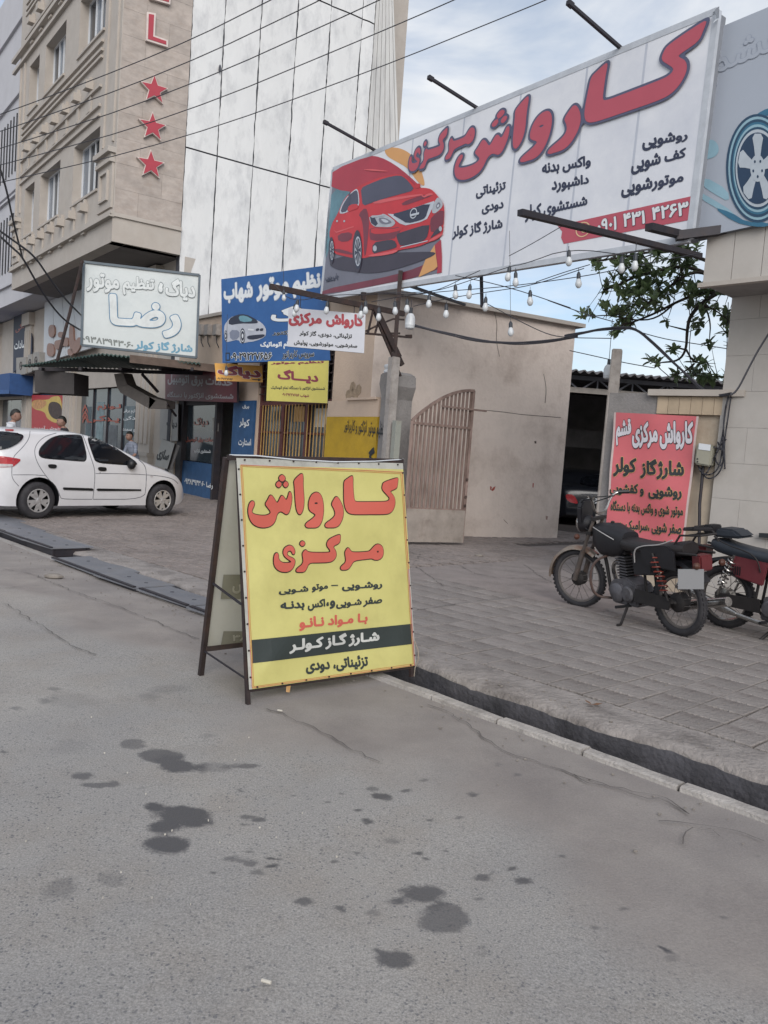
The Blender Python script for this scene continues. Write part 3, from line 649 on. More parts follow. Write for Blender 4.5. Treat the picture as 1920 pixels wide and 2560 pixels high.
# ================================================================ HOTEL
HC = (-7.3, 20.44); HF = Fr(HC, -38); BC = (-5.72, 21.49)
HG = Fr(BC, -38)                                 # ground floor, set back under the overhang
HS = Fr(HC, 56.4)                                # side face with the stars and the white sheet wall
hotel = thing('hotel', 'cream stone hotel with overhanging upper floors and red stars on its side', 'hotel', HF.p(5, 0, -2))
TOP = 19.0
rows = [(7.82, 9.43), (11.88, 13.42), (15.95, 17.5)]; cols = [(1.32, 3.55), (4.87, 7.03), (7.75, 8.95)]
holes = [(a0, a1, z0, z1) for z0, z1 in rows for a0, a1 in cols]
mb = wall_holes(MB(), HF, .0, 10.3, 6.25, TOP, holes, -.35, 0); part('wall', mb, M['stone'], hotel)
HS1 = (Vector((-5.85, 21.4, 0)) - HS.P).dot(HS.d)   # where marble gives way to white sheets
mb = MB(); HS.box(mb, .01, HS1, 6.25, TOP, -.35, -.03); part('side_wall', mb, M['stone'], hotel)
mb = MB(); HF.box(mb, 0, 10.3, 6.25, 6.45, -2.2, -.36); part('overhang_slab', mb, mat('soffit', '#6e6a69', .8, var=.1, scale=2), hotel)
mb = MB(); mb.box(HF.p(.3, 6.5, -9), HF.d * 9.9, HF.N * 8.6, (0, 0, TOP - 6.6)); part('core', mb, M['stone'], hotel)
# travertine slabs on the side face
zs = np.arange(6.95, TOP, .62); tmesh = {}
nslab = 0
for k, z in enumerate(zs):
    w = HS1 / 1.5; a = .02 if k % 2 else .02 - w * .5
    while a < HS1 - .02:
        a0, a1 = max(a, .02), min(a + w, HS1)
        if a1 - a0 > .08:
            mb = MB(); HS.box(mb, a0 + .002, a1 - .002, z + .002, min(z + .618, TOP), -.03, 0.0 + random.uniform(0, .004)); part('stone_slab', mb, M['marble'], hotel)
        a += w
mb = MB(); HS.box(mb, -.02, HS1, 6.25, 6.86, -.03, .05); HS.box(mb, -.06, HS1, 6.86, 6.95, -.03, .10); part('side_cornice', mb, M['stone'], hotel)
# windows
for ri, (z0, z1) in enumerate(rows):
    for ci, (a0, a1) in enumerate(cols):
        w = bpy.data.objects.new('window', None); mb = MB()
        t_ = .042; o0, o1 = -.30, -.24
        HF.box(mb, a0, a1, z0, z0 + t_, o0, o1); HF.box(mb, a0, a1, z1 - t_, z1, o0, o1)
        nm = 4 if ci < 2 else 1
        xs = [a0 + t_ / 2] + [a0 + (a1 - a0) * f for f in ((.28, .5, .72) if nm == 4 else ())] + [a1 - t_ / 2]
        for x in xs: HF.box(mb, x - t_ / 2, x + t_ / 2, z0 + t_, z1 - t_, o0, o1)
        wf = part('window', mb, M['white'], hotel)
        for i in range(len(xs) - 1):
            mb = MB(); HF.box(mb, xs[i] + t_ / 2, xs[i + 1] - t_ / 2, z0 + t_, z1 - t_, -.29, -.28); part('pane', mb, [M['dglass'], M['dark'], M['dglass'], M['lglass']][(i + ri) % 4 if ci < 2 else 1], wf)
        mb = MB(); HF.box(mb, a0 - .04, a1 + .04, z0 - .06, z0, -.02, .05); part('sill', mb, M['stone'], wf)
# mouldings
def mould(a0, a1, z, h=.06, o=.06):
    mb = MB(); HF.box(mb, a0, a1, z - h / 2, z + h / 2, .0, o); part('moulding', mb, M['stone'], hotel)
for z in (11.58, 11.36, 11.18, 10.45, 9.96, 9.71): mould(1.33, 9.55, z, .07, .07)
for z in (15.62, 15.42, 15.24, 14.5): mould(1.33, 9.55, z, .07, .07)
for z, h, o in ((6.95, .1, .10), (6.86, .04, .13)): mould(-.1, 10.3, z, h, o)
for z, h, o in ((13.82, .10, .10), (14.2, .12, .14)): mould(-.1, 11.0, z, h, o)
cm = MB()
def corbel(a, z):
    mb = MB(); HF.box(mb, a - .14, a + .14, z - .09, z + .12, 0, .2); HF.box(mb, a - .05, a + .05, z + .12, z + .25, 0, .08); HF.box(mb, a - .09, a + .09, z - .62, z - .09, 0, .04); HF.box(mb, a - .13, a + .13, z - .68, z - .62, 0, .08); return mb
for k in range(7):
    for z in (10.66, 7.46, 14.72): part('corbel', corbel(2.2 + 1.07 * k, z), M['stone'], hotel)
# corner pilaster with its capital, and the left one
for a0, a1 in ((.06, 1.12), (9.35, 10.2)):
    for z0 in (8.9, 12.9, ): pass
    mb = MB()
    for a in (a0 + .12, a1 - .2): HF.box(mb, a, a + .08, 8.75, 13.7, .0, .05)
    HF.box(mb, a0, a1, 7.1, 8.2, 0, .06); HF.box(mb, a0 - .03, a1 + .03, 8.2, 8.3, 0, .14); HF.box(mb, a0 - .06, a1 + .06, 8.42, 8.55, 0, .2); HF.box(mb, a0, a1, 8.3, 8.42, 0, .1)
    HF.box(mb, a0 + .2, a1 - .25, 7.3, 7.36, .06, .12); HF.box(mb, a0 + .2, a1 - .25, 7.98, 8.04, .06, .12); HF.box(mb, a0 + .2, a0 + .26, 7.36, 7.98, .06, .12); HF.box(mb, a1 - .31, a1 - .25, 7.36, 7.98, .06, .12)
    part('pilaster', mb, M['stone'], hotel)
# stars and letters
redm = mat('red sign face', '#a23342', .45, var=.05); edgm = mat('sign rim', '#c9bdb8', .5)
def star(cs, cz, r, label):
    t = thing('star_sign', label, 'star', HS.p(cs, cz, 0), 'red stars on the hotel side wall')
    def pts(R, o): return [HS.p(cs + math.cos(math.pi / 2 + k * math.pi / 5 + .06) * (R if k % 2 == 0 else R * .42), cz + math.sin(math.pi / 2 + k * math.pi / 5 + .06) * (R if k % 2 == 0 else R * .42), o) for k in range(10)]
    mb = MB(); mb.prism(pts(r * 1.13, .01), HS.N * .09); part('rim', mb, edgm, t); mb = MB(); mb.prism(pts(r, .101), HS.N * .01); part('face', mb, redm, t)
for (x, y), lb in zip(q1(1325, 785, 1310, 1105, 1295, 1430), ('red star with pale rim, uppermost of three on the hotel side', 'red star with pale rim, middle one of three on the hotel side', 'red star with pale rim, lowest of three on the hotel side')):
    s_, z_ = HS.sz(x, y); star(s_, z_, .33, lb)
def lshape(pts, label):
    p2 = [HS.sz(*p) for p in pts]; c_ = HS.p(p2[0][0], p2[0][1]); t = thing('letter_sign', label, 'letter', c_)
    cx = sum(p[0] for p in p2) / len(p2); cz = sum(p[1] for p in p2) / len(p2)
    bm = bmesh.new(); vs = [bm.verts.new(HS.p(a, z, .101)) for a, z in p2]; f = bm.faces.new(vs); bm.normal_update()
    mb = MB(); mb.prism([HS.p(a, z, .101) for a, z in p2], HS.N * .01); part('face', mb, redm, t); bm.free()
    n = len(p2); out = []
    for i in range(n):        # rim = outline moved outwards
        a, b_, c2 = Vector((*p2[i - 1],)), Vector((*p2[i],)), Vector((*p2[(i + 1) % n],)); d0 = (b_ - a).normalized(); d1 = (c2 - b_).normalized()
        n0, n1 = Vector((d0.y, -d0.x)), Vector((d1.y, -d1.x)); m_ = (n0 + n1).normalized(); k_ = .045 / max(.4, m_.dot(n0)); out.append(b_ + m_ * k_)
    area = sum(p2[i][0] * p2[(i + 1) % n][1] - p2[(i + 1) % n][0] * p2[i][1] for i in range(n))
    if area < 0: out = [2 * Vector(p2[i]) - out[i] for i in range(n)]
    mb = MB(); mb.prism([HS.p(v.x, v.y, .01) for v in out], HS.N * .09); part('rim', mb, edgm, t)
lshape(q1(1275, 135, 1320, 143, 1312, 330, 1425, 370, 1425, 400, 1268, 350), 'red capital letter L with pale rim on the hotel side')
lshape(q1(1330, -110, 1450, -80, 1448, -50, 1372, -70, 1370, -60, 1440, -40, 1440, -10, 1350, -30) if False else q1(1290, -190, 1335, -180, 1330, -45, 1450, -10, 1447, 33, 1300, -10), 'bottom of a red letter E cut off by the top of the photograph')

# white sheet wall beyond the marble: one panel each, ragged black joints
sheetwall = thing('blind_side_wall', 'tall blind wall of white sheet panels with ragged black joints', 'wall', HS.p(4, 0, -.3))
S_END = (Vector(HS.pl.at(925, 250)) - HS.P).dot(HS.d)
mb = MB(); HS.box(mb, HS1 + .02, S_END, -.2, TOP, -.3, -.06); part('backing', mb, M['gap'], sheetwall)
xs_top = [473, 566, 657.6, 748, 831, 910, 945]; edges = [HS1 + .01] + [HS.sz(x, 0)[0] for x in xs_top[1:6]] + [S_END]
edges = [e if e < S_END else S_END for e in edges]; print('edges', edges)
zj = 9.03
def rag(n, amp, r): 
    v = [0]
    for _ in range(n): v.append(.6 * v[-1] + r.uniform(-amp, amp))
    return v
for i in range(len(edges) - 1):
    for z0, z1 in ((-.2, zj), (zj, 14.0), (14.0, TOP)):
        rr_ = random.Random(i * 7 + int(z0)); n = 60; L0 = rag(n, .010, rr_); L1 = rag(n, .010, rr_); mb = MB()
        g0, g1 = edges[i] + .015, edges[i + 1] - .015; gz = .02; pts = []
        for k in range(n + 1):
            z = z0 + gz + (z1 - z0 - 2 * gz) * k / n
            xa, xb = g0 + L0[k], g1 + L1[k]
            for t in range(7):
                u = t / 6; bow = .012 * math.sin(u * 3.1) + .008 * math.sin(z * 2.3 + i + u * 4)
                pts.append(HS.p(xa + (xb - xa) * u, z, -.03 + bow))
        mb.add(pts, [(k * 7 + t, k * 7 + t + 1, (k + 1) * 7 + t + 1, (k + 1) * 7 + t) for k in range(n) for t in range(6)])
        part('panel', mb, M['panel'], sheetwall, smooth=True, recalc=False)
mb = MB(); a_, z_ = HS.sz(549, 172); mb.ball(HS.p(a_, z_, .02), .06, (.6, .6, 1.7)); part('hole', mb, M['gap'], sheetwall)
# ribbed weathered back portion with a slanting right edge
ribbed = thing('ribbed_end_wall', 'grey weathered ribbed sheeting closing the right end of the white wall', 'wall', HS.p(S_END, 0, -.3))
R0 = HS.sz(985, 0); R1 = HS.sz(1000, 420); sl = (R1[0] - R0[0]) / (R1[1] - R0[1])
nr = 11
for k in range(nr):
    z0, z1 = -.2, TOP; e = lambda u, z: (S_END + .02) + ((R0[0] + sl * (z - R0[1])) - S_END) * u
    u0, u1 = k / nr + .006, (k + 1) / nr - .006; mb = MB(); d_ = -.05 - .02 * (k % 2)
    mb.prism([HS.p(e(u0, z0), z0, d_), HS.p(e(u1, z0), z0, d_), HS.p(e(u1, z1), z1, d_), HS.p(e(u0, z1), z1, d_)], HS.N * -.04); part('rib', mb, M['tin'], ribbed)
mb = MB(); mb.prism([HS.p(S_END, -.2, -.12), HS.p(e(1, -.2), -.2, -.12), HS.p(e(1, TOP), TOP, -.12), HS.p(S_END, TOP, -.12)], HS.N * -.2); part('backing', mb, M['gap'], ribbed)

# pale neighbour beyond the hotel on the left
nb_ = thing('pale_building', 'pale grey stone building beyond the hotel at the left edge', 'building', HF.p(16, 0, -2))
mb = MB(); mb.box(HF.p(10.5, 6.3, -8), HF.d * 16, HF.N * 7.2, (0, 0, TOP - 6.3)); part('wall', mb, M['pale'], nb_)
for z in (7.0, 10.4, 10.6, 14.2, 17):
    mb = MB(); HF.box(mb, 10.5, 26.5, z, z + .08, -.8, -.7); part('moulding', mb, M['pale'], nb_)
for k in range(12):
    for z in (7.6, 11.4): mb = MB(); HF.box(mb, 11 + k * .5, 11.06 + k * .5, z, z + 2.2, -.8, -.76); part('rib', mb, M['dark'], nb_)

# ground floor of the hotel: wall, shop glass, fluted pillars
gholes = [(2.95, 8.7, .0, 2.95), (10.4, 14.9, 0, 2.9), (15.4, 20.5, 0, 2.7)]
mb = wall_holes(MB(), HG, 0, 22, -.02, 6.25, gholes, -.3, 0); part('ground_floor_wall', mb, M['stone'], hotel)
for i, (a0, a1, z0, z1) in enumerate(gholes):
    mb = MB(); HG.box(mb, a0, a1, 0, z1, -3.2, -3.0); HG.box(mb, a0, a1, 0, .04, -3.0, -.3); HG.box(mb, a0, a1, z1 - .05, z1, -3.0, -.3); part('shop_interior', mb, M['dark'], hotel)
def pillar(a0, a1, z0=0.0, z1=6.2):
    mb = MB(); HG.box(mb, a0 - .08, a1 + .08, z0, z0 + .9, 0, .16); HG.box(mb, a0, a1, z0 + .9, z1 - .5, 0, .10); HG.box(mb, a0 - .1, a1 + .1, z0 + .9, z0 + 1.0, 0, .2); HG.box(mb, a0 - .12, a1 + .12, z1 - .5, z1, 0, .22)
    w = a1 - a0
    for u in (.12, .4, .68): HG.box(mb, a0 + w * u, a0 + w * (u + .2), z0 + 1.25, z1 - .7, .10, .14)
    part('pillar', mb, M['stone'], hotel)
for a0, a1 in ((1.55, 2.75), (8.95, 10.1), (14.95, 15.9), (20.6, 21.8)): pillar(a0, a1)
# parts shop glazing
mb = MB(); HG.box(mb, 2.95, 8.7, .0, .35, -.18, -.1); part('window_base', mb, M['cement'], hotel)
for k in range(4):
    a0 = 2.95 + 1.4375 * k; mb = MB(); HG.box(mb, a0 + .03, a0 + 1.41, .35, 2.93, -.16, -.15); part('shop_pane', mb, M['shopglass'], hotel)
    mb = MB(); HG.box(mb, a0 - .03, a0 + .03, .35, 2.95, -.2, -.1); part('shop_mullion', mb, M['steel'], hotel)
for a0, a1, z1 in ((10.4, 14.9, 2.9), (15.4, 20.5, 2.7)):
    for k in range(3): w_ = (a1 - a0) / 3; mb = MB(); HG.box(mb, a0 + w_ * k + .03, a0 + w_ * (k + 1) - .03, .02, z1 - .02, -.16, -.15); part('shop_pane', mb, M['shopglass'], hotel)
# goods seen faintly: pale shapes stuck inside the glass
for k, (a, z, w, h, c_) in enumerate([(6.6, 1.7, .7, 1.6, '#6f8187'), (4.0, 1.9, 1.1, .9, '#5d6a70'), (7.8, 1.5, .5, 1.7, '#4b5960'), (3.6, .8, .9, .6, '#7d8489'), (5.3, 1.2, .8, 1.1, '#565b60'), (7.2, .8, .8, .7, '#6b6258')]):
    mb = MB(); HG.box(mb, a - w / 2, a + w / 2, z - h / 2, z + h / 2, -.148, -.14); part('shop_poster', mb, mat('shop poster', c_, .6, var=.35, scale=5), hotel)
redt = mat('red window lettering', '#94493a', .5)
def on_hg(px, body, m_, off=.02, **k): return text_on(HG.pl.off(off), px, body, m_, hotel, **k)
on_hg(q5(840, 1275, 1045, 1280, 1045, 1335, 840, 1335), 'لـوازم', redt, -.13, bold=.035); on_hg(q5(750, 1370, 1035, 1385, 1030, 1445, 750, 1440), 'یـدکـی', redt, -.13, bold=.035)
mb = MB(); HGg = HG.pl.off(-.125)
for y in (1300, 1350, 1390): mb.poly([HGg.at(*p) for p in q5(735, y - 20, 760, y + 35, 760, y + 60, 735, y + 10, 712, y + 60, 712, y + 35)])
part('chevrons', mb, redt, hotel)
for y in (1320, 1380, 1480): on_hg(q5(1060, y, 1195, y + 5, 1195, y + 45, 1060, y + 40), ['لوازم برقی', 'یدکی', 'پژو سمند'][(y - 1320) // 60 % 3], M['print_white'], -.13, bold=.02)

# red food poster, white fascia, blue awning: shop fittings of the left part
post = thing('food_poster', 'red and yellow food poster between two fluted pillars', 'poster', HG.p(12.6, 1.4, .05)); PP = HG.pl.off(.06)
mb = MB(); mb.prism([PP.at(*p) for p in q5(275, 1200, 535, 1205, 535, 1530, 272, 1530)], HG.N * -.03); part('poster_board', mb, mat('poster red', '#a5282f', .5, var=.08), post)
mb = MB(); print_shape(mb, 0, PP, q5(275, 1240, 420, 1245, 445, 1215, 535, 1205, 535, 1440, 470, 1445, 400, 1400, 390, 1345, 275, 1320), .004, 2); print_shape(mb, 1, PP, q5(430, 1250, 535, 1275, 535, 1420, 450, 1405, 410, 1330), .007, 2); print_shape(mb, 2, PP, q5(283, 1245, 400, 1245, 400, 1290, 350, 1325, 283, 1315), .0075, 1)
part('poster_picture', mb, [mat('poster yellow', '#bda453', .5), mat('meat brown', '#3f302c', .6, var=.5, scale=9), mat('food orange', '#b98a5e', .6, var=.4, scale=9)], post)
text_on(PP, q5(290, 1465, 525, 1472, 525, 1510, 290, 1505), 'خوش آمدید', M['print_white'], post, bold=.01)
fas = thing('shop_fascia', 'white panelled shop fascia with three dimensional brown letters behind the leaning rod', 'shop sign', HG.p(11, 5, .3)); FP_ = HG.pl.off(.3)
fq = [FP_.at(*p) for p in q5(385, 400, 705, 285, 800, 790, 372, 920)]
for k in range(4):
    u0, u1 = k / 4 + .004, (k + 1) / 4 - .004; mb = MB(); mb.prism([fq[0].lerp(fq[1], u0), fq[0].lerp(fq[1], u1), fq[3].lerp(fq[2], u1), fq[3].lerp(fq[2], u0)], HG.N * -.08); part('panel', mb, M['signwhite'], fas)
brm = mat('brown letter', '#8a6a5e', .5, var=.15); FL = HG.pl.off(.36)
for pts_ in (q5(415, 600, 470, 590, 470, 700, 420, 705), q5(500, 655, 545, 655, 545, 705, 500, 705), q5(468, 730, 520, 725, 585, 690, 590, 790, 540, 770, 500, 812, 470, 800), q5(405, 760, 435, 750, 468, 780, 465, 860, 430, 872, 402, 850), q5(595, 590, 632, 590, 635, 760, 690, 680, 700, 780, 640, 860, 595, 790), q5(580, 800, 630, 800, 630, 860, 585, 860)):
    mb = MB(); mb.prism([FL.at(*p) for p in chaikin(pts_, 2)], HG.N * -.06); part('letter', mb, brm, fas)
dk = thing('dark_shop_banner', 'dark blue shop banner with white writing hanging between the hotel pillars', 'banner', HG.p(14, 4.6, .1)); DP = HG.pl.off(.08)
mb = MB(); mb.prism([DP.at(*p) for p in q5(118, 520, 245, 480, 275, 700, 275, 870, 112, 1010)], HG.N * -.03); part('banner_sheet', mb, mat('navy banner', '#222a3f', .6, var=.2), dk)
text_on(DP, q5(125, 740, 225, 720, 225, 790, 125, 810), 'سادات', M['print_white'], dk, bold=.03); text_on(DP, q5(135, 600, 235, 560, 235, 620, 135, 670), 'یدکی', redt, dk, bold=.02)
bl = thing('blue_awning', 'blue fabric awning box at the left edge above a shop', 'awning', HG.p(17, 2.7, .5)); BP = HG.pl.off(.9)
qd = [BP.at(*p) for p in q5(-200, 1050, 85, 1010, 78, 1190, -200, 1200)]; mb = MB(); mb.prism(qd, HG.N * -.9); part('canopy', mb, mat('blue fabric', '#274a7d', .7, var=.12), bl)
mb = MB(); q_ = BP.off(.01); mb.poly([q_.at(*p) for p in q5(-200, 1150, 80, 1158, 79, 1190, -200, 1198)]); part('valance', mb, mat('blue valance', '#34588c', .7), bl)
# outdoor units of the coolers
for k, (x0, x1, y0, y1) in enumerate([(140, 225, 880, 1030), (240, 278, 855, 1010), (285, 340, 835, 990)]):
    t = thing('air_conditioner', ['pale air conditioner box on a bracket, leftmost of three by the dark banner', 'middle pale air conditioner box of three beside the dark banner', 'rightmost pale air conditioner box next to the white fascia'][k], 'air conditioner', HG.pl.off(.5).at(*q5(x0, y1)[0]), 'air conditioners under the hotel overhang')
    pl_ = HG.pl.off(.5); qd = [pl_.at(*p) for p in q5(x0, y0, x1, y0 - 8, x1, y1 - 10, x0, y1)]; mb = MB(); mb.prism(qd, HG.N * -.45); part('casing', mb, mat('casing', '#8d8a86', .6), t)
    c_ = (qd[0] + qd[2]) / 2; mb = MB(); mb.torus(c_ + HG.N * .01, HG.N, .16, .012, 16, 4); mb.cyl(c_, c_ + HG.N * .012, .05, .05, 10); part('fan_grille', mb, M['steel'], t)
    mb = MB(); mb.bar(qd[3] + HG.N * .02, qd[3] - HG.N * .6, .04); mb.bar(qd[2] + HG.N * .02, qd[2] - HG.N * .6, .04); part('bracket', mb, M['steel'], t)
# ================================================================ LOW SHOP BUILDING and side wall
FR = Fr((.40, 12.28), -33.6)
S0, S1 = 1.38, 11.04
shops = thing('shop_building', 'low beige plastered shop building left of the gateway with barred windows', 'building', FR.p(6, 0))
WIN = (2.68, 5.9, 1.15, 3.35); DOOR = (7.1, 10.9, .0, 3.25)
mb = wall_holes(MB(), FR, S0, S1, -.05, 4.15, [WIN, DOOR], -.25, 0)
part('front_wall', mb, M['plaster2'], shops)
mb = MB(); mb.prism([FR.p(S0, 4.15, -.25), FR.p(S1, 4.15, -.25), FR.p(S1, 4.52, -.25), FR.p(S0, 4.16, -.25)], FR.N * .25); part('parapet', mb, M['plaster2'], shops)
mb = MB(); mb.prism([FR.p(S0 - .03, 4.165, -.3), FR.p(S1, 4.525, -.3), FR.p(S1, 4.60, -.3), FR.p(S0 - .03, 4.24, -.3)], FR.N * .36); part('coping', mb, M['stone'], shops)
SW = Fr(FR.p(S0, 0), 61)
e1 = SW.sz(1390, 1374)[0]; zt0, zt1 = SW.sz(932, 727)[1], SW.sz(1440, 818)[1]; print('side wall', e1, zt0, zt1)
mb = MB(); mb.prism([SW.p(0, -.1, -.25), SW.p(e1, -.1, -.25), SW.p(e1, zt1, -.25), SW.p(0, zt0, -.25)], SW.N * .25)
part('side_wall', mb, M['plaster'], shops)
mb = MB(); mb.prism([SW.p(-.1, zt0, -.3), SW.p(e1 + .16, zt1, -.3), SW.p(e1 + .16, zt1 + .07, -.3), SW.p(-.1, zt0 + .07, -.3)], SW.N * .40); part('side_coping', mb, M['stone'], shops)
far = FR.p(S1, 0) + SW.d * 7.5
mb = MB(); mb.prism([SW.p(e1, -.1, -.26), SW.p(e1, -.1, -.5), SW.p(e1, zt1, -.5), SW.p(e1, zt1, -.26)], SW.d * .0001 + Vector((0, 0, 0)) if False else SW.d * .02)
mb.poly([FR.p(S0, 4.0, -.2), SW.p(e1, 4.0, -.2), SW.p(e1, 4.0, -4), FR.p(S1, 4.0, -6), FR.p(S1, 4.0, -.2)])
mb.poly([SW.p(e1, -.1, -.25), SW.p(e1, -.1, -4), SW.p(e1, 4, -4), SW.p(e1, 4, -.25)]); part('flat_roof', mb, M['cement'], shops)
mb = MB()
for p_ in q7(30, 905, 55, 880, 80, 900, 100, 870, 60, 850): c_ = FR.pl.off(.003).at(*p_); mb.cyl(c_, c_ + FR.N * .004, .10, .09, 7)
part('repair_patch', mb, mat('patch', '#93826f', .9, var=.3, scale=14), shops)
for pts_, cc in ((q7(1010,1535,1022,1540,1018,1565,1030,1545,1048,1535,1040,1560,1028,1570,1010,1560), '#a0554c'), (q7(1304,1515,1312,1515,1310,1545,1303,1545), '#a0554c'), (q7(1315,1225,1330,1222,1330,1242,1318,1240), '#5c4f4a'), (q7(1100,1760,1130,1790,1135,1800,1108,1775), '#8b7c74'), (q7(1395,1740,1410,1745,1405,1770,1395,1765), '#9a8177')):
    mb = MB(); mb.poly([SW.pl.off(.003).at(*p) for p in pts_]); part('smear', mb, mat('smear', cc, .9), shops)  # smudges on the plaster, plus a small hole whose shade is painted dark
for pts_ in (q7(985, 1012, 1100, 1022, 1220, 1040, 1350, 1050, 1500, 1062), q7(1040, 330, 1060, 420, 1050, 520, 1075, 640), q7(1380, 760, 1400, 860, 1390, 960)):
    P_2 = chaikin(pts_, 2, False); mb = MB()
    for i in range(len(P_2) - 1): a, b_ = P_2[i], P_2[i + 1]; mb.poly([SW.pl.off(.003).at(*p) for p in ((a[0] - .7, a[1] - .7), (b_[0] - .7, b_[1] - .7), (b_[0] + .7, b_[1] + .7), (a[0] + .7, a[1] + .7))])
    part('hairline_crack', mb, crackm, shops)
# dark room behind the window and the doors
for h in (WIN, DOOR):
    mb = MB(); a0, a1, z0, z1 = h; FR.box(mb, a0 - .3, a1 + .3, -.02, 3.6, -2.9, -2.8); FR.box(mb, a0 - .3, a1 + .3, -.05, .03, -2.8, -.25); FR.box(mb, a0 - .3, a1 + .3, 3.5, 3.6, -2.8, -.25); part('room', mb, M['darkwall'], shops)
# yellow painted low wall with its hand painted lettering, plaster ledge on top
yw = thing('yellow_wall', 'yellow painted low wall with black hand lettering beside the cement gate pillar', 'wall', FR.p(1.7, 0, .1))
mb = MB(); FR.box(mb, .92, 2.60, -.02, 2.02, .01, .13); part('painted_face', mb, M['yellow'], yw)
mb = MB(); FR.box(mb, .92, 2.60, 2.023, 2.3, .012, .12); FR.box(mb, .95, 1.9, 2.3, 2.34, .0, .16); part('ledge', mb, M['plaster2'], yw)
YP = FR.pl.off(.135)
text_on(YP, q7(5, 1075, 285, 1085, 285, 1235, 0, 1180), 'تنظیم موتور انژکتور و کاربراتور', M['ink'], yw, bold=.0001 + .01, cell=.04)
text_on(YP, q7(140, 1262, 215, 1265, 210, 1420, 130, 1415), 'گ', M['ink'], yw, bold=.02); text_on(YP, q7(20, 1340, 130, 1340, 130, 1430, 20, 1430), 'دیا', M['ink'], yw, bold=.02)
# cement pillar and grey gate posts
gp = thing('cement_pillar', 'rough grey cement pillar with rounded top beside the yellow wall', 'pillar', FR.p(.72, 0, .1))
mb = MB(); pts = [FR.p(.52, -.02, .12), FR.p(.88, -.02, .12), FR.p(.89, 2.35, .12), FR.p(.97, 2.55, .12), FR.p(.94, 2.72, .12), FR.p(.62, 2.74, .12), FR.p(.46, 2.68, .12), FR.p(.44, 2.5, .12), FR.p(.52, 2.3, .12)]
mb.prism(pts, FR.N * -.38); part('pillar_body', mb, M['cement'], gp, bevel=.02)
mb = MB(); c_ = FR.p(.84, 2.74, 0); 
for k in range(7): a_ = k * .9; mb.ball(c_ + Vector((math.cos(a_) * .06, 0, .05 + .05 * math.sin(a_ * 2))), .055, (1, .6, .8), 6, 4)
t = thing('crumpled_bag', 'crumpled pale plastic bag lying on top of the cement pillar', 'bag', c_); part('bag', mb, M['white'], t)
t = thing('gate_post', 'square grey concrete gate post left of the driveway, carrying the rusty bracket', 'post', FR.p(.33, 0, .25))
mb = MB(); FR.box(mb, .27, .41, -.02, 2.92, .2, .34); part('shaft', mb, M['grey'], t, bevel=.012)
mb = MB(); FR.box(mb, .12, .22, -.02, 1.95, .2, .3); part('hinge_stile', mb, mat('pale stile', '#8f928b', .7, dirt='#6a5a4e', dscale=6), t)
# open gate leaf: frame, slats, sheet metal kick plate
gate = thing('gate_leaf', 'open slatted gate leaf with a curved top and a sheet metal bottom', 'gate', (.5, 12.5, 0))
gA, gB = ground(1019, 1372), None
GT = Fr((gA.x, gA.y), 60.5); GT.P = FR.p(.12, 0, .30); GT.pl = vplane(GT.P, 60.5)
gs = lambda x, y: GT.sz(*q7(x, y)[0])
x_l, x_r = gs(440, 1500)[0], gs(850, 1500)[0]; print('gate', x_l, x_r, gs(905, 880), gs(440, 1075), gs(820, 1710), gs(440, 1920), gs(820, 1910))
zb, zk, zm, zr = gs(440, 1920)[1], gs(440, 1690)[1], gs(440, 1080)[1], gs(905, 878)[1]
gw = x_r - x_l
topz = lambda u: zm + (zr - zm) * (math.sin(min(1, u) * math.pi / 2) ** .9)
mb = MB(); crv = [GT.p(x_l + gw * u, topz(u), 0) for u in np.linspace(0, 1, 15)]
for a, b_ in zip(crv[:-1], crv[1:]): mb.bar(a, b_, .035, .045)
mb.bar(GT.p(x_l, zb, 0), GT.p(x_l, zm, 0), .04); mb.bar(GT.p(x_r, zb, 0), GT.p(x_r, zr, 0), .04)
for z in (zk, zm - .03): mb.bar(GT.p(x_l, z, .0), GT.p(x_r, z, .0), .03, .04)
mb.bar(GT.p(x_l + gw * .45, zr - .30, .03), GT.p(x_r + .25, zr - .30, .03), .02, .03); part('gate_frame', mb, M['gate'], gate)
for k in range(15):
    u0, u1 = (k + .22) / 15, (k + .78) / 15; mb = MB(); mb.prism([GT.p(x_l + gw * u0, zk, -.01), GT.p(x_l + gw * u1, zk, -.01), GT.p(x_l + gw * u1, topz(u1), -.01), GT.p(x_l + gw * u0, topz(u0), -.01)], GT.N * -.012); part('slat', mb, M['gate'], gate)
mb = MB(); mb.prism([GT.p(x_l, zb, .012), GT.p(x_r, zb, .012), GT.p(x_r, zk, .012), GT.p(x_l, zk, .012)], GT.N * .012); part('kick_plate', mb, mat('kick plate', '#948b84', .8, var=.2, scale=4, dirt='#5f4f48', dscale=3, damt=.7), gate)
mb = MB()
for z in (zk + .08, zk + .22, zk + .5): c_ = GT.p(x_r - .02, z, .03); mb.torus(c_, GT.N, .018, .006, 8, 4)
part('latch', mb, M['rust'], gate)

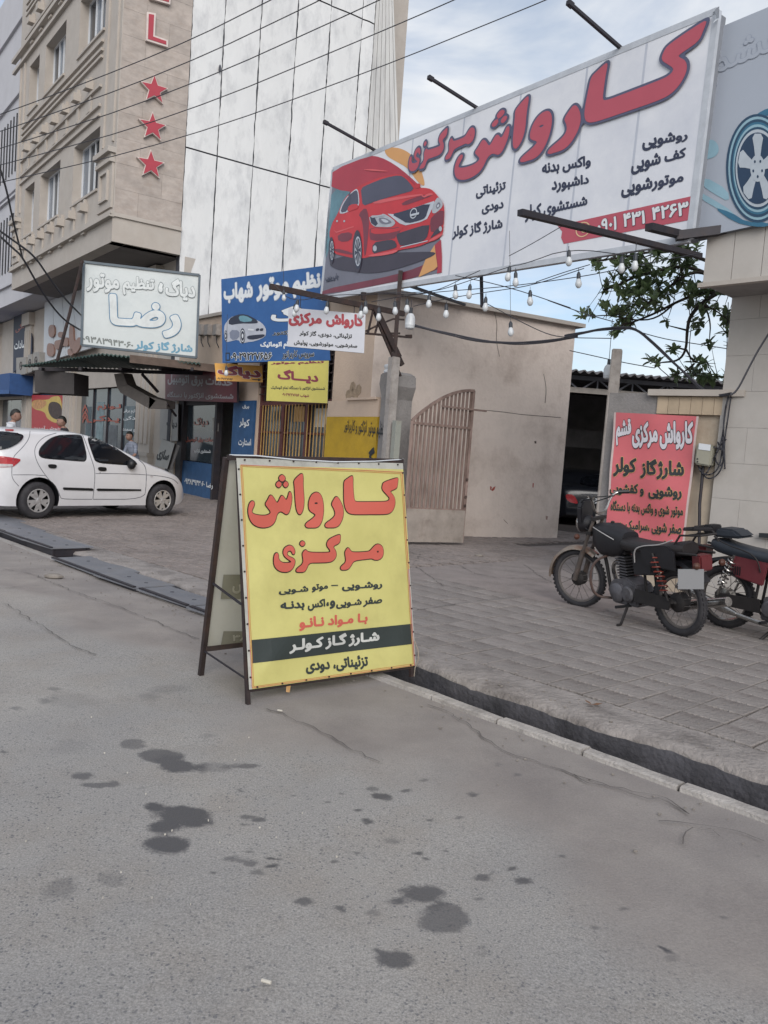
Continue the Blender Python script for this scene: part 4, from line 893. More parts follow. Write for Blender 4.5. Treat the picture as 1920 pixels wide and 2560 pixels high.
# window with brown frame and yellow bars
wf = part('barred_window', (lambda m_: [FR.box(m_, a0, a1, z0, z1, -.16, -.06) for a0, a1, z0, z1 in
    [(2.68, 5.9, 1.15, 1.23), (2.68, 5.9, 2.27, 2.36), (2.68, 2.76, 1.23, 2.27), (5.82, 5.9, 1.23, 2.27), (3.70, 3.80, 1.23, 2.27), (4.72, 4.84, 1.23, 2.27), (2.76, 5.82, 1.70, 1.74), (2.68, 5.9, 3.29, 3.35), (2.68, 2.74, 2.36, 3.29), (5.84, 5.9, 2.36, 3.29)]] and m_)(MB()), M['browngrille'], shops)
for a0, a1 in ((2.78, 3.68), (3.82, 4.70), (4.86, 5.80)):
    mb = MB(); FR.box(mb, a0, a1, 1.24, 2.26, -.14, -.135); part('pane', mb, M['shopglass'], wf)
for k in range(22):
    a = 2.82 + k * .137
    if abs(a - 3.75) < .06 or abs(a - 4.78) < .06: continue
    mb = MB(); mb.cyl(FR.p(a, 1.22, -.045), FR.p(a, 2.28, -.045), .011, .011, 6); part('bar', mb, M['brass'], wf)
for k in range(12):
    mb = MB(); FR.box(mb, 2.75 + k * .26, 2.78 + k * .26, 2.36, 3.29, -.05, -.03); part('bar', mb, M['rust'], wf)
mb = MB(); [FR.box(mb, 2.72, 5.86, z, z + .02, -.028, -.01) for z in (2.5, 2.66, 2.82, 2.98, 3.14)]; part('cross_bars', mb, M['rust'], wf)
for (a0, a1, z0, z1), c_ in (((2.8, 3.5, 1.85, 2.2), '#b9b6ae'), ((3.95, 4.4, 1.95, 2.25), '#a8855a'), ((2.86, 3.1, 1.8, 1.9), '#8a8a88')):
    mb = MB(); FR.box(mb, a0, a1, z0, z1, -.13, -.125); part('paper', mb, mat('paper', c_, .8, var=.15, scale=9), wf)
# blue panel, door bay with glass, blue base
mb = MB(); FR.box(mb, 5.93, 7.08, -.02, 2.38, .004, .05); bp_ = part('blue_panel', mb, M['bluedoor'], shops)
BPn = FR.pl.off(.055)
text_on(BPn, q6(575, 1285, 635, 1290, 632, 1325, 575, 1320), 'برق', M['print_white'], shops, bold=.03); text_on(BPn, q6(548, 1395, 638, 1410, 636, 1490, 548, 1480), 'کولر', M['print_white'], shops, bold=.03)
text_on(BPn, q6(540, 1575, 650, 1580, 650, 1655, 540, 1650), 'استارت', M['print_white'], shops, bold=.03)
dm = MB(); FR.box(dm, 7.12, 7.28, 0, 3.2, -.2, -.04); FR.box(dm, 8.30, 8.42, 0, 3.2, -.2, -.04); FR.box(dm, 10.5, 10.9, 0, 3.25, -.2, .02); FR.box(dm, 8.42, 10.5, 2.34, 2.46, -.2, -.04); FR.box(dm, 7.28, 10.5, 3.1, 3.25, -.2, -.04); part('door_frame', dm, M['steel'], shops)
mb = MB(); FR.box(mb, 8.43, 10.49, .92, 2.33, -.12, -.11); part('shop_pane', mb, M['shopglass'], shops)
mb = MB(); FR.box(mb, 8.43, 10.49, 0, .9, -.12, -.04); part('blue_base', mb, M['bluedoor'], shops)
mb = MB(); FR.box(mb, 7.29, 8.29, 0, 2.9, -.9, -.85); part('open_door', mb, mat('old door', '#35302f', .7, var=.3), shops)
DG = FR.pl.off(-.10)
text_on(DG, q6(155, 1395, 280, 1395, 278, 1475, 155, 1475), 'دیاگ', mat('faded red print', '#9a6a60', .5), shops, bold=.03); text_on(DG, q6(85, 1560, 355, 1570, 350, 1615, 85, 1610), 'خدمات برق اتومبیل', redt, shops, bold=.03, cell=.05)
text_on(DG, q6(155, 1665, 300, 1672, 300, 1712, 155, 1705), 'شستشوی انژکتور', M['print_white'], shops, bold=.03, cell=.05)
text_on(FR.pl.off(-.03), q6(75, 1915, 320, 1960, 318, 2020, 72, 1980), 'رضا ۰۹۳۸۳۹۴۳۰۶۰', M['print_white'], shops, bold=.03, cell=.05)
mb = MB(); mb.prism([DG.at(*p) for p in q6(320, 1395, 368, 1395, 366, 1515, 320, 1515)], FR.N * .01); part('notice_sheet', mb, mat('notice', '#93928f', .7, var=.2, scale=12), shops)

# ---------------------------------------------------------------- flat signs
def board(name, label, cat, plane, px, m, th=.05, edge=None, group=None, parts=None):
    q_ = [plane.at(*p) for p in px]; t = thing(name, label, cat, (q_[2] + q_[3]) / 2, group)
    mb = MB(); mb.prism([p - plane.N * .004 for p in q_], plane.N * -th); part('board', mb, edge or M['steel'], t)
    n = 14; mb = MB(); f = quadmap(q_)
    mb.add([f(i / n, j / 4) for j in range(5) for i in range(n + 1)], [(j * (n + 1) + i, j * (n + 1) + i + 1, (j + 1) * (n + 1) + i + 1, (j + 1) * (n + 1) + i) for j in range(4) for i in range(n)])
    part('sign_face', mb, m, t, recalc=False); return t, q_
def rim(mb, q_, w, nrm, o=.02):
    c_ = sum(q_, Vector()) / 4
    for i in range(4): mb.bar(q_[i], q_[(i + 1) % 4], w, w + .01, up=nrm)
# maroon shop sign
MS = FR.pl.off(.25)
t, q_ = board('maroon_sign', 'dark maroon shop sign with grey lettering under the green awning', 'sign', MS, [(413, 926), (592, 930), (592, 1006), (413, 1001)], M['maroon'])
gl_ = mat('grey print', '#8c8a8f', .5)
text_on(MS, q6(10, 1015, 490, 1050, 490, 1160, 8, 1120) if False else [(420, 932), (582, 944), (581, 972), (419, 962)], 'خدمات برق اتومبیل', gl_, t, bold=.035); text_on(MS, [(419, 978), (584, 982), (584, 1001), (418, 996)], 'شستشوی انژکتور با دستگاه', gl_, t, bold=.03)
# orange sign
OP = vplane(FR.p(5.7, 0, .30), 88)
t, q_ = board('orange_sign', 'small orange sign with maroon lettering and an arrow under the blue sign', 'sign', OP, q6(333, 925, 745, 950, 750, 1092, 347, 1077), mat('orange sign', '#d09a45', .5), .03)
mar = mat('maroon print', '#74263a', .5)
text_on(OP, q6(360, 945, 735, 955, 735, 1075, 360, 1035), 'دیاگ', mar, t, bold=.06, outline=(M['print_white'], .02)); text_on(OP, q6(358, 1048, 490, 1055, 490, 1075, 358, 1068), '۰۹۰۲۹۲۲۷۶۵۶', M['ink'], t, bold=.03, cell=.06)
mb = MB(); print_shape(mb, 0, OP, q6(655, 1063, 710, 1065, 710, 1058, 738, 1070, 710, 1083, 710, 1074, 655, 1070), .004, 0); part('arrow', mb, M['ink'], t)
# yellow sign over the window
YSP = vplane(FR.p(4.6, 0, .35), -60)
YSP = vplane(FR.p(3.1, 0, .30), -80)
t, q_ = board('yellow_diagnostics_sign', 'faded yellow sign with maroon heading above the barred window', 'sign', YSP, q6(795, 910, 1320, 905, 1308, 1272, 780, 1250), mat('yellow sign', '#b8b05a', .5, var=.06), .02, M['white'])
text_on(YSP, q6(880, 975, 1232, 1000, 1230, 1110, 876, 1080), 'دیـــاگ', mar, t, bold=.05); text_on(YSP, q6(820, 1118, 1288, 1128, 1286, 1170, 820, 1160), 'شستشوی انژکتور با دستگاه تمام اتوماتیک', M['ink'], t, bold=.03, cell=.05)
text_on(YSP, q6(918, 1182, 1150, 1195, 1150, 1225, 918, 1215), 'شهاب ۰۹۰۲۹۲۲۷۶۵۶', mar, t, bold=.03, cell=.05); text_on(YSP, q6(820, 912, 1280, 905, 1280, 935, 820, 945), 'تنظیم موتور', mar, t, bold=.05)
# big blue sign
BSP = vplane(FR.p(5.1, 0, .75), -51.8)
t, q_ = board('blue_tuning_sign', 'large blue sign with white lettering and a printed white car', 'sign', BSP, [(553, 698), (812, 664), (826, 901), (556, 907)], M['blue'], .10)
pw, gy = M['print_white'], mat('letter shadow', '#8b97ad', .5)
text_on(BSP, q6(412, 245, 665, 205, 665, 395, 415, 412), 'شهاب', pw, t, bold=.05, outline=(gy, .03)); text_on(BSP, q6(695, 200, 975, 165, 978, 375, 698, 395), 'موتور', pw, t, bold=.05, outline=(gy, .03)); text_on(BSP, q6(1005, 155, 1250, 130, 1252, 335, 1010, 365), 'نظیم', pw, t, bold=.05, outline=(gy, .03))
text_on(BSP, q6(822, 445, 1300, 420, 1300, 590, 822, 590), 'دیاگ', pw, t, bold=.05, outline=(M['ink'], .02)); text_on(BSP, q6(835, 645, 1250, 640, 1250, 695, 835, 695), 'تنظیم انژکتور', M['ink'], t, bold=.03, outline=(pw, .03), cell=.05)
text_on(BSP, q6(730, 735, 1250, 730, 1250, 800, 730, 805), 'با دستگاه تمام اتوماتیک', pw, t, bold=.05, cell=.05); text_on(BSP, q6(920, 815, 1195, 812, 1195, 885, 920, 892), 'سرویس کاربراتور', M['ink'], t, bold=.03, outline=(pw, .03), cell=.05)
text_on(BSP, q6(475, 835, 830, 832, 830, 895, 475, 905), '۰۹۰۲۹۲۲۷۶۵۶', M['ink'], t, bold=.03, outline=(pw, .04), cell=.05)
mb = MB(); cw = [mat('printed white car', '#a9adb8', .4, var=.15, scale=3), mat('printed dark', '#23283a', .4), mat('printed glass', '#5f8a99', .4), mat('printed light', '#c8ccd2', .4), mat('printed shade', '#747a8c', .4)]
print_shape(mb, 0, BSP, q6(415, 620, 422, 588, 470, 530, 520, 512, 600, 505, 680, 545, 740, 575, 775, 620, 780, 660, 770, 700, 690, 735, 610, 745, 560, 760, 540, 720, 460, 740, 430, 745, 415, 690), .004)
print_shape(mb, 1, BSP, q6(455, 545, 520, 508, 600, 500, 690, 545, 715, 580, 640, 585, 560, 582, 455, 600), .006); print_shape(mb, 2, BSP, q6(535, 520, 600, 512, 680, 560, 560, 575), .008); print_shape(mb, 4, BSP, q6(460, 640, 550, 640, 545, 715, 470, 730), .006)
def disc(cx, cy, rx, ry, n=18): return [(cx + rx * math.cos(2 * math.pi * k / n), cy + ry * math.sin(2 * math.pi * k / n)) for k in range(n)]
for cx, cy, rx, ry in ((430, 690, 13, 48), (575, 690, 22, 66)):
    for mi, s_, lf in ((1, 1, .009), (3, .8, .011), (1, .66, .013), (3, .3, .015)): print_shape(mb, mi, BSP, q6(*[v for p in disc(cx, cy, rx * s_, ry * s_) for v in p]), lf, 0)
for x in (705, 740): print_shape(mb, 1, BSP, q6(x - 17, 628, x + 14, 622, x + 14, 645, x - 15, 650), .009)
print_shape(mb, 3, BSP, q6(615, 628, 665, 630, 680, 645, 630, 645), .009); print_shape(mb, 1, BSP, q6(610, 690, 700, 680, 770, 675, 760, 700, 680, 722, 620, 720), .009)
part('printed_car', mb, cw, t)
mb = MB(); print_shape(mb, 0, BSP, q6(428, 835, 465, 835, 465, 905, 428, 905), .004, 0); print_shape(mb, 1, BSP, q6(434, 845, 459, 845, 459, 895, 434, 895), .006, 0); part('phone_mark', mb, [M['ink'], M['blue']], t)
# white board with raised letters (upper right of the hotel shop)
RZP = vplane((-4.3, 18.0), 78)
t, q_ = board('white_raised_letter_sign', 'white box sign with raised pale letters and a blue outlined name on the awning', 'sign', RZP, [(210, 655), (499, 688), (491, 894), (204, 863)], mat('pale sign', '#bfc5c6', .45, var=.03, dirt='#8f9da2', dscale=.8, damt=.4), .30, M['steel'])
mb = MB(); [mb.bar(q_[i], q_[(i + 1) % 4], .05, .07, up=RZP.N) for i in range(4)]; part('sign_rim', mb, mat('sign rim grey', '#4e5a64', .5), t)
pf = mat('raised letter', '#c3c8c9', .45); sh = mat('letter side', '#6d777c', .5); bo = mat('blue outline', '#3c6f92', .45)
def raised(px, body, m1, m2, b=.04, ol=.025): 
    text_on(RZP, px, body, m1, t, bold=b, outline=(m2, ol), lift=.02)
raised(q5(750, 140, 1030, 165, 1032, 330, 748, 305), 'موتور', pf, sh); raised(q5(1060, 170, 1335, 190, 1335, 345, 1060, 335), 'تنظیم', pf, sh); raised(q5(1370, 230, 1410, 232, 1405, 318, 1368, 312), '،', pf, sh); raised(q6(-90, 195, 168, 205, 168, 395, -92, 370), 'دیاگ', pf, sh)
raised(q5(945, 325, 1435, 370, 1425, 625, 945, 600), 'ضـا', pf, bo, .05, .022); raised(q5(1408, 500, 1565, 510, 1560, 718, 1405, 705), 'ر', pf, bo, .06, .022)
text_on(RZP, q5(715, 685, 1155, 745, 1150, 800, 715, 740), '۰۹۳۸۳۹۴۳۰۶۰', mat('grey digits', '#6f7574', .5), t, bold=.035); text_on(RZP, q5(1165, 735, 1660, 770, 1660, 835, 1160, 810) if False else [(337, 848), (482, 859), (481, 886), (336, 877)], 'شارژ گاز کولر', mat('faded blue print', '#5f8fa8', .5), t, bold=.05)
# corrugated green awning carrying it
aw = thing('green_awning', 'green corrugated awning over the shop front carrying the white raised letter sign', 'awning', (-5, 18, 3.2))
AX = lambda x, y, d: at_depth(x, y, d)
c0, c1, c2, c3 = AX(55, 914, 18.3), AX(252, 884, 16.6), AX(500, 908, 17.2), AX(575, 921, 19.2)
n = 200; vs = []; 
for k in range(n + 1):
    u = k / n; a = c0.lerp(c1, min(1, u * 2)) if u < .5 else c1.lerp(c2, u * 2 - 1); b_ = AX(70, 914, 21.5).lerp(AX(560, 925, 20.5), u)
    z = .022 * math.sin(k * 1.5); vs += [a + Vector((0, 0, z)), b_ + Vector((0, 0, z)), b_ + Vector((0, 0, z - .02)), a + Vector((0, 0, z - .02))]
mb = MB(); mb.add(vs, [(k * 4 + c, k * 4 + (c + 1) % 4, (k + 1) * 4 + (c + 1) % 4, (k + 1) * 4 + c) for k in range(n) for c in range(4)]); part('corrugated_sheet', mb, mat('green sheet', '#2f4a45', .6, var=.2, dirt='#50605a', dscale=5), aw, smooth=False, recalc=True)
mb = MB(); mb.bar(c1 + Vector((.6, 0, -.06)), c2 + Vector((.3, .3, -.06)), .04, .16); part('fascia_board', mb, mat('weathered board', '#5d4f47', .8, var=.25, scale=10, stretch=(.3, 1, 1)), aw)
mb = MB(); [mb.bar(AX(x, 922, 17.2), AX(x + 60, 928, 20.6), .06) for x in (100, 200, 300, 400, 480)]; mb.bar(AX(100, 922, 17.6), AX(560, 935, 19.6), .08); part('awning_beam', mb, M['steel'], aw)
t = thing('leaning_rod', 'long rusty rod leaning beside the white raised letter sign', 'rod', AX(143, 900, 17.4)); mb = MB(); mb.tube([AX(143, 902, 17.2), AX(175, 780, 17.25), AX(206, 652, 17.3)], .035, 6); part('rod', mb, M['rust'], t)
t = thing('dark_metal_box', 'dark brown sheet metal box hanging below the green awning', 'box', AX(135, 985, 17.8)); mb = MB(); P0 = [AX(*p, 17.8) for p in q5(300, 985, 640, 1010, 640, 1195, 302, 1178)]; mb.prism(P0, Vector((.1, .6, 0))); part('box_shell', mb, mat('dark brown sheet', '#332f30', .6, var=.2), t)
t = thing('bent_duct', 'bent dark sheet duct hanging under the awning in front of the parts shop', 'duct', AX(360, 985, 18)); mb = MB()
for pp in (q5(985, 1020, 1060, 1010, 1100, 1115, 1010, 1130), q5(1010, 1130, 1100, 1110, 1290, 1215, 1345, 1250, 1290, 1320, 1040, 1180), q5(1290, 1215, 1440, 1255, 1440, 1320, 1285, 1320)): mb.prism([AX(*p, 18.0) for p in pp], Vector((.1, .35, .02)))
part('duct_shell', mb, mat('duct sheet', '#4c4745', .6, var=.2), t)
mb = MB(); mb.bar(AX(355, 935, 17.9), AX(395, 980, 18.3), .05); mb.bar(AX(418, 1010, 18), AX(440, 1040, 18.6), .04); part('duct_hanger', mb, M['steel'], t)
# papers and boards by the shop door
LP = FR.pl.off(.1)
t, q_ = board('diagnostics_placard', 'grey white placard with black lettering on the pillar left of the glass door', 'placard', LP, q5(1385, 1290, 1540, 1275, 1535, 1600, 1380, 1590), mat('placard white', '#9a9a9a', .6, var=.08, dirt='#7d7a77', dscale=3), .03)
text_on(LP, q5(1440, 1400, 1535, 1410, 1530, 1500, 1440, 1480), 'دیاگ', M['ink'], t, bold=.05)
LQ = FR.pl.off(.45)
t, q_ = board('leaning_board', 'tilted white board with grey lettering leaning beside the shop door', 'board', LQ, q5(1400, 1580, 1510, 1620, 1445, 1840, 1335, 1810), mat('leaning white', '#9c9d9c', .6, var=.1, dirt='#77787a', dscale=3), .03)
text_on(LQ, q5(1370, 1655, 1480, 1690, 1440, 1790, 1350, 1760), 'سازی', M['ink'], t, bold=.06)
mb = MB(); mb.prism([FR.pl.off(.38).at(*p) for p in q5(1500, 1620, 1545, 1640, 1470, 1850, 1430, 1840)], FR.N * -.03); t2 = thing('dark_board', 'dark board standing behind the tilted white board', 'board', FR.pl.off(.38).at(*q5(1450, 1845)[0])); part('board', mb, M['darkwall'], t2)
for k, x in enumerate((200, 258, 333)):   # small lamp housings on the wall
    pl_ = FR.pl.off(.06); c_ = pl_.at(*q6(x + 18, 640)[0]); t = thing('wall_lamp', ['grey wall lamp box beside the blue sign, leftmost of three', 'grey wall lamp box, middle one left of the blue sign', 'grey wall lamp box closest to the blue sign'][k], 'lamp', c_, 'lamp boxes on the shop parapet')
    mb = MB(); mb.cbox(c_, .13, .06, .13, FR.d); part('housing', mb, M['grey'], t, bevel=.01); mb = MB(); mb.tube([c_ + Vector((0, 0, -.13)), c_ + Vector((.02, 0, -.3)), c_ + FR.d * -.2 + Vector((0, 0, -.42))], .012, 5); part('lamp_arm', mb, M['steel'], t)

# ================================================================ RIGHT SIDE: pole, low wall, right building
RP = Vector((2.64, 9.95, 0)); RW = Fr(RP, -53); RW.d = -RW.d; RW.s = 1
RB = Fr((3.72, 9.14), -43.8); RB.d = -RB.d
t = thing('concrete_pole', 'leaning weathered square pole right of the driveway next to the red banner', 'pole', RP)
pp = vplane(RP, 80); base_ = [pp.at(*p) for p in [(1478, 1400), (1508, 1402), (1556, 872), (1530, 871)]]
mb = MB(); mb.prism([base_[0] * 1, base_[1], base_[2], base_[3]], Vector((.05, .16, 0))); part('shaft', mb, M['grey'], t, bevel=.01)
lw = thing('banner_wall', 'low plastered wall with a tiled cap behind the red banner', 'wall', RW.p(.7, 0))
mb = MB(); RW.box(mb, .02, .62, -.05, RW.sz(1560, 982)[1], -.5, -.02); part('cement_pier', mb, M['cement'], lw)
zc = RW.sz(1640, 990)[1]; mb = MB(); RW.box(mb, .62, 1.42, -.05, zc, -.5, -.06); part('wall', mb, mat('stained cream wall', '#aca090', .85, var=.12, scale=5, dirt='#8e7a68', dscale=3, damt=.6), lw)
ztl = RW.sz(1651, 1034)[1]
for k in range(6):
    mb = MB(); RW.box(mb, .625 + k * .13, .751 + k * .13, ztl, zc - .004, -.058, .0); part('tile', mb, mat('cream tile', '#ab9a84', .6, var=.1, rnd=.05) if k == 0 else bpy.data.materials['cream tile'], lw)
mb = MB(); RW.box(mb, .52, 1.6, zc + .002, zc + .075, -.5, .06); part('coping', mb, M['stone'], lw)
# right building: tiled face, fascia box
rb = thing('right_building', 'pale tiled building at the right edge with an overhanging fascia', 'building', RB.p(2, 0))
mb = MB(); mb.box(RB.p(0, -.05, -.02), RB.d * 9, RB.N * -5, (0, 0, 6.5)); part('wall', mb, mat('tile grout', '#8d8883', .8), rb)
tm_ = mat('wall tile', '#b0aba6', .55, var=.07, scale=2, rnd=.02, bump=.05, dirt='#9b958d', dscale=1.5, damt=.4)
for j in range(9):
    for i in range(14):
        a = i * .64 - (.0 if j % 2 else .32); a0, a1 = max(0, a + .0012), a + .6388
        if a1 < .05: continue
        mb = MB(); RB.box(mb, a0, a1, .0 + j * .40 + .0012, j * .40 + .3988, -.02, random.uniform(.0, .002)); part('wall_tile', mb, tm_, rb)
zf0, zf1 = 3.52, 4.08; W_ = .72
z_f = Fr(RB.p(-.05, 0, W_), -43.8); z_f.d = -z_f.d
s_l, zz = z_f.sz(1756, 712); s_l2, zz2 = z_f.sz(1762, 600); print('fascia', s_l, zz, zz2)
zf0 = zz; zf1 = zz2 + .05
mb = MB(); z_f.box(mb, s_l, 9, zf0, zf1, -W_ - .3, -.02); part('fascia_box', mb, mat('fascia soffit', '#8f8b89', .7), rb)
for i in range(26):
    mb = MB(); z_f.box(mb, s_l + .003 + i * .30, s_l + .297 + i * .30, zf0 + .02, zf1, -.02, 0); part('fascia_tile', mb, tm_, rb)
mb = MB(); z_f.box(mb, s_l - .04, 9, zf0 - .03, zf0 + .016, -.05, .03); part('fascia_edge', mb, M['stone'], rb)
# meter box, conduit, cables on the wall
mp_ = RW.pl.off(.12); q_ = [mp_.at(*p) for p in q8(1150, 1565, 1262, 1580, 1245, 1735, 1130, 1715)]
t = thing('meter_box', 'pale grey meter box with coiled cables right of the red banner', 'meter box', q_[3]); mb = MB(); mb.prism(q_, RW.N * -.18); part('box', mb, mat('meter box grey', '#8f8d80', .6, var=.06), t, bevel=.015)
mb = MB(); mb.prism([p + RW.N * .001 for p in (q_[0].lerp(q_[1], .15), q_[0].lerp(q_[1], .9), q_[0].lerp(q_[1], .9) + Vector((0, 0, -.07)), q_[0].lerp(q_[1], .15) + Vector((0, 0, -.07)))], RW.N * .006); part('window', mb, M['white'], t)
mb = MB(); [mb.cyl(mp_.at(*p), mp_.at(*p) + RW.N * .006, .01, .01, 6) for p in q8(1155, 1680, 1155, 1700, 1230, 1600)]; part('knob', mb, M['ink'], t)
t = thing('conduit', 'dark vertical conduit running down the wall beside the meter box', 'pipe', RW.pl.off(.05).at(1745, 1350)); mb = MB(); cp = RW.pl.off(.03); mb.tube([cp.at(*p) for p in q8(1195, 1725, 1185, 1850, 1170, 2000, 1165, 2400)], .018, 7); part('pipe', mb, M['steel'], t)
t = thing('cable_bundle', 'tangled black cables running up the corner beside the meter box', 'cables', cp.at(*q8(1330, 1800)[0]))
for pts_ in (q8(1385, 1225, 1355, 1300, 1340, 1450, 1335, 1600, 1310, 1750, 1240, 1800, 1180, 1780, 1160, 1730), q8(1375, 1230, 1350, 1350, 1330, 1560, 1260, 1700, 1230, 1770, 1200, 1800, 1170, 1740), q8(1340, 1500, 1345, 1700, 1300, 1800, 1220, 1830, 1170, 1750), q8(1345, 1620, 1260, 1590, 1180, 1590, 1150, 1640), q8(1360, 1540, 1290, 1620, 1280, 1700, 1330, 1740, 1345, 1650, 1300, 1560), q8(1395, 1225, 1370, 1400, 1345, 1560, 1350, 1750)):
    mb = MB(); mb.tube([cp.off(random.uniform(.0, .05)).at(*p) for p in chaikin(pts_, 2, False)], .009, 5); part('cable', mb, M['wire'], t)
t = thing('black_bracket', 'short black rail fixed to the right building wall at the right edge', 'bracket', RB.pl.off(.05).at(1910, 1338)); mb = MB(); mb.bar(RB.pl.off(.05).at(1899, 1338), RB.pl.off(.05).at(1960, 1341), .04, .05); part('rail', mb, M['ink'], t)

# red banner
RBN = RW.pl.off(.07); BQ = [RBN.at(*p) for p in [(1536, 1031), (1747, 1041), (1706, 1395), (1511, 1382)]]
t = thing('red_banner', 'faded red cloth banner with white and black lettering hung beside the driveway', 'banner', (BQ[2] + BQ[3]) / 2)
bf = quadmap(BQ); n = 40
def bw(s_, v): return bf(s_, v) + RW.N * (.012 * math.sin(s_ * 9 + v * 4) + .010 * math.sin(v * 13 + s_ * 3) + .02 * math.exp(-((s_ - .08) ** 2 + (v - .95) ** 2) * 40))
mb = MB(); mb.add([bw(i / n, j / n) for j in range(n + 1) for i in range(n + 1)], [(j * (n + 1) + i, j * (n + 1) + i + 1, (j + 1) * (n + 1) + i + 1, (j + 1) * (n + 1) + i) for j in range(n) for i in range(n)])
bo_ = part('cloth', mb, [mat('banner red', '#bd6067', .7, var=.06, scale=3, dirt='#a0606a', dscale=2, damt=.4), mat('banner hem', '#b9a8a6', .8)], t, smooth=True)
for p_ in bo_.data.polygons:
    i = p_.index % n
    if i == n - 1 or (i == 0 and p_.index // n > 14): p_.material_index = 1
def ban(px, body, m_, **k):
    q_ = [RBN.at(*p) for p in px]; e = []
    u, v = BQ[2] - BQ[3], BQ[0] - BQ[3]
    f = quadmap(q_)
    def g_(s_, t_):
        P = f(s_, t_); d_ = P - BQ[3]; uu, vv, uv = u.dot(u), v.dot(v), u.dot(v); a, b_ = d_.dot(u), d_.dot(v); D_ = uu * vv - uv * uv
        S_, T_ = (a * vv - b_ * uv) / D_, (b_ * uu - a * uv) / D_; return P + RW.N * (bw(S_, T_) - bf(S_, T_)).dot(RW.N)
    return letters(body, g_, RW.N, m_, t, lift=.006, **k)
by = mat('yellow edge', '#c3a76a', .6); bw_ = mat('banner white', '#c2c0c8', .6)
ban(qr(335, 265, 545, 262, 545, 560, 330, 635), 'قشم', bw_, bold=.05, outline=(M['ink'], .035)); ban(qr(552, 300, 915, 300, 915, 665, 550, 665), 'مرکزی', bw_, bold=.05, outline=(M['ink'], .035)); ban(qr(940, 290, 1405, 295, 1400, 690, 938, 680), 'کارواش', bw_, bold=.05, outline=(M['ink'], .035))
ban(qr(305, 780, 615, 800, 610, 1060, 300, 1060), 'کولر', M['ink'], bold=.05, outline=(by, .02)); ban(qr(670, 810, 905, 815, 905, 1090, 670, 1085), 'گاز', M['ink'], bold=.05, outline=(by, .02)); ban(qr(905, 830, 1270, 840, 1268, 1105, 900, 1100), 'شارژ', M['ink'], bold=.05, outline=(by, .02))
ban(qr(250, 1150, 720, 1160, 720, 1340, 250, 1310), 'و کفشویی', M['ink'], bold=.05, outline=(by, .02)); ban(qr(785, 1185, 1245, 1200, 1245, 1390, 785, 1370), 'روشویی', M['ink'], bold=.05, outline=(by, .02))
ban(qr(265, 1380, 1262, 1440, 1262, 1640, 262, 1560), 'موتور شوی و واکس بدنه با دستگاه', M['ink'], bold=.04, outline=(by, .02), cell=.04); ban(qr(225, 1640, 1240, 1700, 1238, 1900, 222, 1790), 'صفر شویی ،سرامیک ،دودی', M['ink'], bold=.04, outline=(by, .02), cell=.04)
ban(qr(215, 1880, 1230, 1960, 1228, 2100, 212, 2040), 'صندلی ماشینهای ایرانی', M['ink'], bold=.04, outline=(by, .02), cell=.04)

# ---------------------------------------------------------------- shed at the end of the drive
shed = thing('open_shed', 'open shed with corrugated roof and white truss behind the wall', 'shed', (6, 18, 0))
SH = Fr((3.0, 18.2), 88); zt = SH.sz(1640, 948)[1]; zb_ = SH.sz(1480, 978)[1]; print('shed', zt, zb_)
n = 440; mb = MB(); vs = []
for k in range(n + 1):
    u = -1.5 + 13 * k / n; z = .030 * math.sin(k * 1.0); a, b_ = SH.p(u, zt + z, .5), SH.p(u, zt + .5 + z, -10); vs += [a, b_, b_ - Vector((0, 0, .03)), a - Vector((0, 0, .03))]
mb.add(vs, [(k * 4 + c, k * 4 + (c + 1) % 4, (k + 1) * 4 + (c + 1) % 4, (k + 1) * 4 + c) for k in range(n) for c in range(4)]); part('corrugated_roof', mb, mat('asbestos roof', '#6c6a6c', .85, var=.2, scale=3, dirt='#4d4b4d', dscale=4), shed, recalc=True)
trm = mat('truss paint', '#7e8088', .6, var=.1)
mb = MB(); mb.bar(SH.p(-1.5, zt - .1), SH.p(11.5, zt - .1), .07, .09); part('top_chord', mb, trm, shed); mb = MB(); mb.bar(SH.p(-1.5, zb_), SH.p(11.5, zb_), .07, .12); part('bottom_chord', mb, mat('pale chord', '#a9a39d', .7), shed)
for k in range(14):
    a = -1.2 + k * .8; mb = MB(); mb.bar(SH.p(a, zb_), SH.p(a + .4, zt - .1), .035); mb.bar(SH.p(a + .8, zb_), SH.p(a + .4, zt - .1), .035); mb.bar(SH.p(a + .4, zb_), SH.p(a + .4, zt - .1), .03); part('web_member', mb, trm, shed)
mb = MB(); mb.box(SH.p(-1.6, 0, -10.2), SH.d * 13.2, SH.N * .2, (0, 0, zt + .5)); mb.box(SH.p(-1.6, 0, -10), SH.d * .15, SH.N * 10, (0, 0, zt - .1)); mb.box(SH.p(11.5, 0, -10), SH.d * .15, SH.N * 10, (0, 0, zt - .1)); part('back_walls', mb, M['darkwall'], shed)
mb = MB(); [mb.bar(SH.p(x, 0, .0), SH.p(x, zt - .1, 0), .14) for x in (-1.3, 5.5, 11)]; part('column', mb, M['grey'], shed)
mb = MB(); mb.bar(SH.p(-1.4, 2.3, -5), SH.p(11, 2.3, -5), .2, .5); part('beam', mb, M['darkwall'], shed)
t = thing('back_door_frame', 'dark timber frame standing inside the shed behind the parked car', 'frame', SH.p(1.2, 0, -7)); mb = MB(); mb.bar(SH.p(.9, 0, -8), SH.p(.9, 1.7, -8), .1); mb.bar(SH.p(1.8, 0, -8), SH.p(1.8, 1.7, -8), .1); mb.bar(SH.p(.9, 1.7, -8), SH.p(1.8, 1.7, -8), .1); part('frame', mb, M['brass'], t)
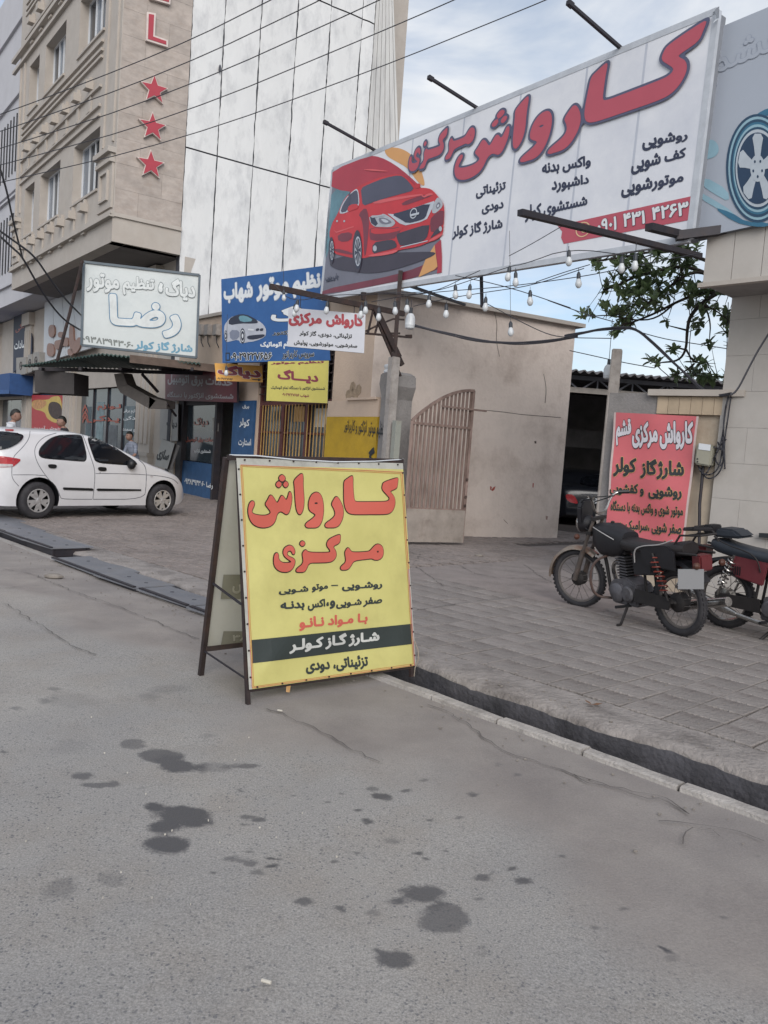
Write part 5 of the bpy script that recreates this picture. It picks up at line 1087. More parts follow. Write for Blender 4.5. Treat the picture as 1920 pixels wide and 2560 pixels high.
# surrounding distance: low far roofs closing the horizon behind the shed
far_ = thing('far_wall', 'long pale boundary wall far behind the buildings', 'wall', (10, 45, 0)); mb = MB(); mb.box((-60, 60, -.1), (160, -14, 0), (.1, .6, 0), (0, 0, 2.6)); part('wall', mb, M['pale'], far_)
# ================================================================ traced heading words (car wash / central), kept as outlines in metres
LG, RG, LBk = ground(623, 1763), ground(1032, 1692), ground(504, 1690)
RL = at_depth(573, 1143, (LG.y + LBk.y) / 2)
AU = (RG - LG); AP = Plane(LG, (AU).cross(RL - LG))
au = AU.normalized(); av = AP.N.cross(au) if (AP.N.cross(au)).z > 0 else -AP.N.cross(au)
def trace(loops):
    out = []
    for li, L_ in enumerate(loops):
        pts = np.array([L_[i:i + 2] for i in range(0, len(L_), 2)], float); p3 = [AP.at(*p) for p in qa(*pts.ravel())]
        m2 = chaikin([((p - LG).dot(au), (p - LG).dot(av)) for p in p3], 2); out.append(m2)
    def area(p): x, y = p[:, 0], p[:, 1]; return .5 * np.sum(x * np.roll(y, -1) - np.roll(x, -1) * y)
    big = [o if area(o) > 0 else o[::-1] for o in out]; res = []
    for i, o in enumerate(big):
        hole = any(j != i and abs(area(q)) > 4 * abs(area(o)) and q[:, 0].min() < o[:, 0].min() and q[:, 0].max() > o[:, 0].max() and q[:, 1].min() < o[:, 1].min() and q[:, 1].max() > o[:, 1].max() and i in HOLES.get(id(loops), ()) for j, q in enumerate(big))
        res.append(o[::-1] if hole else o)
    return res
HOLES = {}
CW = [[1075,240,1095,225,1130,200,1138,210,1138,260,1142,330,1146,376,1156,389,1200,390,1330,390,1375,388,1392,368,1370,340,1337,302,1342,268,1350,252,1400,232,1460,215,1462,226,1456,262,1450,292,1400,311,1392,318,1422,348,1433,388,1424,432,1402,466,1368,479,1250,479,1130,479,1097,464,1082,430,1076,380,1076,300],
    [1025,343,1050,375,1070,430,1070,480,1058,522,1038,558,1012,571,985,571,952,571,942,560,948,540,985,515,1010,492,1016,465,1005,430,990,405,1005,372],
    [878,317,905,322,925,350,936,400,936,460,925,520,905,557,883,571,850,571,818,571,804,558,812,538,860,505,884,478,865,466,840,450,831,420,834,375,850,335], [878,387,900,392,892,403,868,401],
    [775,183,785,195,789,290,800,370,797,430,782,468,768,478,752,462,741,420,732,340,725,270,718,238,745,207],
    [690,308,708,328,711,380,702,430,690,466,672,478,648,462,628,452,604,470,592,520,570,552,530,570,478,572,428,552,400,512,387,460,393,410,408,385,424,382,434,395,432,415,417,445,414,466,440,480,500,487,540,480,560,462,535,432,510,404,528,380,546,340,562,342,582,368,600,398,612,384,626,350,636,340,650,350,668,378,680,355],
    [632,188,664,220,634,250,604,220], [608,236,636,260,612,292,584,266], [661,236,686,262,661,291,637,263]]
CN = [[1325,690,1350,708,1357,750,1347,785,1320,803,1292,802,1276,791,1240,796,1180,802,1147,812,1130,848,1110,870,1085,872,1066,872,1057,858,1070,840,1090,825,1096,805,1090,772,1084,745,1102,713,1116,722,1130,744,1160,748,1230,745,1260,740,1280,714,1302,692], [1315,733,1326,745,1313,753,1306,744],
    [1047,618,1049,640,1046,682,1006,700,1000,711,1022,740,1027,775,1007,806,975,818,880,821,842,821,822,835,814,860,800,884,780,889,755,889,737,888,731,875,750,855,775,838,786,815,781,780,777,758,790,736,806,729,816,744,850,750,960,750,985,745,975,726,952,700,958,668,983,645], [780,661,804,684,780,709,756,688],
    [690,696,712,708,724,735,722,760,708,765,698,740,685,735,668,745,664,765,680,780,710,790,727,808,716,852,690,882,650,892,602,882,572,852,565,810,573,765,590,750,604,762,602,795,615,815,640,826,690,823,700,815,665,795,640,770,637,738,655,710]]
HOLES[id(CW)] = {3}; HOLES[id(CN)] = {1}
W_CW, W_CN = trace(CW), trace(CN)

# ================================================================ BILLBOARD over the gateway
BBP = vplane((.30, 12.05), -37.5)
BQ_ = [(832, 424), (1791, 27), (1722, 597), (803, 746)]
bb, q_ = board('car_wash_billboard', 'long white car wash billboard with red lettering and a printed red car over the gateway', 'billboard', BBP, BQ_, mat('billboard vinyl', '#d8dae0', .4, var=.02, scale=.6, dirt='#98a0b4', dscale=.5, damt=.4, spec=.4), .18, mat('billboard back', '#7c8088', .7))
BBN = BBP.N
mb = MB()
for i in range(4): mb.bar(q_[i] - BBN * .02, q_[(i + 1) % 4] - BBN * .02, .07, .05, up=BBN)
part('board_frame', mb, mat('billboard edge', '#b3b8c0', .4), bb)
seam = mat('frame seam', '#b4b9c5', .6, var=.05)
bfm = quadmap(q_)
for u in (.13, .31, .47, .62, .77, .885): mb = MB(); a, b_ = bfm(u, .01), bfm(u, .99); w_ = (q_[1] - q_[0]).normalized() * .015; mb.poly([a - w_ + BBN * .001, a + w_ + BBN * .001, b_ + w_ + BBN * .001, b_ - w_ + BBN * .001]); part('fold_line', mb, seam, bb)
bi = M['blueink']; br_ = mat('billboard red', '#b04f5e', .45, var=.05, scale=2)
letters(W_CW, quadmap([BBP.at(*p) for p in [(1155, 312), (1770, 52), (1750, 273), (1134, 461)]]), BBN, br_, bb, bold=.0, outline=(bi, .011), cell=.009, lift=.02)
letters(W_CN, quadmap([BBP.at(*p) for p in q3(785, 548, 1356, 318, 1340, 610, 772, 812)]), BBN, br_, bb, bold=.001, outline=(bi, .015), cell=.009, lift=.02)
dkb = mat('navy print', '#2b3148', .45)
for q4_, tx in ((q4(845, 870, 1140, 850, 1140, 915, 845, 985), 'روشویی'), (q4(775, 1010, 1130, 955, 1130, 1035, 772, 1140), 'کف شویی'), (q4(710, 1175, 1115, 1115, 1112, 1195, 708, 1290), 'موتورشویی'),
        (q4(195, 1050, 512, 1005, 512, 1090, 195, 1150), 'واکس بدنه'), (q4(258, 1150, 500, 1130, 500, 1205, 258, 1258), 'داشبورد'), (q4(85, 1330, 490, 1265, 490, 1345, 85, 1445), 'شستشوی کولر')):
    text_on(BBP, q4_, tx, dkb, bb, bold=.045)
for q3_, tx in ((q3(1350, 915, 1608, 865, 1605, 965, 1348, 1035), 'تزئیناتی'), (q3(1400, 1085, 1590, 1050, 1585, 1130, 1398, 1170), 'دودی'), (q3(1145, 1255, 1580, 1185, 1578, 1300, 1143, 1385), 'شارژ گاز کولر')):
    text_on(BBP, q3_, tx, dkb, bb, bold=.045)
mb = MB(); print_shape(mb, 0, BBP, q4(295, 1462, 1168, 1270, 1150, 1425, 335, 1580, 318, 1540, 325, 1500), .004, 0); part('phone_strip', mb, br_, bb)
pwm = M['print_white']
for q4_, tx in ((q4(560, 1425, 685, 1400, 680, 1490, 555, 1515), '۰۹۰۱'), (q4(725, 1385, 868, 1362, 865, 1450, 722, 1475), '۴۳۱'), (q4(910, 1345, 1148, 1305, 1145, 1395, 908, 1430), '۴۲۶۳')):
    text_on(BBP, q4_, tx, pwm, bb, bold=.03, outline=(dkb, .02), lift=.008)
hs_ = mat('pale yellow print', '#d0b48c', .5)
cs_ = np.array([(math.cos(t), math.sin(t)) for t in np.linspace(0, 2 * math.pi, 40)[:-1]])
letters([cs_ * 1.0, (cs_ * .86)[::-1]], quadmap([BBP.at(*p) for p in q4(417, 1448, 512, 1430, 508, 1528, 414, 1545)]), BBN, hs_, bb, bold=.001, cell=.08, lift=.008)
letters([chaikin(np.array([(0, 9), (3, 10), (4, 7), (2.6, 5.6), (4.5, 3), (6.5, 3.5), (9, 2), (7.5, 0), (4, 0), (1, 3), (-.5, 6)], float), 2)[::-1]], quadmap([BBP.at(*p) for p in q4(440, 1455, 485, 1448, 483, 1505, 438, 1515)]), BBN, hs_, bb, bold=.001, cell=.3, lift=.008, name='handset_mark')
# printed red car
pm = [mat(*a, .4, var=v, scale=s_) for a, v, s_ in ((('print orange', '#cf9a62'), .05, 2), (('print red', '#a83343'), .07, 2), (('print dark red', '#71303f'), .15, 2), (('print blue green', '#5b7f8c'), .35, 2), (('print floor grey', '#6e6f7c'), .2, 1), (('print shadow', '#3c3744'), .15, 2), (('car red', '#bb3038'), .12, 1.6), (('print glass', '#4b4c5e'), .15, 1), (('print silver', '#b9bfc9'), .1, 3), (('print lamp', '#a9aeb6'), .12, 8), (('print grille', '#303448'), .15, 3), (('light red', '#cf5a5e'), .1, 2))]
mb = MB(); SH_ = lambda mi, lf, sm, *c: print_shape(mb, mi, BBP, q3(*c), lf, sm)
SH_(0, .003, 2, 555,612,575,590,610,580,700,590,790,640,860,740,900,860,905,925,840,880,760,760,650,700,580,660)
SH_(4, .003, 0, 109,782,430,1000,880,1000,1040,1380,1052,1664,15,1868)
SH_(1, .006, 1, 108,778,430,652,520,665,640,725,760,820,880,930,900,1000,700,1010,400,985,95,940,104,860)
SH_(3, .005, 1, 97,935,380,875,330,960,200,1100,120,1250,70,1500,40,1560,60,1200)
SH_(2, .006, 1, 16,1866,22,1812,400,1735,620,1690,850,1620,960,1560,1052,1500,1052,1664)
SH_(0, .009, 0, 850,1705,912,1550,990,1425,1015,1612,985,1640); SH_(1, .009, 0, 990,1425,1030,1390,1045,1380,1054,1520,1052,1663,1010,1672,1018,1610)
SH_(5, .012, 2, 75,1600,110,1540,350,1500,700,1490,1005,1480,985,1520,800,1590,600,1650,420,1675,250,1650,150,1640)
SH_(6, .015, 1, 80,1320,95,1270,110,1225,150,1160,180,1090,215,1020,260,970,320,925,400,885,480,852,560,830,640,815,690,815,740,838,790,880,840,932,900,930,960,942,1000,980,1030,1020,1060,1055,1075,1110,1072,1200,1062,1340,1000,1385,940,1402,850,1440,680,1470,560,1500,420,1530,380,1540,290,1540,200,1520,120,1500,90,1400)
SH_(7, .018, 1, 352,935,420,900,560,845,690,820,740,850,780,895,818,952,700,985,560,1022,450,1060,368,1090,360,1010); SH_(8, .017, 1, 162,1152,190,1070,240,1000,300,945,325,940,338,1000,340,1085,300,1110,240,1140,200,1155); SH_(7, .019, 1, 172,1148,200,1070,248,1000,300,955,322,955,330,1010,332,1085,250,1075,235,1135)
SH_(6, .021, 1, 236,1110,262,1075,320,1070,332,1090,325,1110,280,1125,240,1140); SH_(6, .020, 1, 815,900,865,890,868,925,830,940); SH_(7, .0215, 0, 246,985,262,965,258,1060,240,1110)
SH_(8, .018, 0, 583,1155,640,1160,985,1045,990,1062,965,1120,925,1200,865,1228,740,1256,690,1240); SH_(10, .021, 1, 615,1158,700,1140,958,1055,930,1130,912,1190,860,1215,752,1240,700,1205)
SH_(9, .019, 1, 422,1172,530,1168,545,1152,600,1180,655,1225,640,1255,608,1272,520,1270,470,1268,435,1235); SH_(10, .021, 0, 432,1182,470,1185,500,1240,480,1262,442,1236); SH_(4, .0215, 1, 500,1190,560,1188,630,1228,580,1248,520,1240); SH_(8, .023, 1, 520,1200,560,1200,600,1225,560,1236); SH_(9, .024, 0, 440,1180,545,1160,560,1172,450,1192)
SH_(9, .019, 1, 985,1055,1022,1005,1058,1050,1062,1090,1030,1125,990,1157,962,1140); SH_(4, .021, 1, 1000,1080,1030,1050,1045,1085,1010,1120); SH_(8, .023, 1, 1008,1085,1028,1068,1032,1090,1015,1105)
SH_(5, .018, 1, 655,1335,700,1315,948,1238,940,1300,922,1372,860,1402,700,1440,675,1400); SH_(8, .019, 0, 690,1450,700,1440,930,1385,932,1392); SH_(5, .018, 1, 455,1405,560,1385,640,1378,672,1440,620,1462,520,1485,450,1505); SH_(5, .018, 1, 945,1375,1000,1290,1060,1260,1050,1310,990,1345)
SH_(11, .020, 1, 415,1512,560,1490,680,1462,660,1490,560,1515,425,1528); SH_(11, .018, 1, 935,1385,1060,1318,1062,1340,950,1402); SH_(9, .022, 2, *[v for p in disc(474, 1455, 17, 26) for v in p]); SH_(9, .022, 2, *[v for p in disc(1040, 1285, 14, 22) for v in p])
SH_(2, .0165, 1, 430,1270,600,1285,700,1265,690,1320,660,1345,640,1375,440,1395,425,1340); SH_(6, .0175, 1, 440,1275,600,1292,720,1268,700,1300,560,1330,440,1330); SH_(2, .0165, 1, 960,1180,1070,1110,1070,1200,1060,1260,960,1330,950,1250); SH_(2, .0165, 1, 395,1095,420,1170,425,1260,400,1500,380,1530,375,1300,360,1200,330,1160); SH_(2, .0172, 1, 700,1060,860,1000,960,985,970,1000,860,1040,720,1090); SH_(11, .0178, 1, 870,985,900,1005,920,985,960,975,985,990,930,1000,905,1018,880,1005); SH_(11, .017, 1, 365,775,430,768,520,776,605,790,520,790,430,782); SH_(11, .018, 1, 440,1050,600,1020,850,985,900,990,860,1000,640,1040,480,1075); SH_(2, .018, 1, 150,1330,280,1310,270,1390,160,1400); SH_(11, .019, 0, 112,1290,140,1310,290,1262,290,1272,140,1322); SH_(2, .018, 1, 125,1450,280,1490,285,1515,120,1480)
for x in (146, 208): SH_(9, .020, 1, x - 8, 1212, x + 10, 1210, x + 10, 1226, x - 4, 1230)
for cx, cy, rx, ry in ((98, 1455, 24, 118), (322, 1462, 42, 185)):
    for mi, s_, lf in ((5, 1, .021), (10, .82, .023), (8, .70, .025), (10, .62, .027)): SH_(mi, lf, 0, *[v for p in disc(cx + (5 if s_ < 1 else 0), cy + 18, rx * s_, ry * s_) for v in p])
    for k in range(10):
        a_ = k * math.pi / 5 + .2; SH_(9, .029, 0, cx + 5 + rx * .1 * math.cos(a_ - .5), cy + 18 + ry * .1 * math.sin(a_ - .5), cx + 5 + rx * .64 * math.cos(a_ - .13), cy + 18 + ry * .64 * math.sin(a_ - .13), cx + 5 + rx * .64 * math.cos(a_ + .13), cy + 18 + ry * .64 * math.sin(a_ + .13))
part('printed_car', mb, pm, bb)
letters([cs_ * [1, 1.3], (cs_ * [.78, 1.04])[::-1]], quadmap([BBP.at(*p) for p in q3(788, 1122, 851, 1100, 851, 1190, 788, 1210)]), BBN, pm[8], bb, bold=.001, cell=.06, lift=.026, name='printed_badge')
mb = MB(); SH_(8, .029, 0, 783, 1160, 856, 1142, 856, 1160, 783, 1178); mb.mi = 0; mb.m = [0] * len(mb.m); part('badge_bar', mb, pm[8], bb)
text_on(BBP, q3(52, 1690, 165, 1665, 165, 1735, 52, 1755), 'چاپ جنوب', pm[10], bb, bold=.03, lift=.012, cell=.05)
mb = MB(); SH_(10, .012, 0, 55, 1738, 130, 1722, 130, 1730, 55, 1746); mb.m = [0] * len(mb.m); part('printer_rule', mb, pm[10], bb)
# torn vinyl corner
mb = MB(); tp = BBP.off(.0); P3 = [tp.at(*p) for p in q4(1312, 68, 1345, 62, 1378, 66, 1352, 125, 1330, 170, 1325, 120)]; mb.poly([p + BBN * (.05 * i % .12) for i, p in enumerate(P3)]); part('torn_corner', mb, M['signwhite'], bb)

# wheel billboard on the right fascia
WBP = vplane(z_f.p(0, 0, .06), -42.5)
wb, q_ = board('tyre_billboard', 'grey blue billboard with a printed car wheel above the right building', 'billboard', WBP, [(1793, 71), (2190, -95), (2190, 500), (1718, 600)], mat('tyre vinyl', '#9da4b0', .45, var=.04, scale=.8), .12, mat('tyre board back', '#70757c', .7))
wm = [mat('teal dark', '#20405a', .45, var=.1), mat('teal mid', '#2f6480', .45, var=.1), mat('teal pale', '#86a7b6', .45, var=.08), mat('wheel silver', '#a7b0b9', .45, var=.08), mat('wheel dark', '#1c3550', .45)]
mb = MB(); SW_ = lambda mi, lf, sm, *c: print_shape(mb, mi, WBP, q4(*c), lf, sm)
SW_(2, .004, 1, 1240,1140,1400,1230,1410,1312,1300,1250,1235,1205); SW_(2, .004, 1, 1220,1245,1300,1290,1430,1370,1470,1440,1320,1345,1225,1290); SW_(1, .005, 1, 1300,1340,1420,1375,1520,1440,1660,1440,1660,1470,1560,1468,1440,1440)
SW_(2, .004, 2, 1200,930,1300,895,1345,950,1330,1010,1260,1035,1205,1030); SW_(1, .005, 1, 1550,770,1620,715,1700,690,1700,740,1600,760)
TC = (1592, 1090)
for mi, rx, ry, lf in ((0, 205, 352, .006), (2, 190, 335, .008), (0, 178, 318, .010), (1, 165, 300, .012), (2, 158, 285, .014), (0, 150, 268, .016), (3, 143, 252, .018), (4, 132, 232, .020)): SW_(mi, lf, 0, *[v for p in disc(TC[0], TC[1], rx, ry, 48) for v in p])
for k in range(5):
    a_ = k * 2 * math.pi / 5 + .95; c_, s_ = math.cos, math.sin
    P4 = [(TC[0] + r_ * 132 * c_(a_ + d_), TC[1] + r_ * 232 * s_(a_ + d_)) for r_, d_ in ((.15, -.9), (.5, -.30), (1.01, -.30), (1.01, .30), (.5, .30), (.15, .9))]; SW_(3, .022, 1, *[v for p in P4 for v in p])
SW_(3, .023, 0, *[v for p in disc(TC[0], TC[1], 48, 88, 24) for v in p]); [SW_(4, .025, 0, *[v for p in disc(TC[0] + 30 * math.cos(k * 1.256 + .3), TC[1] + 54 * math.sin(k * 1.256 + .3), 6, 10, 10) for v in p]) for k in range(5)]
part('printed_wheel', mb, wm, wb)
gh = mat('ghost outline', '#8a92a2', .5)
text_on(WBP, q4(1285, 330, 1760, 110, 1760, 400, 1285, 580), 'قشم', bpy.data.materials['tyre vinyl'], wb, bold=.01, outline=(gh, .014))

# small white hanging sign
WSP = vplane(at_depth(815, 820, 12.0), 88)
ws, q_ = board('small_car_wash_sign', 'small white hanging sign with red heading and two black lines below the billboard', 'sign', WSP, [(721, 769), (914, 785), (910, 883), (719, 866)], mat('small sign white', '#b6b9c2', .5, var=.03), .03)
rk = mat('crimson print', '#8f1f30', .5)
text_on(WSP, q6(1298, 495, 1622, 505, 1618, 640, 1296, 612), 'کارواش', rk, ws, bold=.06); text_on(WSP, q6(975, 470, 1262, 500, 1260, 612, 972, 605), 'مرکزی', rk, ws, bold=.06)
text_on(WSP, q6(1068, 640, 1522, 668, 1520, 722, 1066, 692), 'تزئیناتی، دودی، گاز کولر', M['ink'], ws, bold=.04); text_on(WSP, q6(1020, 722, 1568, 762, 1566, 805, 1018, 775), 'صفرشویی، موتورشویی، پولیش', M['ink'], ws, bold=.04)
for u in (.15, .85): mb = MB(); mb.tube([q_[0].lerp(q_[1], u), q_[0].lerp(q_[1], u) + Vector((0, 0, .18))], .006, 4); part('hanging_wire', mb, M['wire'], ws)

# rusty bracket on the gate post
brk = thing('billboard_bracket', 'rusty steel post and triangular bracket under the left half of the billboard', 'bracket', FR.p(.33, 2.8, .28))
P0 = FR.p(.33, 0, .28); BK = vplane(P0, 56.4)
mb = MB(); mb.bar(Vector((P0.x, P0.y, 1.9)), Vector((P0.x, P0.y, 4.22)), .065); part('post', mb, M['rust'], brk)
def bkt(x, y): return BK.at(*q7(x, y)[0])
mb = MB(); mb.bar(BK.at(675, 716), bkt(415, 345), .055, .075); part('beam', mb, M['rust'], brk)
for a, b_, w in (((205, 300), (400, 700), .07), ((230, 300), (392, 640), .03), ((240, 420), (392, 775), .03), ((205, 300), (165, 480), .025), ((250, 350), (215, 480), .025), ((150, 480), (465, 508), .03), ((300, 480), (385, 480), .03), ((150, 465), (240, 420), .025), ((240, 420), (340, 380), .025), ((340, 380), (415, 385), .025), ((135, 195), (135, 250), .06), ((430, 500), (465, 500), .05)):
    mb = MB(); mb.bar(bkt(*a), bkt(*b_), w); part('strut', mb, M['rust'], brk)
mb = MB(); mb.bar(BBP.off(-.2).at(1022, 714), BBP.off(-1.9).at(1162, 762), .04); part('rear_brace', mb, M['steel'], brk); mb = MB(); mb.bar(BBP.off(-.25).at(1203, 674), BBP.off(-.25).at(1205, 768), .035); part('rear_stay', mb, M['steel'], brk)
# floodlight arms on the top edge
for k, (p_, q1_, lb) in enumerate([((942, 378), (813, 306), 'thin dark arm rising from the billboard top, leftmost of three'), ((1196, 272), (1075, 195), 'thin dark arm rising from the billboard top, middle one'), ((1556, 124), (1424, 9), 'thin dark arm rising from the billboard top, rightmost')]):
    A = BBP.off(-.05).at(*p_); B = vplane(A, 52.5).at(*q1_); t = thing('floodlight_pole', lb, 'pole', A, 'arms on the billboard top'); mb = MB(); mb.bar(A, B, .035); part('arm', mb, M['steel'], t)
    mb = MB(); mb.bar(B - (B - A).normalized() * .05, B + (B - A).normalized() * .03, .05); part('arm_tip', mb, M['steel'], t)
A = z_f.p(s_l + .1, 0, -.1); ap = vplane(A, 52)
t = thing('front_beam', 'long dark steel beam sticking out of the right building below the billboard', 'beam', ap.at(1724, 623)); mb = MB(); mb.bar(ap.at(1300, 531), ap.at(1750, 640), .06, .05); part('beam', mb, M['steel'], t)
t = thing('short_beam', 'short thick dark beam end beside the tyre billboard corner', 'beam', ap.at(1700, 590)); mb = MB(); ap2 = vplane(z_f.p(s_l - .15, 0, -.1), 52); mb.bar(ap2.at(1622, 567), ap2.at(1740, 596), .09, .07); mb.bar(ap2.at(1690, 590), z_f.p(s_l + .3, zf1 + .05, -.1), .09); part('beam', mb, M['steel'], t)

# ================================================================ A-FRAME SIGN
afr = thing('sandwich_board', 'yellow two sided sandwich board sign with red heading standing on the road', 'sign', (LG + RG) / 2)
pxq = [(588, 1146), (1004, 1159), (1037, 1664), (620, 1724)]
AQ = [AP.at(*p) for p in pxq]; af = quadmap(AQ)
RR = AP.at(1008, 1152); RLp = AP.at(573, 1143)
bd = LBk - LG; RBk = RG + bd; 
BPL = Plane(LBk, (RBk - LBk).cross(RL - LBk))
def wr(s_, v, amp=1):
    e = min(s_, 1 - s_, v, 1 - v); k = min(1, max(0, e) * 9)
    z = .009 * math.sin(s_ * 7 + v * 3) + .006 * math.sin(v * 17 - s_ * 6) + .006 * 1.8 * math.exp(-((s_ - v * .9 - .02) ** 2) * 220) * max(0, .5 - v) + .008 * math.sin(s_ * 26 + v * 9) * max(0, v - .86) * 4 + .006 * math.sin(s_ * 21) * max(0, .14 - v) * 5 + .009 * math.exp(-((s_ + v - 1.75) ** 2) * 90)
    return af(s_, v) + AP.N * (z * k + .012)
n = 64; mb = MB(); mb.add([wr(i / n, j / n) for j in range(n + 1) for i in range(n + 1)], [(j * (n + 1) + i, j * (n + 1) + i + 1, (j + 1) * (n + 1) + i + 1, (j + 1) * (n + 1) + i) for j in range(n) for i in range(n)])
ym = mat('yellow banner cloth', '#cbc47a', .42, var=.04, scale=2, dirt='#a69d62', dscale=2.2, damt=.35, c2='#d2cb82')
front = part('front_banner', mb, [ym, mat('white hem', '#a9a9a2', .6, dirt='#7d7a74', dscale=9)], afr, smooth=True)
for p_ in front.data.polygons:
    i, j = p_.index % n, p_.index // n
    if i < 1 or j > n - 3 or i > n - 1 - (j < 30): p_.material_index = 1
au_, av_ = AQ[2] - AQ[3], AQ[0] - AQ[3]
def uvA(P):
    # inverse of the (nearly affine) banner quad by two Newton steps
    s_, t_ = .5, .5
    for _ in range(4):
        r = P - af(s_, t_); ds = (AQ[2] - AQ[3]) * (1 - t_) + (AQ[1] - AQ[0]) * t_; dt = (AQ[0] - AQ[3]) * (1 - s_) + (AQ[1] - AQ[2]) * s_
        aa, bb_, cc = ds.dot(ds), ds.dot(dt), dt.dot(dt); p_, q__ = r.dot(ds), r.dot(dt); D_ = aa * cc - bb_ * bb_; s_ += (p_ * cc - q__ * bb_) / D_; t_ += (q__ * aa - p_ * bb_) / D_
    return s_, t_
def onA(px): 
    f = quadmap([AP.at(*p) for p in px])
    def g_(s_, t_): u, v = uvA(f(s_, t_)); return wr(u, v)
    return g_
ar = mat('banner red print', '#bb594b', .42, var=.04); ak = mat('outline black', '#2a1c18', .45); adk = mat('banner dark print', '#2b3230', .45, var=.08); aw_ = mat('banner white print', '#b7b8b4', .45)
def wmap(W):
    a = np.vstack(W); lo, hi = a.min(0), a.max(0)
    def g_(s_, t_):
        x, y = lo[0] + s_ * (hi[0] - lo[0]), lo[1] + t_ * (hi[1] - lo[1]); u, v = uvA(LG + au * x + av * y); return wr(u, v)
    return g_
for W in (W_CW, W_CN): letters(W, wmap(W), AP.N, ar, afr, bold=.0, outline=(ak, .0055), cell=.006, lift=.0025)
for px, tx, m_ in ((qa(1070, 960, 1345, 955, 1342, 1012, 1068, 1028), 'روشـویی', adk), (qa(995, 980, 1043, 978, 1043, 986, 995, 988), None, adk), (qa(855, 975, 972, 968, 972, 1018, 853, 1035), 'موتو', adk), (qa(610, 1000, 830, 985, 828, 1040, 608, 1055), 'شـویی', adk),
        (qa(1215, 1070, 1345, 1065, 1345, 1125, 1212, 1140), 'صفر', adk), (qa(1025, 1085, 1205, 1080, 1200, 1135, 1022, 1155), 'شـویی', adk), (qa(955, 1090, 1020, 1090, 1015, 1150, 952, 1155), 'و،', adk), (qa(820, 1082, 948, 1078, 946, 1150, 818, 1170), 'اکس', adk), (qa(622, 1100, 798, 1090, 796, 1160, 620, 1170), 'بدنـه', adk),
        (qa(750, 1210, 1250, 1180, 1250, 1262, 748, 1312), 'بـا مـواد نـانـو', ar), (qa(805, 1510, 1250, 1478, 1250, 1580, 803, 1620), 'تزئیناتی، دودی', adk)):
    if tx is None:
        letters([np.array([(0, 0), (10, 0), (10, 1), (0, 1)], float)], onA(px), AP.N, m_, afr, bold=.01, cell=.3, lift=.003); continue
    letters(tx, onA(px), AP.N, m_, afr, bold=.045, lift=.003, cell=.04)
# dark band, thin red and yellow border lines
def strip(px, m_, nm, lift=.0025, nn=30):
    f = onA(px); mb = MB(); k = 3; mb.add([f(i / nn, j / k) + AP.N * lift for j in range(k + 1) for i in range(nn + 1)], [(j * (nn + 1) + i, j * (nn + 1) + i + 1, (j + 1) * (nn + 1) + i + 1, (j + 1) * (nn + 1) + i) for j in range(k) for i in range(nn)]); part(nm, mb, m_, afr)
strip(qa(413, 1374, 1558, 1258, 1562, 1402, 418, 1540), adk, 'dark_band')
letters('شـارژ گـاز کـولـر', onA(qa(675, 1360, 1335, 1300, 1335, 1395, 672, 1475)), AP.N, aw_, afr, bold=.05, lift=.0055, cell=.04)
ob = mat('orange border', '#b9713a', .5)
for w_, of in ((4, 0), (3, 10)):
    for a, b_ in (((340 + of, 124 + of), (1492 - of, 176 + of)), ((1492 - of, 176 + of), (1580 - of, 1553 - of)), ((1580 - of, 1553 - of), (420 + of, 1716 - of)), ((420 + of, 1716 - of), (340 + of, 124 + of))):
        dx, dy = b_[0] - a[0], b_[1] - a[1]; l_ = math.hypot(dx, dy); nx, ny = -dy / l_ * w_ / 2, dx / l_ * w_ / 2
        strip(qa(a[0] - nx, a[1] - ny, b_[0] - nx, b_[1] - ny, b_[0] + nx, b_[1] + ny, a[0] + nx, a[1] + ny), ob if of else ar, 'border_line', .0035)
        if of: pass
# steel frame: four legs, ridge, spreader bars, rivets
for a, b_, w in ((LG, AP.at(598, 1152), .022), (RG, AP.at(1003, 1162), .022), (LBk, RLp + bd * .04, .028), (RBk, RR + bd * .04, .028)):
    d_ = (b_ - a).normalized(); mb = MB(); mb.bar(a - AP.N * .012, b_ - AP.N * .012, w, w, up=AP.N); part('leg', mb, M['rust'], afr)
mb = MB(); mb.bar(RLp - AP.N * .01, RR - AP.N * .01, .03); part('ridge_bar', mb, M['rust'], afr)
mb = MB(); mb.bar(AQ[3] - AP.N * .012, AQ[2] - AP.N * .012, .026); part('front_bottom_bar', mb, M['rust'], afr)
def along(a, b_, u): return a.lerp(b_, u)
for a, b_, r_ in ((along(LG, RLp, .10), along(LBk, RLp, .12), .006), (along(LG, RLp, .40), along(LBk, RLp, .44), .008), (along(RG, RR, .10), along(RBk, RR, .12), .006)): mb = MB(); mb.tube([a, b_], r_, 5); part('spreader', mb, M['steel'], afr)
mb = MB(); mb.bar(along(LBk, RLp, .13), along(RBk, RR, .13), .03, up=AP.N); part('rear_bottom_bar', mb, M['rust'], afr)
bq = [RLp + bd * .06, RR + bd * .06, along(RBk, RR, .12) + bd * .03, along(LBk, RLp, .12) + bd * .03]
bN = (bq[1] - bq[0]).cross(bq[3] - bq[0]).normalized(); bN = bN if bN.dot(bd) > 0 else -bN
fb = quadmap(bq); mb = MB(); mb.add([fb(i / 16, j / 16) - bN * (.012 * math.sin(i * .9) * math.sin(j * .5)) for j in range(17) for i in range(17)], [(j * 17 + i, j * 17 + i + 1, (j + 1) * 17 + i + 1, (j + 1) * 17 + i) for j in range(16) for i in range(16)])
part('rear_banner', mb, mat('rear banner back side', '#bab8ae', .6, var=.05, dirt='#8a8570', dscale=3, damt=.4), afr, smooth=True)
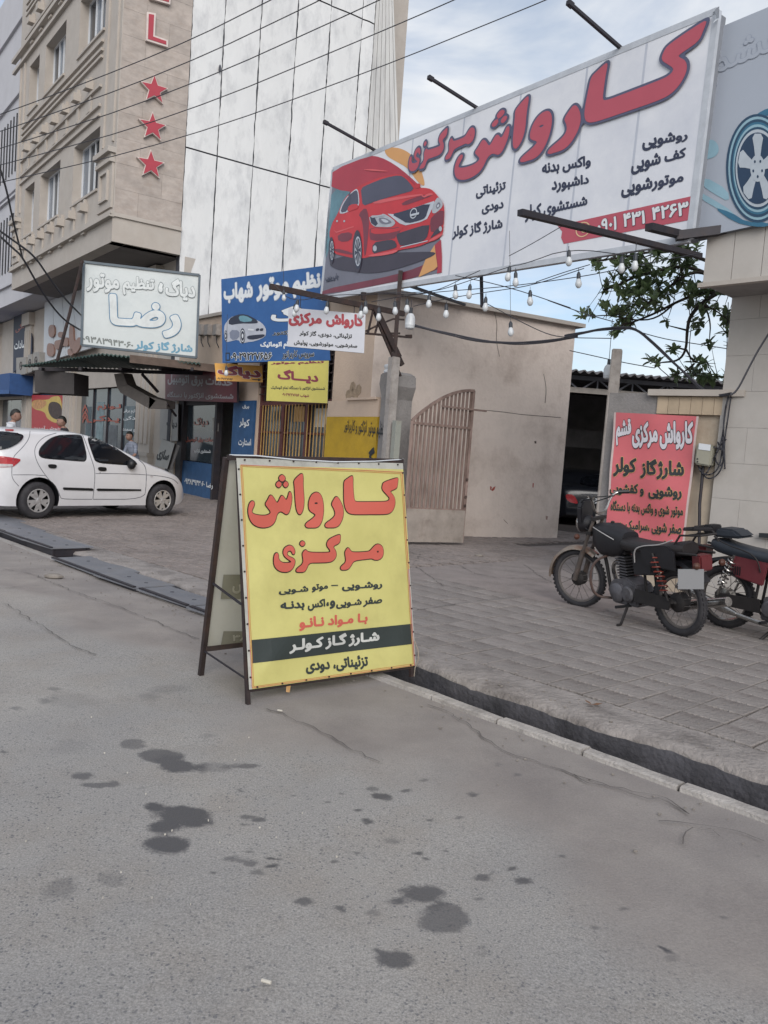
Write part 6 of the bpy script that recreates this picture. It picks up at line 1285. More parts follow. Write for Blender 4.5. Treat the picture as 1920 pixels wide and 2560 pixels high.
for nm_ in ('rear banner back side', 'yellow banner cloth'):      # thin vinyl lets some light through
    m_ = bpy.data.materials[nm_]; nt = m_.node_tree; b = nt.nodes['Principled BSDF']; tl = nt.nodes.new('ShaderNodeBsdfTranslucent'); mxs = nt.nodes.new('ShaderNodeMixShader'); mxs.inputs[0].default_value = .45 if nm_[0] == 'r' else .2
    nt.links.new(b.inputs['Base Color'].links[0].from_socket, tl.inputs['Color']); nt.links.new(b.outputs[0], mxs.inputs[1]); nt.links.new(tl.outputs[0], mxs.inputs[2]); nt.links.new(mxs.outputs[0], nt.nodes['Material Output'].inputs['Surface'])
gy2 = mat('show through grey', '#77766c', .6)
for y0, y1, tx in ((905, 1080, 'ش'), (1310, 1418, '۳۸')):
    PB = Plane(bq[0] - bN * .02, bN); f = [PB.at(*p) for p in qa(225, y0, 420, y0, 420, y1, 205, y1)]; mb = MB(); mb.poly(f); part('ghost_block', mb, gy2, afr)
    letters(tx, quadmap([PB.at(*p) for p in qa(290, y0 + 25, 400, y0 + 25, 395, y1 - 40, 285, y1 - 40)]), -bN, bpy.data.materials['rear banner back side'], afr, bold=.03, lift=.004)
mb = MB()
for u in np.linspace(.04, .96, 8): mb.cyl(af(u, .992) + AP.N * .016, af(u, .992) + AP.N * .022, .006, .005, 6); mb.cyl(af(u, .006) + AP.N * .014, af(u, .006) + AP.N * .02, .006, .005, 6)
for v in np.linspace(.05, .95, 9): mb.cyl(af(.008, v) + AP.N * .014, af(.008, v) + AP.N * .02, .006, .005, 6); mb.cyl(af(.992, v) + AP.N * .014, af(.992, v) + AP.N * .02, .006, .005, 6)
part('rivets', mb, M['rust'], afr)
mb = MB(); mb.tube([RLp + Vector((0, 0, .012)), af(.1, 1.012) + AP.N * .02, af(.3, 1.0) + AP.N * .02, af(.55, .995) + AP.N * .02, af(.8, 1.004) + AP.N * .02, RR + Vector((0, 0, .01))], .004, 5); part('tie_wire', mb, M['white'], afr); mb = MB(); mb.tube([af(.995, .12) + AP.N * .02, af(1.005, .07) + AP.N * .035, af(1.0, .03) + AP.N * .04, af(.985, -.01) + AP.N * .02, af(.99, -.05)], .004, 5); part('tie_cord', mb, mat('frayed cord', '#8f8579', .8), afr)
mb = MB(); c_ = af(.2, -.01); mb.poly([c_, c_ + au * .03, c_ + au * .012 - av * .035 + AP.N * .01, c_ - au * .005 - av * .03]); part('loose_scrap', mb, mat('scrap', '#a98252', .7), afr)

# ================================================================ WIRES, BULBS
def cat(p0, p1, sag, n=14): return [p0.lerp(p1, i / n) - Vector((0, 0, sag * 4 * (i / n) * (1 - i / n))) for i in range(n + 1)]
def pxwire(pts, d0, d1, sm=2): # photo points, depth running from d0 to d1
    p = chaikin(pts, sm, False); L_ = len(p); x0, x1 = p[0][0], p[-1][0]
    return [at_depth(x, y, d0 + (d1 - d0) * i / (L_ - 1)) for i, (x, y) in enumerate(p)]
PW = [[(-60, 300), (0, 289), (440, 119), (677, 0), (760, -42)], [(-60, 342), (0, 331), (440, 173), (802, 0), (900, -50)], [(-60, 384), (0, 373), (440, 231), (920, 14), (1000, -25)], [(-60, 425), (0, 414), (440, 292), (920, 93), (1136, 0), (1200, -30)], [(-60, 468), (0, 457), (440, 354), (920, 181), (1280, 35), (1365, 0), (1450, -38)]]
for i, p in enumerate(PW):
    t = thing('power_line', ['topmost of the five overhead power lines', 'second overhead power line from the top', 'middle one of the five overhead power lines', 'fourth overhead power line from the top', 'lowest overhead power line, crossing the lowest red star'][i], 'power line', at_depth(*p[2], 13), 'overhead power lines across the facade')
    mb = MB(); mb.tube(pxwire(p, 15, 10), .0075, 5); part('wire', mb, M['wire'], t)
for i, p in enumerate([q5(0, -170, 120, -60, 190, 0, 310, 220, 430, 410, 560, 560, 695, 640), q5(-20, -230, 150, -110, 300, 0, 420, 180, 560, 370, 700, 510), q1(-30, 1380, 0, 1450, 60, 1650, 110, 1900, 195, 2230)]):
    t = thing('service_cable', ['thick black cable dropping across the left shops, lower one', 'thick black cable dropping to the white raised letter sign, upper one', 'short black cable crossing the pale building at the left edge'][i], 'cable', at_depth(*p[2], 15)); mb = MB(); mb.tube(pxwire(p, 12, 17.0), .018, 5); part('cable', mb, M['wire'], t)
D = lambda x: 10.4 - (x - 700) * .0031
def fw(pts): p = chaikin(pts, 2, False); return [at_depth(x, y, D(x)) for x, y in p]
FW = [q7(100, 215, 300, 205, 450, 212, 590, 195, 700, 160, 850, 85, 940, 45), q7(190, 262, 450, 215, 700, 188, 1150, 155, 1659, 85) + q8(560, 330, 800, 280, 1170, 210), q7(480, 292, 700, 240, 1000, 192, 1300, 150, 1659, 30), q7(130, 200, 590, 198, 800, 140, 1145, 15, 1250, 0) + q8(235, 170, 700, 230),
      q7(770, 80, 1150, 160, 1659, 335) + q8(0, 515, 340, 640, 560, 700), q7(980, 270, 1300, 440, 1450, 500, 1600, 510) + q8(350, 815, 540, 818), q6(850, 250, 1000, 400, 1300, 340, 1600, 330) , q4(-20, 1659, 130, 1580, 350, 1450), q8(0, 415, 200, 345, 385, 290)]
t = thing('bulb_strings', 'thin dark wires strung under the billboard that carry the light bulbs', 'wires', at_depth(1200, 750, 9))
for p in FW: mb = MB(); mb.tube(fw(p), .0045, 4); part('string', mb, M['wire'], t)
t = thing('main_cable', 'thick bundled black cable sagging across the driveway to the right corner', 'cable', at_depth(1200, 850, 10)); 
for k in range(3):
    p = chaikin(q7(485, 420, 700, 480, 880, 530, 1060, 547, 1200, 545, 1450, 525, 1659, 492) + q8(160, 820, 350, 780, 500, 745, 620, 735, 720, 745, 850, 870, 960, 975, 1080, 1080, 1200, 1190, 1290, 1222, 1395, 1222), 2, False); L_ = len(p)
    mb = MB(); mb.tube([at_depth(x, y + k * 2.5 * math.sin(i * .3 + k), 11.5 - 2.6 * i / L_) for i, (x, y) in enumerate(p)], .011, 5); part('strand', mb, M['wire'], t)
t = thing('wall_cable', 'thin black cable rising along the right building wall', 'cable', at_depth(1850, 1000, 8.6)); mb = MB(); mb.tube([at_depth(x, y, 8.5) for x, y in chaikin(q8(1390, 1225, 1440, 1190, 1520, 1030, 1600, 880, 1720, 700), 2, False)], .011, 5); part('cable', mb, M['wire'], t)
t = thing('rear_cable', 'thin cables crossing the sky above the shed roof', 'cable', at_depth(1500, 900, 14)); mb = MB()
for p in (q8(240, 905, 400, 940, 620, 990, 850, 1030), q8(620, 735, 900, 820, 1100, 850, 1420, 900), q8(1375, 560, 1365, 900, 1350, 1200), q8(1140, 560, 1085, 900, 1130, 1080)): mb.tube([at_depth(x, y, 11.5) for x, y in chaikin(p, 2, False)], .006, 4)
part('cable', mb, M['wire'], t)
bulbm = mat('bulb glass', '#c3c7cb', .35, var=.02); capm = mat('bulb holder', '#2b3038', .5)
def bulb_parts():
    a = MB(); a.lathe((0, 0, 0), (0, 0, -1), [(.001, .138), (.014, .134), (.024, .122), (.030, .105), (.029, .088), (.023, .070), (.018, .055), (.016, .05)], 12)
    b = MB(); b.lathe((0, 0, 0), (0, 0, -1), [(.001, -.012), (.010, -.012), (.014, .0), (.019, .01), (.019, .052), (.001, .053)], 10)
    return a.mesh('bulb'), b.mesh('socket')
bm_, sm2 = bulb_parts(); bm_.materials.append(bulbm); sm2.materials.append(capm)
for me_ in (bm_, sm2): me_.polygons.foreach_set('use_smooth', [True] * len(me_.polygons)); me_.set_sharp_from_angle(angle=rad(50))
BULBS = [q7(1145, 22)[0], q7(1187, 60)[0], q7(770, 150)[0], q7(872, 148)[0], q7(590, 215)[0], q7(980, 235)[0], q7(1287, 190)[0], q7(1622, 65)[0], q7(437, 250)[0], q7(352, 265)[0], q7(708, 285)[0], q7(242, 308)[0], q7(150, 262)[0], q7(122, 292)[0], q7(1152, 405)[0], q8(235, 195)[0], q8(615, 240)[0], q8(712, 220)[0], q6(932, 300)[0], q6(1052, 385)[0], q6(1028, 425)[0], q6(1310, 400)[0], q6(1600, 440)[0], q6(435, 955)[0]]
BL = ['bulb just under the billboard centre, higher of a close pair', 'bulb under the billboard centre, lower of a close pair', 'left bulb of the two side by side against the sky', 'right bulb of the two side by side against the sky', 'bulb over the shop roof edge right of the bracket post', 'bulb just above the roof edge near the thin stay', 'single bulb against the sky between the pair and the tree', 'lower bulb in the sky just left of the tree',
      'bulb in front of the top of the rusty post', 'bulb just left of the rusty post', 'bulb against the beige wall right of the large lamp', 'bulb hanging by the bracket braces above the yellow wall', 'bulb touching the right end of the small white sign, rear one', 'bulb at the upper right corner of the small white sign', 'lone bulb hanging low on a long wire by the beige side wall', 'bulb against the lower edge of the billboard near the red phone strip',
      'left bulb among the tree leaves', 'right bulb among the tree leaves', 'bulb in front of the white letters of the blue sign', 'bulb above the left end of the small white sign, right one', 'bulb overlapping the left end of the small white sign', 'bulb above the middle of the small white sign', 'bulb over the right part of the small white sign', 'bulb hanging in front of the small orange sign']
for i, (x, y) in enumerate(BULBS):
    d_ = D(x) if i != 23 else 12.5; P = at_depth(x, y, d_); t = thing('light_bulb', BL[i], 'light bulb', P, 'light bulbs on the strings'); s_ = 1.08 if i != 18 else .95
    for me_ in (sm2, bm_):
        o = bpy.data.objects.new('bulb' if me_ is bm_ else 'socket', me_); COL.objects.link(o); o.parent = t; o.scale = (s_, s_, s_); 
    t.rotation_euler = (random.gauss(0, .06), random.gauss(0, .06), random.uniform(0, 6))
    dr_ = {14: 1.0, 17: .12, 18: .45, 23: .8}.get(i, .05); mb = MB(); mb.tube([P + Vector((0, 0, .01)), P + Vector((0, 0, dr_))], .003, 4); part('lead', mb, M['wire'], t)
for (x, y, d_, lb) in ((q7(463, 320)[0][0], q7(463, 320)[0][1], 9.6, 'large white lamp in front of the rusty post'), (q8(522, 985)[0][0], q8(522, 985)[0][1], 10.5, 'large white lamp hanging beside the weathered pole')):
    P = at_depth(x, y, d_); t = thing('large_lamp', lb, 'light bulb', P); mb = MB(); mb.lathe(P, (0, 0, -1), [(.001, -.03), (.02, -.03), (.022, .04), (.03, .045)], 12); part('socket', mb, capm, t, smooth=True)
    mb = MB(); mb.lathe(P, (0, 0, -1), [(.03, .04), (.045, .06), (.058, .10), (.058, .17), (.060, .175), (.058, .18), (.055, .21), (.035, .225), (.001, .228)], 18); part('bulb', mb, bulbm, t, smooth=True)
    mb = MB(); mb.tube([P + Vector((0, 0, .02)), P + Vector((.0, .02, .55 if d_ > 10 else .12))], .004, 4); part('lead', mb, M['wire'], t)
# ================================================================ CARS
from mathutils.bvhtree import BVHTree
paintw = mat('white car paint', '#cfcfd3', .28, var=.02, scale=1, coat=.5, dirt='#a3a2a6', dscale=1.2, damt=.35)
paintd = mat('dark car paint', '#1c1f26', .3, var=.05, coat=.4)
tyre = mat('tyre rubber', '#2b2a2e', .8, var=.15, scale=12, dirt='#454345', dscale=6, damt=.5)
alloy = mat('alloy', '#c4c3c4', .35, metal=.6, var=.1, scale=8, dirt='#5c5a5c', dscale=9, damt=.5)
blackp = mat('black plastic', '#17181c', .5, var=.1)
cglass = glass('car glass', '#14171d', .04, spec=.5)
def car(name, label, base, az, prof, hw, width_k, paint, R=.285, wb=2.339, zb=.2, tumble=.30, zbelt=.93):
    t = thing(name, label, 'car', base); d = Vector((math.sin(rad(az)), math.cos(rad(az)), 0)); n = Vector((-d.y, d.x, 0))
    W = lambda x, y, z: Vector(base) + d * x + n * y + Vector((0, 0, z))     # y=0 on the car's centre plane
    xs = np.array([p[0] for p in prof]); zt_ = np.array([p[1] for p in prof]); x0, x1 = xs[0], xs[-1]
    X = np.unique(np.concatenate([np.linspace(x0, x0 + .35, 14), np.linspace(x0 + .35, x1 - .35, 44), np.linspace(x1 - .35, x1, 14)]))
    sm = np.interp(X, xs, zt_)
    for _ in range(2): sm[1:-1] = .25 * sm[:-2] + .5 * sm[1:-1] + .25 * sm[2:]
    def wx(x):
        e = min((x - x0) / .55, (x1 - x) / .75, 1); e = max(e, 0.0); return hw * (.66 + .34 * (1 - (1 - e) ** 2.4)) 
    def g(z): 
        a = 1 - .05 * max(0, (.5 - z) / .35) ** 1.5
        if z > .62: a -= .03 * min(1, (z - .62) / (zbelt - .62))
        if z > zbelt: a -= tumble * (z - zbelt) / .45 * .8
        return a
    ring = []; NL = 16; NC = 9
    for x, zt in zip(X, sm):
        eb = min((x - x0) / .3, (x1 - x) / .3, 1); zbx = zb + .10 * (1 - eb) ** 2; r = min(.11, (zt - zbx) * .45); pts = []
        for k in range(NL): z = zbx + (zt - r - zbx) * k / (NL - 1); pts.append((wx(x) * g(z), z))
        yc = pts[-1][0]
        for k in range(1, NC + 1): f = math.pi / 2 * k / NC; pts.append((yc * math.cos(f) ** .55, zt - r + r * math.sin(f) ** .8))
        full = [(0, zbx)] + pts[:-1] + [(0, zt)] + [(-y, z) for y, z in reversed(pts[:-1])]; ring.append([W(x, y, z) for y, z in full])
    m = len(ring[0]); mb = MB(); vs = [v for r_ in ring for v in r_]; fs = [(i * m + k, i * m + (k + 1) % m, (i + 1) * m + (k + 1) % m, (i + 1) * m + k) for i in range(len(ring) - 1) for k in range(m)]
    fs += [tuple(range(m)), tuple((len(ring) - 1) * m + k for k in reversed(range(m)))]; mb.add(vs, fs)
    body = part('body', mb, [paint, blackp], t, recalc=True)
    cut = MB()
    for ax in (0, wb):
        for s_ in (-1, 1): cut.cyl(W(ax, s_ * (hw - .28), R + .01), W(ax, s_ * (hw + .3), R + .01), R + .065, R + .065, 28)
    co = part('cutter', cut, blackp, t, recalc=True)
    md = body.modifiers.new('b', 'BOOLEAN'); md.object = co; md.operation = 'DIFFERENCE'; md.solver = 'EXACT'
    bpy.context.view_layer.update(); dg = bpy.context.evaluated_depsgraph_get(); nm = bpy.data.meshes.new_from_object(body.evaluated_get(dg))
    old = body.data; body.modifiers.clear(); body.data = nm; bpy.data.objects.remove(co)
    nm.polygons.foreach_set('use_smooth', [True] * len(nm.polygons)); nm.set_sharp_from_angle(angle=rad(38))
    bv = BVHTree.FromPolygons([v.co + Vector(base) for v in nm.vertices], [tuple(p.vertices) for p in nm.polygons])
    return t, body, W, bv, d, n
def decal(t, bv, px, m, lift, nm, mirror=None, cell=4.0, sm=2, label=None, both=True):
    P = chaikin(px, sm); P[:, 1] *= -1
    a = .5 * np.sum(P[:, 0] * np.roll(P[:, 1], -1) - np.roll(P[:, 0], -1) * P[:, 1]); P = P if a > 0 else P[::-1]
    fld = field([P], .01, cell); cache = {}
    def hit(x, y):
        k = (round(x, 2), round(y, 2))
        if k not in cache:
            dr = ray(x, -y).normalized(); h = bv.ray_cast(EYE, dr); cache[k] = None if h[0] is None else h[0] + (h[1] if h[1].dot(dr) < 0 else -h[1]) * lift
        return cache[k]
    mb = MB(); mm = MB()
    for pl in fill(fld, 0):
        v = [hit(*p) for p in pl]
        if any(q is None for q in v): continue
        mb.poly(v)
        if mirror: mm.poly([mirror(q) for q in reversed(v)])
    if not mb.v: print('decal missed', nm); return
    part(nm, mb, m, t, smooth=True, label=label)
    if mirror: part(nm, mm, m, t, smooth=True)
cA = ground(94, 1298, .05); cB = ground(404, 1291, .05); caz = math.degrees(math.atan2(cB.x - cA.x, cB.y - cA.y)); cwb = (cB - cA).length
cdv = (cB - cA).normalized(); cn = Vector((-cdv.y, cdv.x, 0)); HWc = .80
cbase = cA + cn * (HWc - .01)
prof = [(-.80, .50), (-.78, .74), (-.75, .94), (-.69, 1.08), (-.60, 1.22), (-.50, 1.32), (-.40, 1.355), (-.18, 1.37), (.14, 1.38), (.5, 1.385), (.72, 1.38), (.9, 1.365), (1.15, 1.31), (1.42, 1.215), (1.67, 1.11), (1.91, 1.005), (2.18, .915), (2.45, .845), (2.72, .755), (2.89, .64), (2.99, .52), (3.03, .42)]
ct, cbody, cW, cbv, _, _ = car('white_hatchback', 'white hatchback parked on the forecourt at the left with black door strips', cbase, caz, prof, HWc, 1, paintw, wb=cwb)
cpl = cn
def cmir(q): return q + cpl * (2 * (cbase - q).dot(cpl))
trim = mat('rubber trim', '#121317', .5); gapm = mat('door gap', '#5d5f66', .7)
decal(ct, cbv, ql(305,305,312,262,345,222,390,182,450,155,520,148,645,148,660,172,705,366,620,362,500,352,380,344,322,332), trim, .003, 'window_seal', cmir, 3)
decal(ct, cbv, ql(314,300,322,265,352,228,394,190,452,163,520,156,638,156,650,180,695,358,620,354,500,344,384,336,328,322), cglass, .009, 'rear_side_window', cmir, 3)
decal(ct, cbv, ql(684,152,762,168,855,210,955,276,1056,342,1092,372,1094,394,1050,396,900,386,762,374,740,318), trim, .003, 'window_seal', cmir, 3)
decal(ct, cbv, ql(692,160,760,178,850,218,948,284,1050,350,1078,372,1078,386,1040,388,900,378,768,366,748,318), cglass, .011, 'front_side_window', cmir, 3)
decal(ct, cbv, ql(425,168,432,168,447,344,438,344), trim, .008, 'window_divider', cmir, 3, 0)
decal(ct, cbv, ql(-160,120,150,138,190,160,165,200,110,240,40,268,-60,275,-160,275), cglass, .02, 'tailgate_window', cmir, 3)
decal(ct, cbv, ql(497,568,742,576,742,596,500,588), trim, .012, 'door_strip', cmir, 4, 0); decal(ct, cbv, ql(765,577,1130,584,1128,597,765,597), trim, .012, 'door_strip', cmir, 4, 0)
for x, y in ((415, 400), (813, 422)): decal(ct, cbv, ql(x-36,y-17,x+30,y-14,x+36,y,x+30,y+18,x-20,y+17,x-36,y+4), trim, .014, 'door_handle', cmir, 3, 2)
redl = mat('tail lamp red', '#a5212b', .2, var=.15, scale=14, coat=.5); cll = mat('lamp clear', '#b9b4b6', .25, var=.2, scale=20)
decal(ct, cbv, ql(-60,320,40,322,165,344,168,352,130,385,100,408,-60,410), redl, .008, 'tail_light', cmir, 4, 1); decal(ct, cbv, ql(-30,380,110,385,96,404,-30,406), cll, .011, 'tail_lens', None, 4, 0)
decal(ct, cbv, ql(1190,478,1222,478,1218,490,1200,491), cll, .008, 'side_marker', cmir, 3, 1); decal(ct, cbv, ql(790,452,802,446,800,458), trim, .008, 'key_hole', None, 2, 0)
decal(ct, cbv, ql(36,108,112,110,110,124,40,122), redl, .01, 'high_brake_light', None, 3, 0)
def lineq(pts, w=3.2):
    pts = chaikin(pts, 2, False); out = []
    for sgn in (1, -1):
        seq = range(len(pts)) if sgn > 0 else reversed(range(len(pts)))
        for i in seq:
            a, b_ = pts[max(i - 1, 0)], pts[min(i + 1, len(pts) - 1)]; dd = (b_ - a) / (np.linalg.norm(b_ - a) + 1e-9); out.append((pts[i][0] - dd[1] * w / 2 * sgn, pts[i][1] + dd[0] * w / 2 * sgn))
    return out
for L_ in (ql(450,136,360,160,295,215,270,285,298,380,380,500,452,570,478,640,492,664,735,664), ql(655,142,682,210,735,360,758,440,752,560,740,664), ql(740,664,1150,664,1165,560,1168,440,1150,385,1105,350), ql(240,118,232,180,190,240,120,310,108,330,92,420,95,500,150,560), ql(1165,470,1060,462,760,458), ql(100,470,250,468,360,475), ql(1168,470,1280,478,1380,500,1420,540)):
    decal(ct, cbv, lineq(L_, 1.6), gapm, .002, 'panel_gap', cmir, 1.4, 0)
mb = MB(); c_ = cW(1.62, -(HWc - .02), .90) ; mb.ball(c_ - cn * .06, .1, (.75, .75, .85), 12, 8); m_ = part('wing_mirror', mb, trim, ct, smooth=True)
mb = MB(); mb.ball(cmir(c_ - cn * .06), .1, (.75, .75, .85), 12, 8); part('wing_mirror', mb, trim, ct, smooth=True)
mb = MB(); mb.cbox(cW(1.0, 0, .215), 1.55, .62, .03, cdv); part('underside', mb, blackp, ct)
mb = MB(); mb.tube([cW(1.55, .3, 1.17), cW(1.35, .0, 1.215)], .01, 4); part('wiper', mb, trim, ct)
def wheel(t, c, ax, R, w, style=0):
    c, ax = Vector(c), Vector(ax).normalized(); mb = MB(); mb.lathe(c - ax * w / 2, ax, [(R * .60, .01), (R * .80, -.006), (R * .93, .004), (R, .03), (R, w - .03), (R * .93, w - .004), (R * .80, w + .006), (R * .60, w - .01)], 36); ty = part('wheel', mb, tyre, t, smooth=True)
    mb = MB(); mb.lathe(c - ax * w / 2, ax, [(R * .62, .0), (R * .60, .03), (R * .5, .05), (.01, .06), ], 30); part('rim_dish', mb, mat('rim shadow', '#3a3a3e', .6) if 'rim shadow' not in bpy.data.materials else bpy.data.materials['rim shadow'], ty, smooth=True)
    mb = MB(); mb.torus(c + ax * (w / 2 - .012), ax, R * .61, .012, 36, 6); a = ax.cross(Vector((0, 0, 1))).normalized(); b_ = ax.cross(a)
    for k in range(5 if style == 0 else 6):
        th = k * 2 * math.pi / (5 if style == 0 else 6) + .35; e = a * math.cos(th) + b_ * math.sin(th); f = -a * math.sin(th) + b_ * math.cos(th); o = c + ax * (w / 2 - .022)
        mb.prism([o + e * .035 + f * .028, o + e * R * .40 + f * .052, o + e * R * .60 + f * .075, o + e * R * .60 + f * .03, o + e * R * .45, o + e * R * .60 - f * .03, o + e * R * .60 - f * .075, o + e * R * .40 - f * .052, o + e * .035 - f * .028], ax * .016)
        mb.cyl(o + e * .05 + f * .02 + ax * .016, o + e * .05 + f * .02 + ax * .024, .009, .009, 6)
    mb.lathe(c + ax * (w / 2 - .03), ax, [(.05, .0), (.05, .022), (.03, .030), (.001, .032)], 16); part('rim', mb, alloy, ty)
for x in (0, cwb):
    for s_ in (-1, 1): wheel(ct, cW(x, s_ * (HWc - .085), .285), cn * s_, .285, .175)
# people behind it
skin = mat('skin', '#8a6a5d', .6, var=.06); hairm = mat('black hair', '#15130f', .6, var=.2)
def person(label, foot, yaw, H, shirt, trousers, lean=.05, arm=0.0):
    t = thing('person', label, 'person', foot); s_ = H / 1.75; M_ = Matrix.Translation(foot) @ Matrix.Rotation(yaw, 4, 'Z') @ Matrix.Scale(s_, 4)
    V = {'pel': (0, 0, .93, .15, .11), 'waist': (.01, 0, 1.08, .14, .10), 'chest': (.03 + lean, 0, 1.30, .17, .12), 'shb': (.03 + lean, 0, 1.42, .12, .09), 'neck': (.05 + lean * 1.3, 0, 1.50, .055, .055), 'nk2': (.06 + lean * 1.4, 0, 1.55, .055, .055)}
    for q, sg in (('l', 1), ('r', -1)):
        V['hip' + q] = (0, .09 * sg, .88, .09, .09); V['kn' + q] = (.02, .10 * sg, .50, .06, .06); V['an' + q] = (-.02, .11 * sg, .09, .042, .042); V['toe' + q] = (.14, .12 * sg, .035, .04, .03)
        V['sh' + q] = (.03 + lean, .17 * sg, 1.41, .065, .06); V['el' + q] = (.04 + lean + arm * .1, .25 * sg, 1.14, .043, .043); V['wr' + q] = (.12 + lean + arm * .25, .24 * sg, .93 + arm * .2, .03, .03); V['ha' + q] = (.16 + lean + arm * .3, .235 * sg, .86 + arm * .22, .038, .02)
    E = [('pel', 'waist'), ('waist', 'chest'), ('chest', 'shb'), ('shb', 'neck'), ('neck', 'nk2')]
    for q in 'lr': E += [('pel', 'hip' + q), ('hip' + q, 'kn' + q), ('kn' + q, 'an' + q), ('an' + q, 'toe' + q), ('shb', 'sh' + q), ('sh' + q, 'el' + q), ('el' + q, 'wr' + q), ('wr' + q, 'ha' + q)]
    ks = list(V); me = bpy.data.meshes.new('body'); me.from_pydata([V[k][:3] for k in ks], [(ks.index(a), ks.index(b_)) for a, b_ in E], [])
    o = bpy.data.objects.new('tmp', me); COL.objects.link(o); o.modifiers.new('s', 'SKIN'); o.modifiers.new('u', 'SUBSURF').levels = 2
    for i, k in enumerate(ks): sv = me.skin_vertices[0].data[i]; sv.radius = V[k][3:5]; sv.use_root = (k == 'pel')
    bpy.context.view_layer.update(); nm = bpy.data.meshes.new_from_object(o.evaluated_get(bpy.context.evaluated_depsgraph_get())); bpy.data.objects.remove(o)
    bm = bmesh.new(); bm.from_mesh(nm); hx = .08 + lean * 1.5
    g0 = bmesh.ops.create_uvsphere(bm, u_segments=18, v_segments=14, radius=.1)['verts']
    for v in g0: v.co = Vector((v.co.x * .98 + (.012 if v.co.x > 0 and v.co.z < -.02 else 0), v.co.y * .78, v.co.z * 1.2)) + Vector((hx, 0, 1.64))
    g1 = bmesh.ops.create_cone(bm, cap_ends=True, segments=6, radius1=.018, radius2=.006, depth=.05)['verts']
    for v in g1: v.co = Vector((v.co.z * .5 + hx + .10, v.co.y, v.co.x * .8 + 1.625))
    for sg in (1, -1):
        g2 = bmesh.ops.create_uvsphere(bm, u_segments=8, v_segments=6, radius=.03)['verts']
        for v in g2: v.co = Vector((v.co.x * .7 + hx - .01, v.co.y * .35 + .08 * sg, v.co.z + 1.64))
    for sg in (1, -1):                       # five fingers rooted in each palm
        for k in range(5):
            px_, py_, pz_ = V['hal' if sg > 0 else 'har'][:3]; L_ = (.05, .075, .082, .076, .06)[k]; y0 = py_ + (-.034 if k == 0 else -.024 + .016 * (k - 1)) * sg
            a = Vector((px_ + .01, y0, pz_ - .02)); b_ = a + (Vector((.03, -.02 * sg, -.03)) if k == 0 else Vector((.012, 0, -L_)))
            g3 = bmesh.ops.create_cone(bm, cap_ends=True, segments=6, radius1=.009, radius2=.007, depth=1)['verts']; dd = b_ - a; qt_ = dd.to_track_quat('Z', 'Y')
            for v in g3: v.co = a.lerp(b_, .5) + qt_ @ Vector((v.co.x, v.co.y, v.co.z * dd.length))
    bm.transform(M_ if True else M_); bm.to_mesh(nm); bm.free()
    inv = M_.inverted()
    for v in nm.vertices: v.co -= Vector(foot)
    for m_ in (skin, shirt, trousers, blackp): nm.materials.append(m_)
    for p in nm.polygons:
        c_ = inv @ (p.center + Vector(foot)); z = c_.z
        p.material_index = 3 if z < .07 else 2 if z < 1.0 and abs(c_.y) < .2 and not (c_.x > .1 and z > .75) else 1 if z < 1.5 and not (abs(c_.y) > .2 and z < 1.18) else 0
    nm.polygons.foreach_set('use_smooth', [True] * len(nm.polygons))
    o = bpy.data.objects.new('body', nm); COL.objects.link(o); o.parent = t
    mb = MB(); P = []; fs = []; N1, N2 = 16, 9
    for i in range(N2 + 1):
        for k in range(N1):
            u = 2 * math.pi * k / N1; lim = 1.15 + .75 * max(0, -math.cos(u)) ** .7; th = lim * i / N2
            P.append(M_ @ Vector((hx - .004 + .107 * math.sin(th) * math.cos(u), .088 * math.sin(th) * math.sin(u), 1.648 + .128 * math.cos(th))))
    mb.add(P, [(i * N1 + k, (i + 1) * N1 + k, (i + 1) * N1 + (k + 1) % N1, i * N1 + (k + 1) % N1) for i in range(N2) for k in range(N1)]); ho = part('hair', mb, hairm, t, smooth=True)
    mb = MB()
    for sg in (1, -1): mb.ball(M_ @ Vector((hx + .088, .032 * sg, 1.655)), .012 * s_, (1, 1, .7), 8, 5)
    part('eyes', mb, blackp, t)
    mb = MB(); mb.ball(M_ @ Vector((hx + .098, 0, 1.583)), .018 * s_, (.4, 1, .3), 8, 5); part('mouth', mb, mat('lips', '#7a4a44', .6) if 'lips' not in bpy.data.materials else bpy.data.materials['lips'], t, smooth=True)
    return t
def foot_at(x, dep): P = at_depth(x, 1150, dep); return Vector((P.x, P.y, .05))
stripe = mat('striped shirt', '#7b8292', .8, var=.5, scale=14, stretch=(.1, .1, 6)); wshirt = mat('white shirt', '#b9bcc2', .8); trs = mat('dark trousers', '#26272d', .8)
person('person in a white shirt standing behind the white car, facing right', foot_at(14, 16.0), rad(20), 1.73, wshirt, trs)
person('dark haired person whose head just shows over the white car roof', foot_at(168, 17.6), rad(-150), 1.69, trs, trs)
person('person in a striped shirt beyond the white car bonnet by the pillar', foot_at(338, 18.6), rad(-125), 1.47, stripe, trs, lean=.10, arm=.6)
engm_ = mat('boot trim grey', '#55565c', .4)
